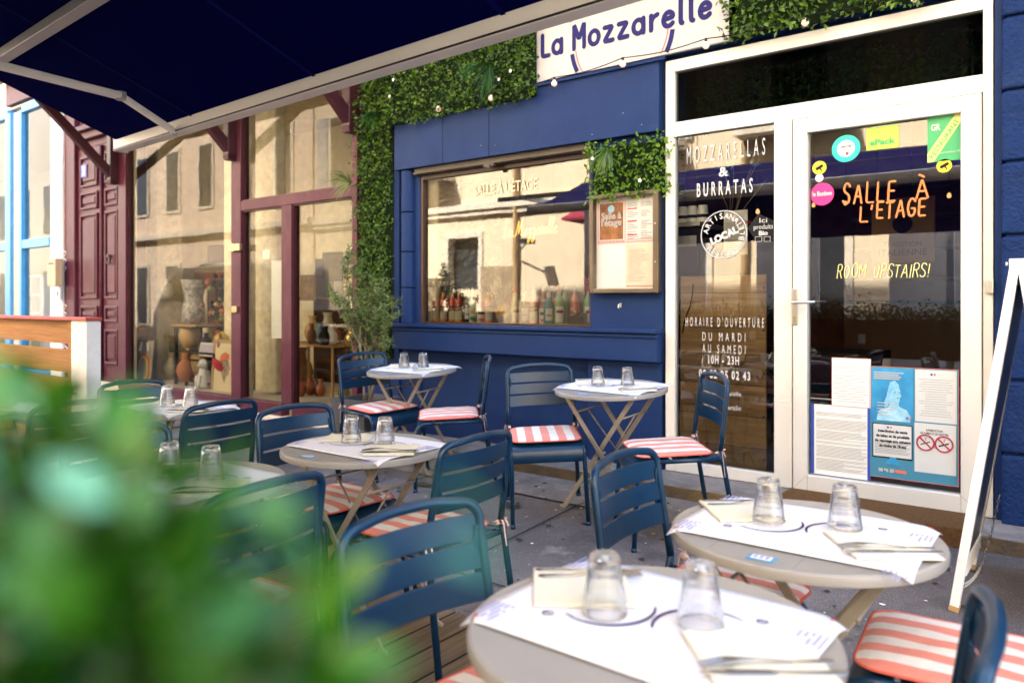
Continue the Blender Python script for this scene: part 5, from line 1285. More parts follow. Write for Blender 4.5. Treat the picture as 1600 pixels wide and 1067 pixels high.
for i, (x, y, yaw, cl, ul) in enumerate(CH):
    c = chair0 if i == 0 else copy_tree(chair0); u = cush0 if i == 0 else copy_tree(cush0)
    yaw += rnd.uniform(-.03, .03)
    place(c, x, y, yaw); place(u, x, y, yaw); u.location = local(c, (0.03 if i == 4 else 0.004, .05 if i == 4 else 0, .437)); u.rotation_euler = c.rotation_euler
    tag(c, cl, 'chair', 'petrol blue bistro chairs'); tag(u, ul, 'cushion', 'coral striped seat cushions')

# ------------------------------------------------------------------ table
def make_table():
    t = empty('bistro_table'); m, ml = M['table'], M['table_leg']; h = .70
    mb = MB(); mb.lathe([(r_*.938, z_) for r_, z_ in [(0, h), (.322, h), (.333, h+.002), (.339, h-.001), (.3415, h-.008), (.340, h-.022), (.335, h-.024), (.334, h-.010), (.0, h-.008)]], 72)
    part('tabletop', mb, m, t, smooth=True); t_ = t.children[0] if t.children else None
    mb = MB(); mb.box(-.14, -.138, -.26, -.17, h + .0003, h + .0007); mb.box(-.30, -.23, .0, .002, h+.0003, h+.0007); mb.box(.06, .062, -.29, -.2, h+.0003, h+.0007)
    part('seam', mb, M['ink_grey'], t)
    for s in (-1, 1):
        for (yo, dirn) in ((.150, 1), (.130, -1)):
            y = s*yo; a = (-dirn*.215, y, h - .03); b = (dirn*.255, y, .012)
            mb = MB(); mb.bar(a, b, .009, .026, up=(1,0,0)); mb.bar(a, (a[0], y, h-.012), .02, .04, up=(1,0,0)); mb.bar((b[0], y, .012), (b[0] + dirn*.03, y, .003), .01, .024, up=(0,0,1))
            part('leg', mb, ml, t, bevel=.002)
    for yy in (-.139, .139): part('pivot', MB().tube([(.0205, yy-.019, .355), (.0205, yy+.019, .355)], .009, 8), ml, t)
    for (xx, zz, yo) in ((-.160, .565, .15), (.155, .56, .13), (.20, .13, .15), (-.20, .13, .13)): part('stretcher', MB().tube([(xx, -yo, zz), (xx, yo, zz)], .0055, 8), ml, t, smooth=True)
    part('spreader', MB().tube([(-.160, 0, .565), (.03, -.02, .36), (.155, 0, .56)], .005, 8), ml, t, smooth=True)
    for s in (-1, 1):
        for xx in (-.212, .212): part('hinge_bolt', MB().tube([(xx, s*.165, h-.028), (xx, s*.115, h-.028)], .007, 8), M['brown_metal'], t)
    mb = MB(); mb.box(-.045, .015, -.281, -.244, h+.0008, h+.0022); o = part('number_tile', mb, M['cyan_print'], t)
    mb = MB(); mb.box(-.037, .007, -.275, -.250, h+.0024, h+.0032); oo = part('tile_face', mb, M['white'], o)
    mb = MB()
    for k in range(3): mb.box(-.032 + k*.013, -.024 + k*.013, -.271, -.254, h+.0034, h+.004)
    part('tile_figure', mb, M['ink_pale'], o)
    return t
def make_mat():
    mb = MB(); nx, ny = 28, 20
    for i in range(nx+1):
        for j in range(ny+1):
            x, y = -.278 + .556*i/nx, -.208 + .416*j/ny; d = math.hypot(x, y); e = max(0, d - .31); mb.v.append((x, y, .0012 - e*e*9 - .15*e + .0006*math.sin(x*13)*math.sin(y*11)+.0006))
    for i in range(nx):
        for j in range(ny): a = i*(ny+1)+j; mb.f.append((a, a+ny+1, a+ny+2, a+1)); mb.m.append(0)
    o = mb.build('placemat', M['paper'], smooth=True); s_ = o.modifiers.new('thickness', 'SOLIDIFY'); s_.thickness = .0006
    zz = .0034
    mb = MB()
    def ringarc(cx, cy_, r, a0, a1, w_):
        n = 20
        for i in range(n):
            t0, t1 = R(a0 + (a1-a0)*i/n), R(a0 + (a1-a0)*(i+1)/n); wa = w_*(.35 + .65*math.sin(math.pi*(i/n)*.9+.2)); wb = w_*(.35 + .65*math.sin(math.pi*((i+1)/n)*.9+.2))
            mb.add([(cx+(r-wa)*math.cos(t0), cy_+(r-wa)*math.sin(t0), zz), (cx+r*math.cos(t0), cy_+r*math.sin(t0), zz), (cx+r*math.cos(t1), cy_+r*math.sin(t1), zz), (cx+(r-wb)*math.cos(t1), cy_+(r-wb)*math.sin(t1), zz)], [(0,1,2,3)])
    ringarc(-.09, -.005, .088, -100, 35, .0085); ringarc(.09, .01, .088, 80, 215, .0085); ringarc(.09, .01, .088, 60, 95, .004); ringarc(-.09, -.005, .088, 240, 262, .004)
    ringarc(-.16, -.10, .011, 0, 360, .003); ringarc(.16, .105, .011, 0, 360, .003); mb.box(-.170, -.150, -.1015, -.0985, zz-.0003, zz); mb.box(.150, .170, .1035, .1065, zz-.0003, zz)
    part('printed_ring', mb, M['ink_blue'], o)
    r = random.Random(6)
    for (cx, cy_, sx) in ((-.272, .20, 1), (-.272, -.115, 1), (.272, .115, -1), (.272, -.20, -1)):
        mb = MB()
        for k in range(5):
            x = cx + sx*.011*k; L = r.uniform(.05, .085); d = -1
            yy = cy_; n = int(L/.009)
            for q in range(n): 
                if r.random() < .85: mb.box(x, x + sx*.0042, yy + d*(q*.009 + .0075), yy + d*q*.009, zz - .0003, zz)
        part('printed_text', mb, M['ink_pale'], o)
    for q_ in ((-.255, -.19, 0), (.255, .19, 0)): part('printed_dot', MB().lathe([(0, zz), (.0045, zz)], 10, q_), M['ink_red'], o)
    return o
def make_napkin():
    o = MB().box(-.095, .095, -.10, .10, 0, .0035).build('napkin', M['napkin'], bevel=.0012)
    part('upper_fold', MB().hexa([(-.094,-.096,.0037),(.092,-.098,.0037),(.093,.096,.0037),(-.093,.097,.0037),(-.094,-.096,.0058),(.092,-.098,.0066),(.093,.096,.0060),(-.093,.097,.0056)]), M['napkin'], o, bevel=.0008)
    return o
def flat_outline(pts, zf, th):
    """pts: (x, halfwidth) along the utensil; zf(x) height"""
    mb = MB(); v0 = 0
    for x, w_ in pts:
        for (a, b) in ((-1, 0), (1, 0), (1, 1), (-1, 1)): mb.v.append((x, a*w_*(1 - .3*b), zf(x) + b*th))
    for i in range(len(pts)-1):
        o = i*4
        for j in range(4): mb.f.append((o+j, o+4+j, o+4+(j+1)%4, o+(j+1)%4)); mb.m.append(0)
    mb.f.append((0,1,2,3)); mb.m.append(0); o = (len(pts)-1)*4; mb.f.append((o+3,o+2,o+1,o)); mb.m.append(0)
    return mb
def make_knife():
    mb = flat_outline([(-.11,.004),(-.10,.0075),(-.04,.0055),(-.005,.0045),(.005,.009),(.07,.0095),(.10,.006),(.112,.0015)], lambda x: 0, .0022)
    return mb.build('knife', M['cutlery'], bevel=.0006)
def make_fork():
    zf = lambda x: .0 + (.010*math.sin(max(0, (x+.02))/.13*math.pi)*.8 if x > -.02 else .0)
    mb = flat_outline([(-.105,.004),(-.095,.0085),(-.04,.004),(.02,.0028),(.045,.006),(.06,.0115),(.072,.0125)], zf, .0022)
    o = mb.build('fork', M['cutlery'], bevel=.0006)
    mb = MB()
    for k in range(4): y = -.0098 + k*.0065; mb.tube([(.070, y, zf(.07)+.001), (.09, y, zf(.09)+.001), (.108, y*.9, zf(.108)+.002)], [.0017,.0015,.0008], 6)
    part('tines', mb, M['cutlery'], o); return o
def make_glass():
    out = [(.0405,0),(.0415,.002)]; n = 30
    for i in range(n+1):
        t = i/n; zz = .004 + t*.098; r = .0408 - .0138*t**1.05; r += .0005*abs(math.sin(t*math.pi*6.0)) if .12 < t < .9 else 0; out.append((r, zz))
    out += [(.0262,.1045),(.024,.1075),(.018,.1085),(0,.1075)]
    inn = [(0,.096),(.020,.0955),(.0232,.092)] + [(.0232 + (.0378-.0232)*k/8, .092*(1-k/8)) for k in range(1, 8)] + [(.0385,0),(.0405,0)]
    m = thin_glass('clear_tumbler_glass')
    # facets like a pressed tumbler: gentle flutes
    mb = MB(); prof = out + inn; N_ = 36; k = len(prof)
    for i, (r, zz) in enumerate(prof):
        for j in range(N_):
            a = 2*math.pi*j/N_; rr = r*(1 + (.006*math.cos(a*9) if i < len(out) else 0)); mb.v.append((rr*math.cos(a), rr*math.sin(a), zz))
    for i in range(k-1):
        for j in range(N_): mb.f.append((i*N_+j, i*N_+(j+1)%N_, (i+1)*N_+(j+1)%N_, (i+1)*N_+j)); mb.m.append(0)
    return mb.build('tumbler', m, smooth=True)
proto = dict(table=make_table(), mat=make_mat(), napkin=make_napkin(), knife=make_knife(), fork=make_fork(), glass=make_glass())
for o in (proto['table'].children): 
    if o.name.startswith('tabletop'): smooth_angle(o, 30)
first = {k: True for k in proto}
def take(k):
    if first[k]: first[k] = False; return proto[k]
    return copy_tree(proto[k])
TB = [ # px, py of the top centre, rot, description
 (650, 576, .02, 'the small table by the olive tree', 'round taupe folding table by the olive tree under the sill', 1),
 (960, 604, -.02, 'the table by the menu wall', 'round taupe folding table against the blue wall under the menu case', 1),
 (568, 697, .03, 'the middle table', 'round taupe folding table in the middle of the terrace', 1),
 (1254, 830, .02, 'the table by the entrance', 'round taupe folding table in front of the entrance door', 1),
 (1014, 980, .0, 'the nearest table', 'round taupe folding table nearest the camera at the bottom', 1),
 (273, 637, .02, 'the far left table', 'round taupe folding table in front of the antique shop window', 1),
 (285, 752, .05, 'the table behind the bush', 'round taupe folding table half hidden by the green bush', 1),
 (-10, 640, .0, 'the left edge table', 'round taupe folding table at the left edge in front of the pine barrier', 0)]
r5 = random.Random(12)
for i, (px, py, rot, nm, lab, full) in enumerate(TB):
    x, y = solve(px, py, .70); t = take('table'); place(t, x, y, rot); tag(t, lab, 'table', 'round taupe bistro tables')
    if i == 4:
        for q_ in [c for c in children(t) if c.name.startswith(('number_tile', 'seam'))]:
            for g_ in children(q_): bpy.data.objects.remove(g_)
            bpy.data.objects.remove(q_)
    def put(k, lx, ly, lz, a, label, cat, group):
        o = take(k); t_rot = t.rotation_euler.to_matrix().to_4x4()
        mm = t_rot @ Matrix.Rotation(a, 4, 'Z'); o.rotation_euler = mm.to_euler(); o.location = local(t, (lx, ly, .70 + lz)); return tag(o, label, cat, group)
    put('mat', r5.uniform(-.01,.01), .02 + r5.uniform(-.01,.01), .0035, r5.uniform(-.04,.04), 'white printed paper runner on ' + nm, 'placemat', 'printed paper placemats')
    j = lambda s: r5.uniform(-s, s)
    for s, side in ((-1, 'left'), (1, 'right')):
        a = R(40) + j(.10); cx, cy_ = s*.185 + j(.012), -s*.055 + j(.012) + .03
        if s < 0: cx, cy_ = -.175 + j(.01), .075 + j(.01)
        put('napkin', cx, cy_, .0075, a, 'cream folded napkin at the %s setting of %s' % (side, nm), 'napkin', 'cream napkins')
        # cutlery lies along one edge of the napkin
        dx, dy = math.cos(a), math.sin(a); nx_, ny_ = -dy, dx; sg = -s
        for k, off, hh in (('fork', .048, .0145), ('knife', .078, .0145)):
            put(k, cx + dx*(.02 if s < 0 else -.01) + nx_*off*sg, cy_ + dy*.02 + ny_*off*sg, hh, a + (math.pi if s > 0 else 0) + j(.08), 'steel %s on the %s napkin of %s' % (k, side, nm), k, 'steel cutlery')
        put('glass', s*.078 + j(.012), (.0 if s < 0 else .045) + j(.01), .0085 if i not in (3,) else .0145, j(3), 'upturned glass tumbler on the %s side of %s' % (side, nm), 'glass', 'upturned tumblers')

# ------------------------------------------------------------------ sandwich board
SB = empty('sandwich_board', (0,0,0)); tag(SB, 'white framed chalkboard A-board standing beside the blue pier at the right edge', 'sandwich board')
xf, xa = -.458, -.245; ya_, yb_ = 3.43 - CAMP, 3.93 - CAMP; gz1, gz2 = ground_z(ya_), ground_z(yb_); topz = CAMH + .135
def frame_side(x_foot, parent_name):
    o = None
    for yy in (ya_, yb_):
        mb = MB(); gz = ground_z(yy); mb.bar((x_foot, yy, gz), (xa + (.012 if x_foot > xa else -.012), yy, topz), .052, .032, up=(1,0,0)); q = part('stile', mb, M['white_wood'], SB, bevel=.003)
        mb = MB(); mb.bar((x_foot, yy, gz), (x_foot + (xa-x_foot)*.018, yy, gz + .022), .056, .036, up=(1,0,0)); part('worn_foot', mb, M['wood_panel'], q, bevel=.002)
    def at(t): return x_foot + (xa - x_foot)*t
    for t in (.12, .97):
        zz = .06 + (topz-.06)*t; mb = MB(); mb.bar((at(t), ya_ + .027, zz), (at(t), yb_ - .027, zz), .03, .05, up=(0,0,1)); part('rail', mb, M['white_wood'], SB, bevel=.003)
    t0, t1 = .145, .95; z0, z1 = .06 + (topz-.06)*t0, .06 + (topz-.06)*t1; w_ = .004
    mb = MB(); mb.hexa([(at(t0)-w_, ya_+.026, z0),(at(t0)+w_, ya_+.026, z0),(at(t0)+w_, yb_-.026, z0),(at(t0)-w_, yb_-.026, z0),(at(t1)-w_, ya_+.026, z1),(at(t1)+w_, ya_+.026, z1),(at(t1)+w_, yb_-.026, z1),(at(t1)-w_, yb_-.026, z1)])
    part('chalkboard', mb, mat('chalkboard', (.025,.02,.02), .3, var=.4, vscale=3), SB)
frame_side(xf, 'a'); frame_side(-.03, 'b')
for yy in (ya_, yb_):
    mb = MB(); mb.box(xa - .03, xa + .03, yy - .022, yy + .022, topz, topz + .03); mb.tube([(xa-.035, yy, topz+.012), (xa-.042, yy, topz+.012)], .008, 8)
    part('hinge', mb, M['white_wood'], SB, bevel=.003)
mb = MB(); n = 34; a = Vector((xf + .03, ya_ + .02, .16)); b = Vector((xf + .11, yb_ - .02, .44))
for k in range(n):
    t = (k+.5)/n; c = a.lerp(b, t) + Vector((0, 0, -.10*math.sin(math.pi*t))); d = (b-a).normalized(); u = Vector((0,0,1)) if k % 2 else Vector((1,0,0)); L = (b-a).length/n*.78
    mb.tube([c + d*L*math.cos(q*math.pi/4) + u*.0045*math.sin(q*math.pi/4) for q in range(8)], .0016, 4, closed=True)
part('chain', mb, M['steel'], SB)
text('EMPORTER', (xf + .06, ya_ + .26, .33), .07, V, SB, rot=(R(78), 0, R(-90)), name='chalk_lettering') if False else None

# ------------------------------------------------------------------ doormat, pine barrier
x0, x1 = -1.42, -.50; dm = MB()
dm.box(x0, x1, -.375, -.06, .187, .203); dm.box(x0, x1, -.392, -.3755, .045, .203)
o = dm.build('doormat', mat('coir_mat', (.17,.085,.032), .95, var=.3, vscale=60, bump=1, bscale=300), bevel=.004); tag(o, 'brown coir doormat hanging over the step below the door', 'doormat')
PB = empty('timber_barrier', (-7, -2.1, 0)); PB.location = (0,0,0); tag(PB, 'honey pine slatted barrier with a red cap and white end post on the left', 'barrier')
pf = 2.36; xe = FX(124, pf); xw = FX(147, pf); yb_f = pf - CAMP
zt_ = HZ(124, 500.5, pf)
mb = MB(); mb.box(-10.5, xw + .01, yb_f - .06, yb_f + .05, zt_ - .001, zt_ + .022); part('cap_rail', mb, mat('red_cap_paint', (.42,.06,.05), .45, var=.1), PB, bevel=.003)
zc = zt_ - .008
for k in range(6):
    mb = MB(); top = zt_ - .004 - k*.205; mb.box(-10.5, xe - .10, yb_f - .012, yb_f + .012, top - .165, top); part('board', mb, M['pine_board'], PB, bevel=.003)
for x in (xe - .055, xe - 1.6, xe - 3.1):
    mb = MB(); mb.box(x - .042, x + .04, yb_f - .035, yb_f + .035, 0, zt_ - .003); part('post', mb, M['pine_board'], PB, bevel=.003)
mb = MB(); mb.box(xe - .010, xw, yb_f - .05, yb_f + .045, 0, zt_ - .003); part('end_post', mb, M['white_wood'], PB, bevel=.003)
mb = MB(); mb.tube([(xe + .02, yb_f - .055, zt_ - .48), (xe + .05, yb_f - .075, zt_ - .5), (xe+.08, yb_f-.055, zt_-.5)], .006, 6); part('hook', mb, M['dark'], PB)
# ------------------------------------------------------------------ antique shop (plum joinery)
AS = empty('antique_shop', (0,0,0)); tag(AS, 'plum framed antique shop front with large panes and timber brackets', 'shop front')
xa0, xa1, xb0, xb1, xc0, xc1, xd0, xd1 = FX(192), FX(204), FX(369), FX(384), FX(447), FX(463), FX(558), FX(566)
HB = -.98; HT = 2.2
fr = MB(); fy0, fy1 = -.06, .04
def vbar(a, b, z0=HB, z1=HT, y0=fy0, y1=fy1): fr.box(a, b, y0, y1, z(z0), z(z1))
vbar(xa0, xa1, -1.05); vbar(xb0, xb1, -1.05); vbar(xd0, xd1, -1.05); vbar(xc0, xc1, HB, .94, fy0+.004)
fr.box(xb1, xd0, fy0+.002, fy1, z(.94), z(1.04)); fr.box(xa1, xb0, fy0+.002, fy1, z(HB - .12), z(HB)); fr.box(xb1, xc0, fy0+.002, fy1, z(HB-.12), z(HB)); fr.box(xc1, xd0, fy0+.002, fy1, z(HB-.12), z(HB))
fr.box(xa0, xd1, fy0-.002, fy1, z(HT), z(HT+.18))
part('frame', fr, M['plum'], AS, bevel=.004)
mb = MB()
for (a, b, z0, z1) in ((xa1, xb0, HB, HT), (xb1, xd0, 1.04, HT), (xb1, xc0, HB, .94), (xc1, xd0, HB, .94)):
    for e in ((a, a+.012, z0, z1), (b-.012, b, z0, z1), (a+.012, b-.012, z1-.012, z1), (a+.012, b-.012, z0, z0+.012)): mb.box(e[0], e[1], fy0+.02, -.001, z(e[2]), z(e[3]))
part('glazing_bead', mb, M['plum_dark'], AS)
for (a, b, z0, z1) in ((xa1, xb0, HB, HT), (xb1, xd0, 1.04, HT), (xb1, xc0, HB, .94), (xc1, xd0, HB, .94)):
    part('pane', MB().quad((a, .0, z(z0)), (b, .0, z(z0)), (b, .0, z(z1)), (a, .0, z(z1))), M['pane_shop'], AS)
mb = MB(); mb.box(xa0 - .0, xd1, -.10, .06, -.05, z(HB-.122)); part('plinth', mb, M['pale_stone'], AS, bevel=.01)
mb = MB(); mb.box(xa0, xa1 + .0, .041, .08, .05, z(HT)); mb.box(xb0 - .0, xb1 + .0, .041, .09, .05, z(HT)); mb.box(xd0 - .02, xL - .002, .041, .3, 0, z(2.2)); part('stone_return', mb, M['stone'], AS, bevel=.01)
def bracket(px, pyb, hw=.05):
    x = FX(px); zb_ = HZ(px, pyb); mb = MB()
    mb.box(x - hw, x + hw, -.16, -.062, zb_, zb_ + 1.0); mb.bar((x, -.12, zb_ + .06), (x, -1.0, zb_ + .92), .085, .10, up=(0,0,1)); mb.box(x - hw*.8, x + hw*.8, -1.12, -.16, zb_ + .90, zb_ + 1.0)
    mb.hexa([(x-hw*.9,-.15,zb_-.05),(x+hw*.9,-.15,zb_-.05),(x+hw*.9,-.062,zb_-.05),(x-hw*.9,-.062,zb_-.05),(x-hw,-.165,zb_-.001),(x+hw,-.165,zb_-.001),(x+hw,-.062,zb_-.001),(x-hw,-.062,zb_-.001)])
    part('timber_bracket', mb, M['plum_dark'], AS, bevel=.006)
bracket(190, 284); bracket(374, 246); bracket(562, 203)
mb = MB(); mb.box(-10.1, xd1 - .1, -1.05, .0, z(2.44), z(2.52)); mb.box(-10.1, xd1 - .1, -1.12, -1.05, z(2.28), z(2.62)); part('canopy', mb, M['plum'], AS, bevel=.006)
mb = MB(); mb.box(-10.6, xd1 - .1, -1.22, -1.12, z(2.56), z(2.70)); part('gutter', mb, M['pale_stone'], AS, bevel=.01)
mb = MB(); q = P(376, 483); mb.box(q.x - .03, q.x + .06, -.09, -.062, q.z - .035, q.z + .03); part('lock', mb, mat('brass_lock', (.5,.38,.2), .35, metal=1), AS, bevel=.004)
mb = MB(); q = P(374, 388); mb.box(q.x - .03, q.x + .05, -.10, -.062, q.z - .04, q.z + .04); mb.box(q.x + .055, q.x + .15, -.10, -.06, q.z - .035, q.z + .035); part('bolt_box', mb, mat('brass_lock', (0,0,0)), AS, bevel=.004)
mb = MB(); q = P(415, 398); mb.box(q.x-.06, q.x+.06, .004, .006, q.z-.045, q.z+.05); part('paper_note', mb, M['white'], AS)
q = P(448, 398); mb = MB(); mb.box(FX(423), FX(447), .01, .014, z(-.35), z(.42)); part('hanging_print', mb, M['sheet'], AS)
# room behind the glass: cream walls, floor
mb = MB(); mb.box(xa0 - .3, xd1 + .3, 1.9, 2.0, .05, z(HT+.2)); mb.box(xa0 - .35, xa0 - .302, .1, 1.9, .05, z(HT+.2)); mb.box(xd1 - .01, xd1 + .05, .3, 1.9, .05, z(HT+.2)); part('interior_wall', mb, M['shop_wall'], AS)
mb = MB(); mb.box(xa0 - .3, xd1, .045, 2.6, .0, z(HB) - .004); part('shop_floor', mb, M['pale_stone'], AS)
mb = MB(); mb.box(xa0 - .3, xd1 + .3, .05, 2.6, z(HT+.1), z(HT+.2)); part('ceiling', mb, M['shop_wall'], AS)
mb = MB(); mb.box(FX(216, 5.0), FX(249, 5.0), .45, .8, z(HB), z(HT)); mb.box(FX(351, 4.95), FX(370, 4.95), .40, .8, z(HB), z(HT)); mb.box(FX(400,4.9), FX(432, 4.9), .35, .5, z(HB), z(HT)); part('stone_pillar', mb, M['stone'], AS, bevel=.03)
mb = MB(); mb.box(FX(255,5.5), FX(330,5.5), .9, 1.0, z(HB), z(.3)); part('rough_render_wall', mb, M['stone'], AS)
# ghost arch and a big curtain of warm light are only reflections: not built here
AP = CAMP
def onx(px, py, d): q = P(px, py, CAMP + d); return q
# shelves
SH = empty('display_shelf', (0,0,0)); tag(SH, 'dark stepped display shelf in the antique shop window', 'shelf')
sx0, sx1 = FX(284, 4.9), FX(350, 4.9); mb = MB()
for py, a, b in ((509, 284, 318), (546, 286, 350), (559, 304, 352), (592, 304, 350)):
    q = onx(a, py, .38); mb.box(FX(a, 4.9), FX(b, 4.9), .22, .60, q.z - .015, q.z)
part('shelf_board', mb, M['dark'], SH, bevel=.003)
mb = MB()
for px in (290, 306, 350): 
    x = FX(px, 4.9)
    for yy in (.25, .57): mb.box(x - .015, x + .015, yy - .015, yy + .015, z(HB), HZ(284, 510, 4.9) - .016 if px < 300 else HZ(304, 547, 4.9) - .016)
part('shelf_post', mb, M['dark'], SH)
mb = MB(); mb.box(FX(281, 4.85), FX(320, 4.85), .20, .62, HZ(284, 509, 4.88), HZ(284, 507, 4.88) + .012); part('wooden_top', mb, M['wood_panel'], SH)
def framed(name, label, px0, px1, pyt, pyb, d, mf, mp, lean=.0, extra=None, bw=.03, cat='picture'):
    q0, q1 = onx(px0, pyb, d), onx(px1, pyt, d); W_ = q1.x - q0.x; H_ = HZ(px0, pyt, CAMP+d) - q0.z
    o = empty(name, (q0.x, d, q0.z), rx=-lean); tag(o, label, cat)
    mb = MB()
    for e in ((0, W_, 0, bw), (0, W_, H_-bw, H_), (0, bw, bw, H_-bw), (W_-bw, W_, bw, H_-bw)): mb.box(e[0], e[1], -.012, .012, e[2], e[3])
    part('frame', mb, mf, o, bevel=.003); part('picture', MB().box(bw, W_-bw, -.004, .004, bw, H_-bw), mp, o)
    if extra: extra(o, W_, H_)
    return o
def head(o, W_, H_):
    mb = MB(); k = min(W_, H_); c = (W_*.58, H_*.5)
    prof = [(-.22,.20),(-.10,.26),(.06,.22),(.12,.10),(.20,-.04),(.13,-.07),(.15,-.16),(.04,-.22),(-.02,-.38),(-.14,-.20),(-.24,.0)]
    mb.add([(c[0]+u*k, -.0055, c[1]+v*k) for u, v in prof], [tuple(reversed(range(len(prof))))]); part('drawn_head', mb, mat('charcoal_drawing', (.22,.13,.09), .9, col2=(.5,.4,.3), vscale=12), o)
    mb = MB(); prof = [(-.26,.02),(-.24,.28),(-.06,.36),(.12,.30),(.13,.19),(-.1,.17),(-.2,.0)]
    mb.add([(c[0]+u*k, -.007, c[1]+v*k) for u, v in prof], [tuple(reversed(range(len(prof))))]); part('drawn_headscarf', mb, mat('pale_red_crayon', (.65,.20,.13), .9, var=.2, vscale=20), o)
framed('framed_drawing', 'large wood framed drawing of a head with a red scarf in the shop window', 329, 366, 530, 614, .22, M['wood_panel'], mat('ivory_paper', (.74,.63,.42), .8), .08, head, .04)
framed('framed_painting', 'small dark painting in a brown frame on the antique shop wall', 253, 287, 524, 558, .6, M['wood_panel'], mat('green_painting', (.06,.16,.10), .5, col2=(.45,.28,.18), vscale=11), 0, None, .03)
framed('framed_card', 'small tilted violet card on the display shelf', 311, 333, 535, 556, .25, M['sheet'], mat('violet_card', (.32,.26,.42), .5, col2=(.6,.55,.65), vscale=60), .2, None, .012, 'card')
framed('wall_picture', 'small dark picture high on the antique shop back wall', 325, 350, 384, 412, 1.2, M['dark'], mat('brown_print', (.08,.04,.05), .5), 0, None, .02)
framed('wall_board', 'orange and brown board on the antique shop back wall', 304, 372, 425, 464, 1.1, M['wood_panel'], mat('striped_board', (.40,.14,.03), .6, col2=(.12,.02,.02), vscale=5), 0, None, .02, 'board')
framed('door_picture', 'small dark framed print hanging low behind the narrow shop door', 413, 444, 530, 568, .5, M['wood_panel'], mat('olive_print', (.12,.10,.05), .5), 0, None, .03)
# carved tray leaning at the left
q = onx(221, 610, .18); TR = empty('painted_tray', (q.x, .18, q.z + .0), rx=-.10); tag(TR, 'long painted tray with a red and yellow oval leaning in the shop window', 'tray')
H_ = HZ(221, 531, CAMP+.18) - q.z; w_ = FX(233, CAMP+.18) - FX(208, CAMP+.18)
part('board', MB().box(-w_/2, w_/2, -.01, .01, 0, H_), mat('grey_weathered_wood', (.40,.36,.30), .8, var=.2), TR, bevel=.01)
for rr, hh, mm, dy in ((.42, .42, mat('red_lacquer', (.65,.05,.03), .4), .0115), (.34, .36, M['yellow_st'], .013), (.24, .30, mat('silver_leaf', (.4,.42,.42), .4, var=.2), .0145)):
    part('painted_oval', MB().add([(w_*rr*math.cos(i*.2618), -dy, H_*.40 + H_*hh*.8*math.sin(i*.2618)) for i in range(24)], [tuple(range(24))]), mm, TR)
mb = MB()
for s in (-.25, .25): mb.tube([(w_*s, -.014, H_*.78), (w_*s*.7, -.016, H_*.95)], .018, 8)
part('carved_ears', mb, M['white'], TR)
def vase(label, px, pyb, d, prof, m, cat='vase', hsc=1.0, name='vase'):
    q = onx(px, pyb, d); o = MB().lathe([(r*hsc, h*hsc) for r, h in prof], 24).build(name, m, smooth=True, loc=(q.x, d, q.z)); tag(o, label, cat); return o
amph = [(0,0),(.06,0),(.09,.06),(.11,.14),(.09,.22),(.05,.26),(.045,.32),(.06,.36),(.055,.36)]
vase('tan pottery jug on the middle shelf', 297, 544, .35, amph, mat('tan_pottery', (.50,.32,.12), .5, var=.15), hsc=1.15)
vase('terracotta bottle standing on the shop window floor', 290, 596, .22, amph, mat('terracotta', (.50,.20,.10), .7, var=.15), hsc=.95)
o = vase('black and white patterned tall vase on the wooden top', 303, 506, .38, [(0,0),(.09,0),(.12,.02),(.11,.18),(.09,.28),(.12,.42),(.13,.46),(.12,.46)], mat('speckled_ceramic', (.66,.62,.58), .4, col2=(.05,.03,.03), vscale=16), hsc=1.15)
vase('striped barrel jar under the shelf', 318, 585, .40, [(0,0),(.11,0),(.13,.05),(.135,.12),(.12,.2),(.09,.22),(.0,.22)], mat('barrel_pottery', (.4,.26,.12), .6, var=.3, vscale=9), 'jar', 1.2)
vase('yellow lidded pot at the right end of the shelf', 347, 543, .36, [(0,0),(.05,0),(.075,.05),(.06,.1),(.02,.13),(0,.15)], mat('yellow_glaze', (.65,.45,.06), .3, var=.2, vscale=30), 'pot', 1.3)
for i, (px, pyb, hh) in enumerate(((336, 506, .62), (346, 500, .50), (325, 506, .45), (350, 520, .4))):
    q = onx(px, pyb, .45); r6 = random.Random(i); o = empty('ornament', (q.x, .45, q.z)); tag(o, ('red glass hanging ornament with beads at the top of the shop shelf', 'second beaded ornament, right of the red glass one', 'dark jumble of trinkets behind the patterned vase', 'small brass trinkets at the right end of the shop shelf')[i], 'ornament', 'trinkets in the antique shop window')
    for k in range(7):
        mb = MB(); c = Vector((r6.uniform(-.1,.1), r6.uniform(-.05,.05), r6.uniform(0, hh))); rr = r6.uniform(.02,.045); n = 8
        mb.lathe([(0,-rr),(rr*.7,-rr*.7),(rr,0),(rr*.7,rr*.7),(0,rr)], 10, c); part('bead', mb, [mat('red_bead', (.6,.02,.03), .2), M['gold'], M['interior_dark'], mat('olive_bead', (.2,.2,.06), .3), mat('rust_bead', (.35,.1,.04), .4)][r6.randint(0,4)] if i or k > 1 else mat('red_bead', (0,0,0)), o, smooth=True)
    mb = MB(); mb.tube([(0,0,0),(0,0,hh)], .006, 5); part('rod', mb, M['dark'], o)
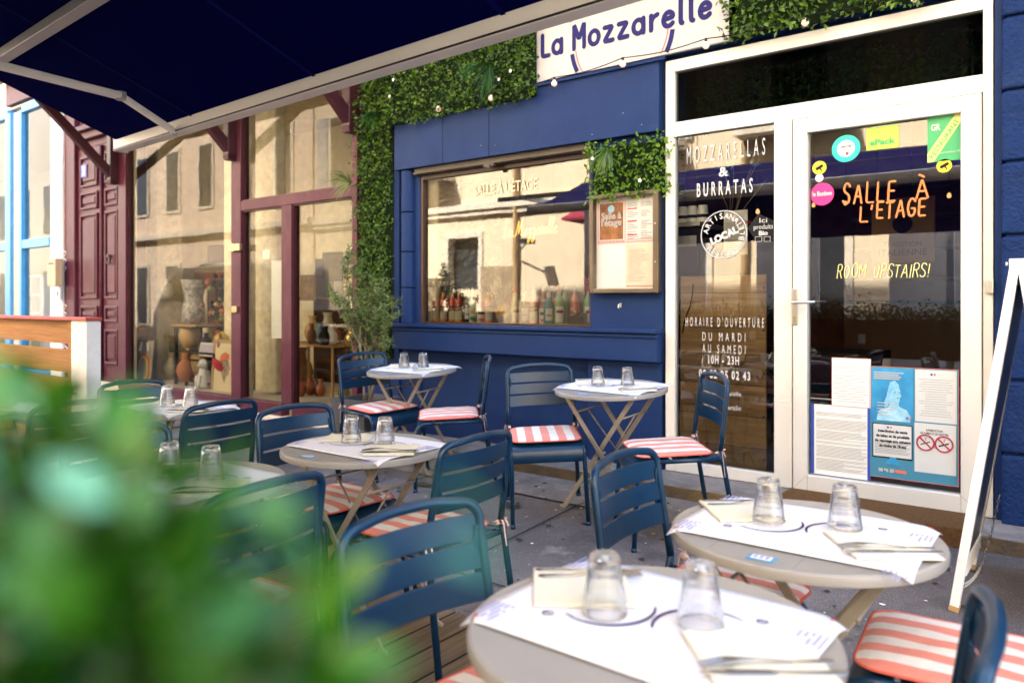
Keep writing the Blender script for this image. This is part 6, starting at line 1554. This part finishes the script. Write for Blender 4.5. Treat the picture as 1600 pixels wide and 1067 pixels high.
# white dog figurine and red dish
q = onx(318, 607, .22); DG = empty('dog_figurine', (q.x, .22, q.z)); tag(DG, 'small white seated dog figurine on the shop window floor', 'figurine')
mb = MB(); mb.lathe([(0,0),(.07,0),(.085,.04),(.07,.12),(.05,.2),(.045,.24),(0,.25)], 16); part('body', mb, M['white'], DG, smooth=True)
mb = MB(); mb.lathe([(0,.22),(.045,.24),(.055,.28),(.04,.33),(0,.345)], 14, (.01,-.01,0)); mb.tube([(.02,-.03,.28),(.03,-.085,.265)], [.03,.016], 8); mb.tube([(-.03,0,.32),(-.05,-.01,.25)], [.02,.008], 6); mb.tube([(.045,0,.32),(.065,-.01,.25)], [.02,.008], 6); part('head', mb, M['white'], DG, smooth=True)
mb = MB(); mb.tube([(-.03,-.06,.16),(-.03,-.085,.01)], .018, 8); mb.tube([(.035,-.06,.16),(.035,-.085,.01)], .018, 8); part('foreleg', mb, M['white'], DG, smooth=True)
q = onx(337, 575, .22); o = MB().lathe([(0,.0),(.09,.01),(.12,.035),(.115,.038),(.0,.015)], 20).build('red_dish', mat('red_glaze', (.55,.02,.05), .3), smooth=True, loc=(q.x, .22, q.z), rot=(R(-60),R(20),0)); tag(o, 'red oval dish propped under the shelf', 'dish')
vase('brown painted urn beside the framed painting', 275, 520, .8, amph, mat('umber_glaze', (.22,.10,.05), .4, var=.3, vscale=14), 'urn', 1.1)
for i, (px, pyb, sc_, cc, w_) in enumerate(((268,590,.9,(.5,.42,.3),'cream crock low at the left of the shelf'),(326,592,.55,(.12,.2,.1),'small green pot between the barrel jar and the framed drawing'),(340,540,.5,(.6,.12,.05),'small red pot on the shelf beside the yellow pot'),(306,470,.6,(.55,.3,.1),'amber pot behind the patterned vase'),(262,470,.8,(.7,.66,.6),'white jar high at the left of the shop window'))):
    vase(w_, px, pyb, .5, amph, mat('pot_glaze_%s' % 'cream green red amber white'.split()[i], cc, .4, var=.25, vscale=18), 'pot', sc_)
for i, (px0_, px1_, a_, b_, w_) in enumerate(((388,400,520,600,'narrow upright print behind the shop door pane'),(470,492,430,470,'tan framed print above the side table'),(505,535,395,440,'dark framed print high in the right shop pane'),(540,556,440,500,'pale framed print at the right of the antique shop'),(262,282,400,445,'small ochre print above the urn'))):
    framed('framed_print', w_, px0_, px1_, a_, b_, .9, M['wood_panel'] if i % 2 else M['dark'], mat('print_%s' % 'ivory tan umber pale ochre'.split()[i], ((.6,.5,.35),(.45,.3,.15),(.1,.07,.05),(.7,.66,.55),(.5,.33,.1))[i], .6, var=.35, vscale=12), 0, None, .025)
CB = empty('dark_cabinet', (0,0,0)); tag(CB, 'dark wooden cabinet standing behind the shelf in the antique shop', 'cabinet')
a_, b__ = FX(268, 5.5), FX(345, 5.5); part('carcass', MB().box(a_, b__, .95, 1.3, z(HB), z(.30)), mat('near_black_wood', (.03,.015,.01), .4, var=.3), CB, bevel=.01)
for k in range(3): part('drawer', MB().box(a_+.05, b__-.05, .93, .949, z(HB)+.1+k*.38, z(HB)+.42+k*.38), mat('walnut', (.09,.04,.02), .4, var=.3), CB, bevel=.005)
CB = empty('dark_bookcase', (0,0,0)); tag(CB, 'tall dark bookcase behind the jars in the right pane of the antique shop', 'bookcase')
a_, b__ = FX(468, 5.8), FX(532, 5.8); part('carcass', MB().box(a_, b__, 1.5, 1.85, z(HB), z(.55)), mat('near_black_wood', (0,0,0)), CB, bevel=.01)
for k in range(4): part('shelf', MB().box(a_+.05, b__-.05, 1.46, 1.499, z(HB)+.25+k*.36, z(HB)+.29+k*.36), mat('walnut', (0,0,0)), CB)
r8 = random.Random(77); cols_ = [M['gold'], M['interior_dark'], mat('rust_bead', (0,0,0)), mat('umber_glaze', (0,0,0)), mat('olive_bead', (0,0,0)), M['white'], mat('red_bead', (0,0,0))]
for i in range(34):
    px = r8.uniform(256, 350) if i < 22 else r8.uniform(468, 552); d = r8.uniform(.25, .8) if i < 22 else r8.uniform(.4, .66); hh = r8.choice([0, .02, .3, .46]) if i < 22 else r8.choice([0, .0, .55]); q = onx(px, 600, d)
    if i < 22: zz_ = z(HB) + (hh if hh < .1 else hh)
    else: zz_ = z(HB) + hh
    pr_ = [(r*r8.uniform(.35,.7), h*r8.uniform(.35,.8)) for r, h in [(0,0)]] ; sc_ = r8.uniform(.3, .62); sq_ = r8.uniform(.6, 1.3)
    o = MB().lathe([(r*sc_*sq_, h*sc_) for r, h in amph], 14).build('trinket', r8.choice(cols_), smooth=True, loc=(q.x, d, zz_)); tag(o, 'small dark trinket among the clutter low in the antique shop windows', 'trinket', 'small trinkets low in the antique shop windows')
# furniture-like jumble behind the narrow door and the right pane
def table_item(name, label, px, d, w_, h_, m, cat):
    q = P(px, 600, CAMP+d); o = empty(name, (q.x, d, z(HB))); tag(o, label, cat)
    mb = MB(); mb.box(-w_/2, w_/2, -.2, .2, h_-.03, h_); part('top', mb, m, o, bevel=.003)
    for a in (-1,1):
        for b in (-1,1): part('leg', MB().tube([(a*(w_/2-.03), b*.17, 0), (a*(w_/2-.03), b*.17, h_-.03)], .016, 8), m, o)
    return o
table_item('wooden_side_table', 'wooden side table standing in the right pane of the antique shop', 500, .7, .9, .55, M['wood_panel'], 'table')
table_item('wooden_console', 'taller wooden console behind the side table in the antique shop', 520, 1.5, 1.2, 1.05, mat('dark_oak', (.12,.06,.025), .5), 'console')
for i, (px, d, h0, sc_, cc) in enumerate(((488, .7, .55, .8, (.5,.33,.14)), (500, .65, .55, .6, (.10,.2,.3)), (512, .75, .55, .9, (.55,.5,.4)), (524, .7, .55, .55, (.45,.12,.05)), (535, 1.5, 1.05, 1.0, (.3,.32,.3)), (548, 1.5, 1.05, .8, (.6,.5,.2)), (470, .9, .0, 1.3, (.3,.15,.06)))):
    q = P(px, 600, CAMP+d); o = MB().lathe([(r*sc_, h*sc_) for r, h in amph], 18).build('pottery_jar', mat('jar_glaze_%s' % 'ochre blue cream rust grey mustard brown'.split()[i], cc, .4, var=.2), smooth=True, loc=(q.x, d, z(HB)+h0))
    tag(o, 'ochre pottery jar on the side table|small blue jar on the side table|cream jar on the side table|small rust jar on the side table|grey jar on the tall console|mustard jar on the tall console|brown floor jar left of the side table'.split('|')[i], 'jar', 'jars on the furniture in the antique shop')
# standing candlestick shape behind the narrow door
q = P(412, 480, CAMP+.8); o = MB().lathe([(0,0),(.14,0),(.03,.04),(.02,.9),(.06,.95),(.02,1.0),(.16,1.15),(.08,1.5),(0,1.5)], 18).build('floor_lamp', mat('amber_lamp', (.5,.28,.08), .5), smooth=True, loc=(q.x, .8, z(HB))); tag(o, 'amber floor lamp behind the narrow pane of the antique shop', 'floor lamp')

# ------------------------------------------------------------------ double entrance door
DD = empty('double_door', (0,0,0)); tag(DD, 'carved plum double entrance door with panels and a pierced fanlight', 'entrance door')
x0, x1 = FX(100), xa0 - .002; xj = FX(116); xm_ = FX(155.5); yd = .045
mb = MB(); mb.box(x0, xj, .0, .3, .05, z(3.0)); mb.box(x1 - .10, x1, .0, .3, .05, z(2.12)); mb.box(xj, x1 - .10, .05, .3, z(2.06), z(2.16)); mb.box(xj - .03, x1, -.02, .25, z(2.16), z(2.26)); mb.box(xj - .05, x1, -.08, .25, z(2.26), z(2.33))
part('door_frame', mb, M['plum'], DD, bevel=.012)
mb = MB(); mb.box(xj, x1, .1, .14, z(2.33), z(3.0)); part('fanlight_glass', mb, M['dim_glass'], DD)
mb = MB(); r7 = random.Random(2)
for k in range(16):
    for j in range(5):
        cx = xj + .05 + (x1-xj-.1)*k/15; cz = z(2.40 + j*.14); mb.tube([(cx + .055*math.cos(t*.7854), .085, cz + .055*math.sin(t*.7854)) for t in range(8)], .012, 5, closed=True)
part('fanlight_grille', mb, mat('cast_iron_rose', (.30,.16,.15), .5), DD)
for i, (a, b) in enumerate(((xj + .004, xm_ - .004), (xm_ + .004, x1 - .104))):
    lf = part('door_leaf', MB().box(a, b, yd, yd + .06, z(-1.02), z(2.06)), M['plum'], DD, bevel=.004)
    W_ = b - a
    def panel(z0, z1, raised=True):
        m_ = .16*W_; mb = MB(); X0, X1 = a + m_, b - m_
        for e, th in (((X0, X1, z0, z1), .018),):
            for (u0, u1, w0, w1) in ((e[0], e[1], e[2], e[2]+.035), (e[0], e[1], e[3]-.035, e[3]), (e[0], e[0]+.035, e[2]+.035, e[3]-.035), (e[1]-.035, e[1], e[2]+.035, e[3]-.035)):
                mb.box(u0, u1, yd - th - .012, yd - .001, z(w0), z(w1))
        mb.box(X0 + .075, X1 - .075, yd - .022, yd - .001, z(z0 + .075), z(z1 - .075))
        part('moulded_panel', mb, M['plum'], lf, bevel=.008)
    for pa, pb_ in ((1.54, 1.95), (1.24, 1.47), (.05, 1.18), (-.25, -.04), (-.79, -.34)): panel(pa, pb_)
    part('kick_stone', MB().box(a + .01, b - .01, yd - .05, yd - .002, z(-1.12), z(-1.02)), M['pale_stone'], lf, bevel=.006)
mb = MB(); mb.tube([((xm_), yd - .02, z(-1.0)), (xm_, yd - .02, z(2.04))], .022, 10); part('meeting_stile', mb, M['plum'], DD, smooth=True)
q = P(175, 403, CAMP+yd); kn = MB(); kn.tube(arc((q.x, yd - .05, q.z - .03), .05, 0, 360, 14, 0, 2), .011, 7); kn.tube([(q.x, yd, q.z + .02), (q.x, yd - .06, q.z + .02)], .025, 10); part('knocker', kn, M['plum_dark'], DD, smooth=True)
q = P(135, 268, CAMP+yd); part('house_number', MB().box(q.x - .08, q.x + .08, yd - .035, yd - .024, q.z - .085, q.z + .085), mat('enamel_blue', (.03,.06,.4), .3), DD, bevel=.004); text('3', (q.x, yd - .037, q.z - .055), .16, M['white'], DD, bold=.003)
mb = MB(); mb.box(xa0, xL, .0, .25, z(HT+.18), z(3.0)); part('upper_lintel_wall', mb, M['stucco_white'], DD)
mb = MB(); mb.box(-14, -5.3, .02, 6.0, z(3.0), 13.2); part('upper_wall', mb, M['stucco_peach'], DD)
for i in range(5):
    for s in range(2):
        x = -12.8 + i*1.75; zc_ = 5 + s*3; f = part('window', MB().box(x-.5, x+.5, .0, .02, zc_, zc_+1.8), M['pale_stone'], DD); part('shutter', MB().box(x-.42, x+.42, -.02, -.001, zc_+.08, zc_+1.72), M['grey_metal'], f)
# graffiti marks on the jamb
mb = MB()
for (px, py) in ((102, 407), (102, 490), (104, 556)):
    q = P(px, py); mb.tube([(q.x + .05*math.sin(t*2.1), -.004, q.z - .14 + t*.035) for t in range(9)], .006, 4)
part('chalk_scrawl', mb, M['white'], DD)
# letter box and bell on the white pier
WP = empty('white_pier', (0,0,0)); tag(WP, 'white painted pier between the blue shop and the double door', 'pier')
part('shaft', MB().box(FX(82), x0 - .002, -.03, .3, .05, z(3.0)), M['white'], WP, bevel=.01)
mb = MB(); q = P(99, 425); mb.box(q.x - .12, q.x + .14, -.16, -.055, q.z - .20, q.z + .18); o = mb.build('letter_box', mat('tan_metal', (.48,.36,.24), .5, var=.1), bevel=.012); tag(o, 'tan metal letter box on the white pier', 'letter box'); part('slot', MB().box(q.x - .07, q.x + .09, -.164, -.161, q.z + .10, q.z + .12), M['dark'], o)
mb = MB(); q = P(100, 459); mb.box(q.x - .05, q.x + .06, -.08, -.055, q.z - .08, q.z + .08); o = mb.build('door_bell', M['white'], bevel=.005); tag(o, 'small white door bell panel under the letter box', 'door bell'); part('button', MB().box(q.x - .015, q.x + .02, -.085, -.081, q.z - .03, q.z + .03), M['dark'], o)

# ------------------------------------------------------------------ blue shop on the far left
BS = empty('blue_shop', (0,0,0)); tag(BS, 'bright blue framed shop front at the far left edge', 'shop front')
xR = FX(82) - .002; mb = MB()
edges = [xR - .0, FX(36), FX(27), FX(15)]
mb.box(FX(35), FX(39), -.05, .06, z(-1.0), z(2.86)); mb.box(FX(17), FX(25), -.08, .06, z(-1.0), z(2.86))
for a, b in ((FX(39), xR), (-22.0, FX(17))):
    mb.box(a, b, -.046, .06, z(.80), z(.93)); mb.box(a, b, -.046, .06, z(2.82), z(2.94)); mb.box(a, b, -.046, .06, z(-1.08), z(-.98))
for x in (-17.0, -19.5, -22.0): mb.box(x-.06, x+.06, -.05, .06, z(-.98), z(.80)); mb.box(x-.06, x+.06, -.05, .06, z(.93), z(2.82))
part('frame', mb, M['sky_blue'], BS, bevel=.004)
part('mullion_gap', MB().box(FX(25), FX(35), -.03, .06, z(-1.0), z(2.86)), M['pale_stone'], BS)
for a, b in ((FX(39), xR), (-22.0, FX(17))):
    part('pane', MB().quad((a, .0, z(-.98)), (b, .0, z(-.98)), (b, .0, z(.80)), (a, .0, z(.80))), M['pane_shop'], BS); part('pane', MB().quad((a, .0, z(.93)), (b, .0, z(.93)), (b, .0, z(2.82)), (a, .0, z(2.82))), M['pane_shop'], BS)
part('plinth', MB().box(-30, xR, -.1, .2, -.2, z(-1.082)), M['pale_stone'], BS); part('interior_wall', MB().box(-24, xR, 2.5, 2.6, 0, z(2.95)).box(-24, xR, .1, 2.5, z(2.9), z(3.0)), mat('grey_shop_wall', (.3,.28,.25), .9), BS); part('shop_floor', MB().box(-24, xR, .1, 2.5, 0, z(-1.05)), M['pale_stone'], BS)
part('wall', MB().box(-30, xR, .0, .3, z(2.95), z(3.1)).box(-45, -22.1, .0, .3, -.2, z(2.95)), M['stucco_white'], BS); part('upper_wall', MB().box(-45, -14.01, .02, 6, z(3.1), 12), M['stucco'], BS)
WS = empty('white_shelf_unit', (0,0,0)); tag(WS, 'white cube shelf unit behind the blue framed window', 'shelf unit')
q0, q1 = P(51, 520, 5.1), P(82, 430, 5.1); sh = MB()
xs_ = [q0.x, (q0.x+q1.x)/2, q1.x]; zs_ = [z(-1.04) + k*(q1.z - z(-1.04))/5 for k in range(6)]
for x in xs_: sh.box(x-.015, x+.015, .4, .8, z(-1.045), q1.z)
for zz in zs_[1:]: sh.box(q0.x+.015, q1.x-.015, .4, .8, zz-.03, zz)
part('carcass', sh, M['white'], WS); part('back_panel', MB().box(q0.x+.015, q1.x-.015, .80, .81, z(-1.04), q1.z), M['white'], WS)
# red octagonal stop sign seen mirrored in the blue shop's glass stands across the street
q = Vector((-27.0, -5.2, 2.9)); STP = empty('stop_sign', (q.x, q.y, -.15), rz=R(15)); tag(STP, 'red octagonal stop sign on a post across the street', 'road sign')
part('post', MB().tube([(0,-.03,0),(0,-.03,3.3)], .03, 10), M['grey_metal'], STP); o = part('plate', MB().add([(.45*math.cos(R(22.5+45*i)), .0, 3.0+.45*math.sin(R(22.5+45*i))) for i in range(8)] + [(.45*math.cos(R(22.5+45*i)), -.01, 3.0+.45*math.sin(R(22.5+45*i))) for i in range(8)], [tuple(reversed(range(8))), tuple(range(8,16))] + [(i, (i+1)%8, (i+1)%8+8, i+8) for i in range(8)]), M['ink_red'], STP)
text('STOP', (0, .003, 2.88), .32, M['white'], STP, rot=(R(90), 0, R(180)), bold=.006)
# ------------------------------------------------------------------ across the street (seen reflected in the glass)
OB = empty('opposite_building', (0,0,0)); tag(OB, 'cream rendered building across the street, seen only reflected in the windows', 'building')
yo = -9.8
mb = MB(); ops = [(-16.3,-15.0), (-13.2,-12.2), (-7.6,-6.2), (-4.6,-3.6), (-2.3,-1.3), (.5,1.8), (3.2,4.4)]
gz0, gz1 = 1.6, 2.9; xs_ = [-18.5] + [v for o in ops for v in o] + [14]
for k in range(0, len(xs_), 2): mb.box(xs_[k], xs_[k+1], yo - .5, yo, -.1, 3.3)
for (a, b) in ops: mb.box(a, b, yo-.5, yo, -.1, gz0 if a in (-13.2,) else .2); mb.box(a, b, yo-.5, yo, gz1, 3.3)
mb.box(-18.5, 14, yo-.5, yo, 3.3, 12)
part('wall', mb, M['stucco'], OB)
part('dark_rooms', MB().box(-18.5, 14, yo-3, yo-2.9, -.1, 3.3), M['interior_dark'], OB)
for (a, b) in ops:
    z0 = gz0 if a == -13.2 else .2
    f = part('window_surround', MB().box(a-.14, a, yo, yo+.04, z0, gz1+.14).box(b, b+.14, yo, yo+.04, z0, gz1+.14).box(a, b, yo, yo+.04, gz1, gz1+.14), M['pale_stone'], OB); part('pane', MB().quad((a, yo-.2, z0), (b, yo-.2, z0), (b, yo-.2, gz1), (a, yo-.2, gz1)), M['dim_glass'], f)
part('string_course', MB().box(-18.5, 14, yo, yo+.16, 3.55, 3.72).box(-18.5, 14, yo, yo+.10, 3.42, 3.55), M['pale_stone'], OB, bevel=.01)
part('stone_base_and_dim_band', MB().box(-12.1, -11.05, yo, yo+.05, -.1, 2.15).box(-11.05, -7.75, yo, yo+.05, -.1, 1.30).box(-15, -13.4, yo, yo+.05, -.1, 1.9), M['rubble'], OB)  # long low band added to dim the wall's reflection over the bottles
for x in (-11.0, -8.1, -5.4): part('downpipe', MB().tube([(x, yo+.1, 0), (x, yo+.1, 12)], .06, 10), mat('ochre_pipe', (.45,.3,.15), .6), OB)
for i in range(9):
    x = -17.2 + i*3.2; zc_ = 4.5
    f = part('window', MB().box(x-.62, x+.62, yo, yo+.05, zc_, zc_+2.2), M['pale_stone'], OB); part('pane', MB().box(x-.5, x+.5, yo+.051, yo+.06, zc_+.1, zc_+2.1), M['dim_glass'], f)
    for s_ in (-1, 1): part('shutter', MB().box(x + s_*.66 + (0 if s_ > 0 else -.45), x + s_*.66 + (.45 if s_ > 0 else 0), yo+.02, yo+.07, zc_+.05, zc_+2.15), M['grey_metal'], OB)
    if i in (1, 3, 4, 5):
        bl_ = part('balcony', MB().box(x-1.0, x+1.0, yo, yo+.7, zc_-.16, zc_-.02), M['pale_stone'], OB); mb = MB()
        for k in range(17): xx = x-.96+k*.12; mb.tube([(xx, yo+.66, zc_), (xx, yo+.66, zc_+.95)], .012, 5)
        mb.box(x-1, x+1, yo+.64, yo+.68, zc_+.95, zc_+1.0); part('railing', mb, M['white'], bl_)
part('shop_awning', MB().hexa([(-9.0,yo+1.1,3.0),(-7.2,yo+1.1,3.0),(-7.2,yo,3.0),(-9.0,yo,3.0),(-9.0,yo+1.1,3.05),(-7.2,yo+1.1,3.05),(-7.2,yo,3.5),(-9.0,yo,3.5)]), mat('wine_awning', (.25,.03,.05), .8), OB)
part('wall_lantern', MB().box(-10.4, -10.1, yo+.5, yo+.8, 2.6, 2.7).tube([(-11, yo+.1, 2.4), (-10.2, yo+.65, 2.65)], .02, 6), M['dark'], OB)
P2 = empty('peach_building', (0,0,0)); tag(P2, 'peach rendered building farther along the street, seen only in the shop glass', 'building')
part('wall', MB().box(-32, -18.6, yo-.5, yo, -.1, 13), M['stucco_peach'], P2); part('cornice', MB().box(-32, -18.6, yo, yo+.2, 3.6, 3.8), M['pale_stone'], P2, bevel=.01)
for i in range(6):
    for s in range(2):
        x = -31 + i*2.2; zc_ = .4 + s*4.1; f = part('window', MB().box(x-.5, x+.5, yo, yo+.05, zc_, zc_+2.3), M['pale_stone'], P2); part('pane', MB().box(x-.38, x+.38, yo+.051, yo+.06, zc_+.1, zc_+2.2), M['dim_glass'], f)
P3 = empty('white_building', (0,0,0)); tag(P3, 'pale rendered building at the far end of the street, seen only in reflection', 'building')
part('wall', MB().box(-55, -32.1, yo-.5, yo, -.1, 13), M['stucco_white'], P3)
for i in range(8):
    for s in range(2):
        x = -53 + i*2.6; zc_ = .6 + s*3.8; part('window', MB().box(x-.5, x+.5, yo, yo+.04, zc_, zc_+2.1), M['dim_glass'], P3)
# parked van
VN = empty('parked_van', (-17.5, -6.6, -.15)); tag(VN, 'white delivery van parked across the street, seen in the antique shop glass', 'van')
prof = [(-2.5,.35),(-2.5,1.1),(-2.3,1.35),(-1.7,2.1),(-1.4,2.3),(2.3,2.35),(2.5,2.2),(2.5,.35)]; mb = MB(); n = len(prof)
mb.add([(x, -.95, zz) for x, zz in prof] + [(x, .95, zz) for x, zz in prof], [tuple(range(n)), tuple(reversed(range(n, 2*n)))] + [(i+n, (i+1)%n+n, (i+1)%n, i) for i in range(n)])
part('body', mb, mat('van_white_paint', (.8,.8,.8), .25, coat=.6), VN, bevel=.06, seg=3)
part('side_window', MB().add([(-1.95,.957,1.45),(-1.0,.957,1.45),(-1.0,.957,2.1),(-1.55,.957,2.1)], [(0,1,2,3)]), M['dim_glass'], VN); part('windscreen', MB().add([(-2.33,-.8,1.38),(-2.33,.8,1.38),(-1.75,.8,2.08),(-1.75,-.8,2.08)], [(0,1,2,3)]), M['dim_glass'], VN)
for x in (-1.6, 1.6):
    for s in (-1, 1):
        w0 = part('wheel', MB().tube([(x, s*.78, .34), (x, s*.97, .34)], .34, 24), M['rubber'], VN); part('rim', MB().tube([(x, s*.972, .34), (x, s*.985, .34)], .2, 18), M['steel'], w0)
# terrace barrier behind the camera with a hedge trough (reflected in the door)
HB_ = empty('hedge_trough', (0,0,0)); tag(HB_, 'dark slatted terrace barrier carrying a clipped hedge behind the viewer', 'planter')
yt = -4.95
mb = MB()
for k in range(4): mb.box(-4.9, -.9, yt - .02, yt + .02, .10 + k*.27, .10 + k*.27 + .16)
part('slat', mb, mat('dark_stained_wood', (.035,.022,.016), .6, var=.2), HB_, bevel=.004)
part('trough', MB().box(-4.9, -.9, yt - .32, yt - .03, .72, 1.08), mat('dark_stained_wood', (0,0,0)), HB_)
for x in (-4.85, -3.5, -2.2, -1.0): part('post', MB().box(x-.04, x+.04, yt-.07, yt-.021, 0, 1.1), M['white'], HB_)
mb = MB(); r = random.Random(31)
for i in range(3000):
    leaf_quad(mb, Vector((r.uniform(-4.9,-.9), yt - .17 + r.gauss(0,.10), 1.08 + abs(r.gauss(0,.085)))), rv(r), rv(r), .045, .028)
part('hedge', mb, M['leaf_dark'], HB_)
for (x, hw, lab) in ((-4.75, .25, 'broad white stand-in for bright wall behind the barrier, farthest from the viewer'), (-3.62, .14, 'narrow white stand-in for bright wall behind the middle of the barrier'), (-2.97, .05, 'slim white stand-in for bright wall behind the barrier'), (-1.68, .40, 'widest white stand-in for bright wall behind the near end of the barrier')):  # added panels stand in for the sunlit wall mirrored in the door
    WPn = empty('bright_wall_standin', (x, yt - .9, -.15)); tag(WPn, lab, 'screen', 'white stand-ins for bright wall behind the terrace barrier')
    part('panel', MB().box(-hw, hw, -.02, .02, .1, 2.32), M['white'], WPn, bevel=.005); part('foot', MB().box(-hw, hw, -.2, .2, 0, .1), M['grey_metal'], WPn)

# ------------------------------------------------------------------ the leafy bush right in front of the lens
BU = empty('laurel_bush', (0,0,0)); tag(BU, 'big glossy green bush close to the camera at the lower left', 'bush')
r = random.Random(44); mbl = MB(); mbp = MB(); mbt = MB(); fwd = Vector((-CT, ST, 0)); rt_ = Vector((ST, CT, 0)); cam0 = Vector((0, -CAMP, CAMH))
def cp(l, zz, H): return cam0 + rt_*l + fwd*zz + Vector((0,0,H))
def lf(c, L, m=None):
    d = (rv(r) + Vector((0,0,.35))).normalized(); n = rv(r) + Vector((0,0,.5)); W_ = L*.52; s = d.cross(n).normalized(); n = s.cross(d).normalized()
    pts = []
    for k, wk in ((0,.05),(.2,.7),(.45,1),(.7,.85),(.9,.4),(1,.02)):
        cc = c + d*L*k - n*L*.18*k*k
        pts += [cc - s*W_/2*wk + n*.06*L*wk, cc, cc + s*W_/2*wk + n*.06*L*wk]
    f = []
    for k in range(5):
        for j in range(2): a = k*3+j; f.append((a, a+1, a+4, a+3))
    (m or mbl).add(pts, f)
clusters = [(-.20,.40,-.225,.13,310,0), (-.31,.48,-.19,.15,320,0), (-.135,.38,-.245,.092,170,0), (-.38,.62,-.24,.17,240,0), (-.225,.42,-.38,.15,330,0), (-.225,.38,-.10,.045,10,0), (-.29,.42,-.07,.03,4,1)]
SCL = .46
for (l, zz, H, rr, n, kk) in clusters:
    for i in range(n):
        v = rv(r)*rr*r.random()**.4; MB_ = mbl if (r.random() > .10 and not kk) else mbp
        lf(cp((l + v.x)*SCL, max(.24, zz + v.y*.8)*SCL, (H + v.z*.9)*SCL), r.uniform(.028, .052)*SCL*1.1, MB_)
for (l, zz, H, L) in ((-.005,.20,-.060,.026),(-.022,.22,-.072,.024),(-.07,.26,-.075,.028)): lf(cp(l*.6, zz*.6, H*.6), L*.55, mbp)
for i in range(26):
    a = cp(r.uniform(-.17,-.03), r.uniform(.14,.26), -.75); b = cp(r.uniform(-.16,-.03), r.uniform(.14,.24), r.uniform(-.13,-.08)); mbt.tube([a, (a+b)/2 + rv(r)*.02, b], [.004,.003,.001], 5)
o = part('leaves', mbl, M['leaf_near'], BU, smooth=True); part('sky_gloss_leaves', mbp, M['leaf_sky_gloss'], BU, smooth=True); part('stems', mbt, M['twig'], BU, smooth=True)
TBp = empty('bush_planter', (0,0,0)); tag(TBp, 'wooden trough under the glossy bush beside the camera', 'planter')
c = cp(-.12, .19, 0); part('trough', MB().box(c.x-.45, c.x+.09, c.y-.12, c.y+.10, .004, .50), M['pine'], TBp, bevel=.01)
part('soil', MB().box(c.x-.42, c.x+.07, c.y-.10, c.y+.08, .502, .53), mat('dark_soil', (0,0,0)), TBp)
for k, v in proto.items():
    if first[k]: bpy.data.objects.remove(v)
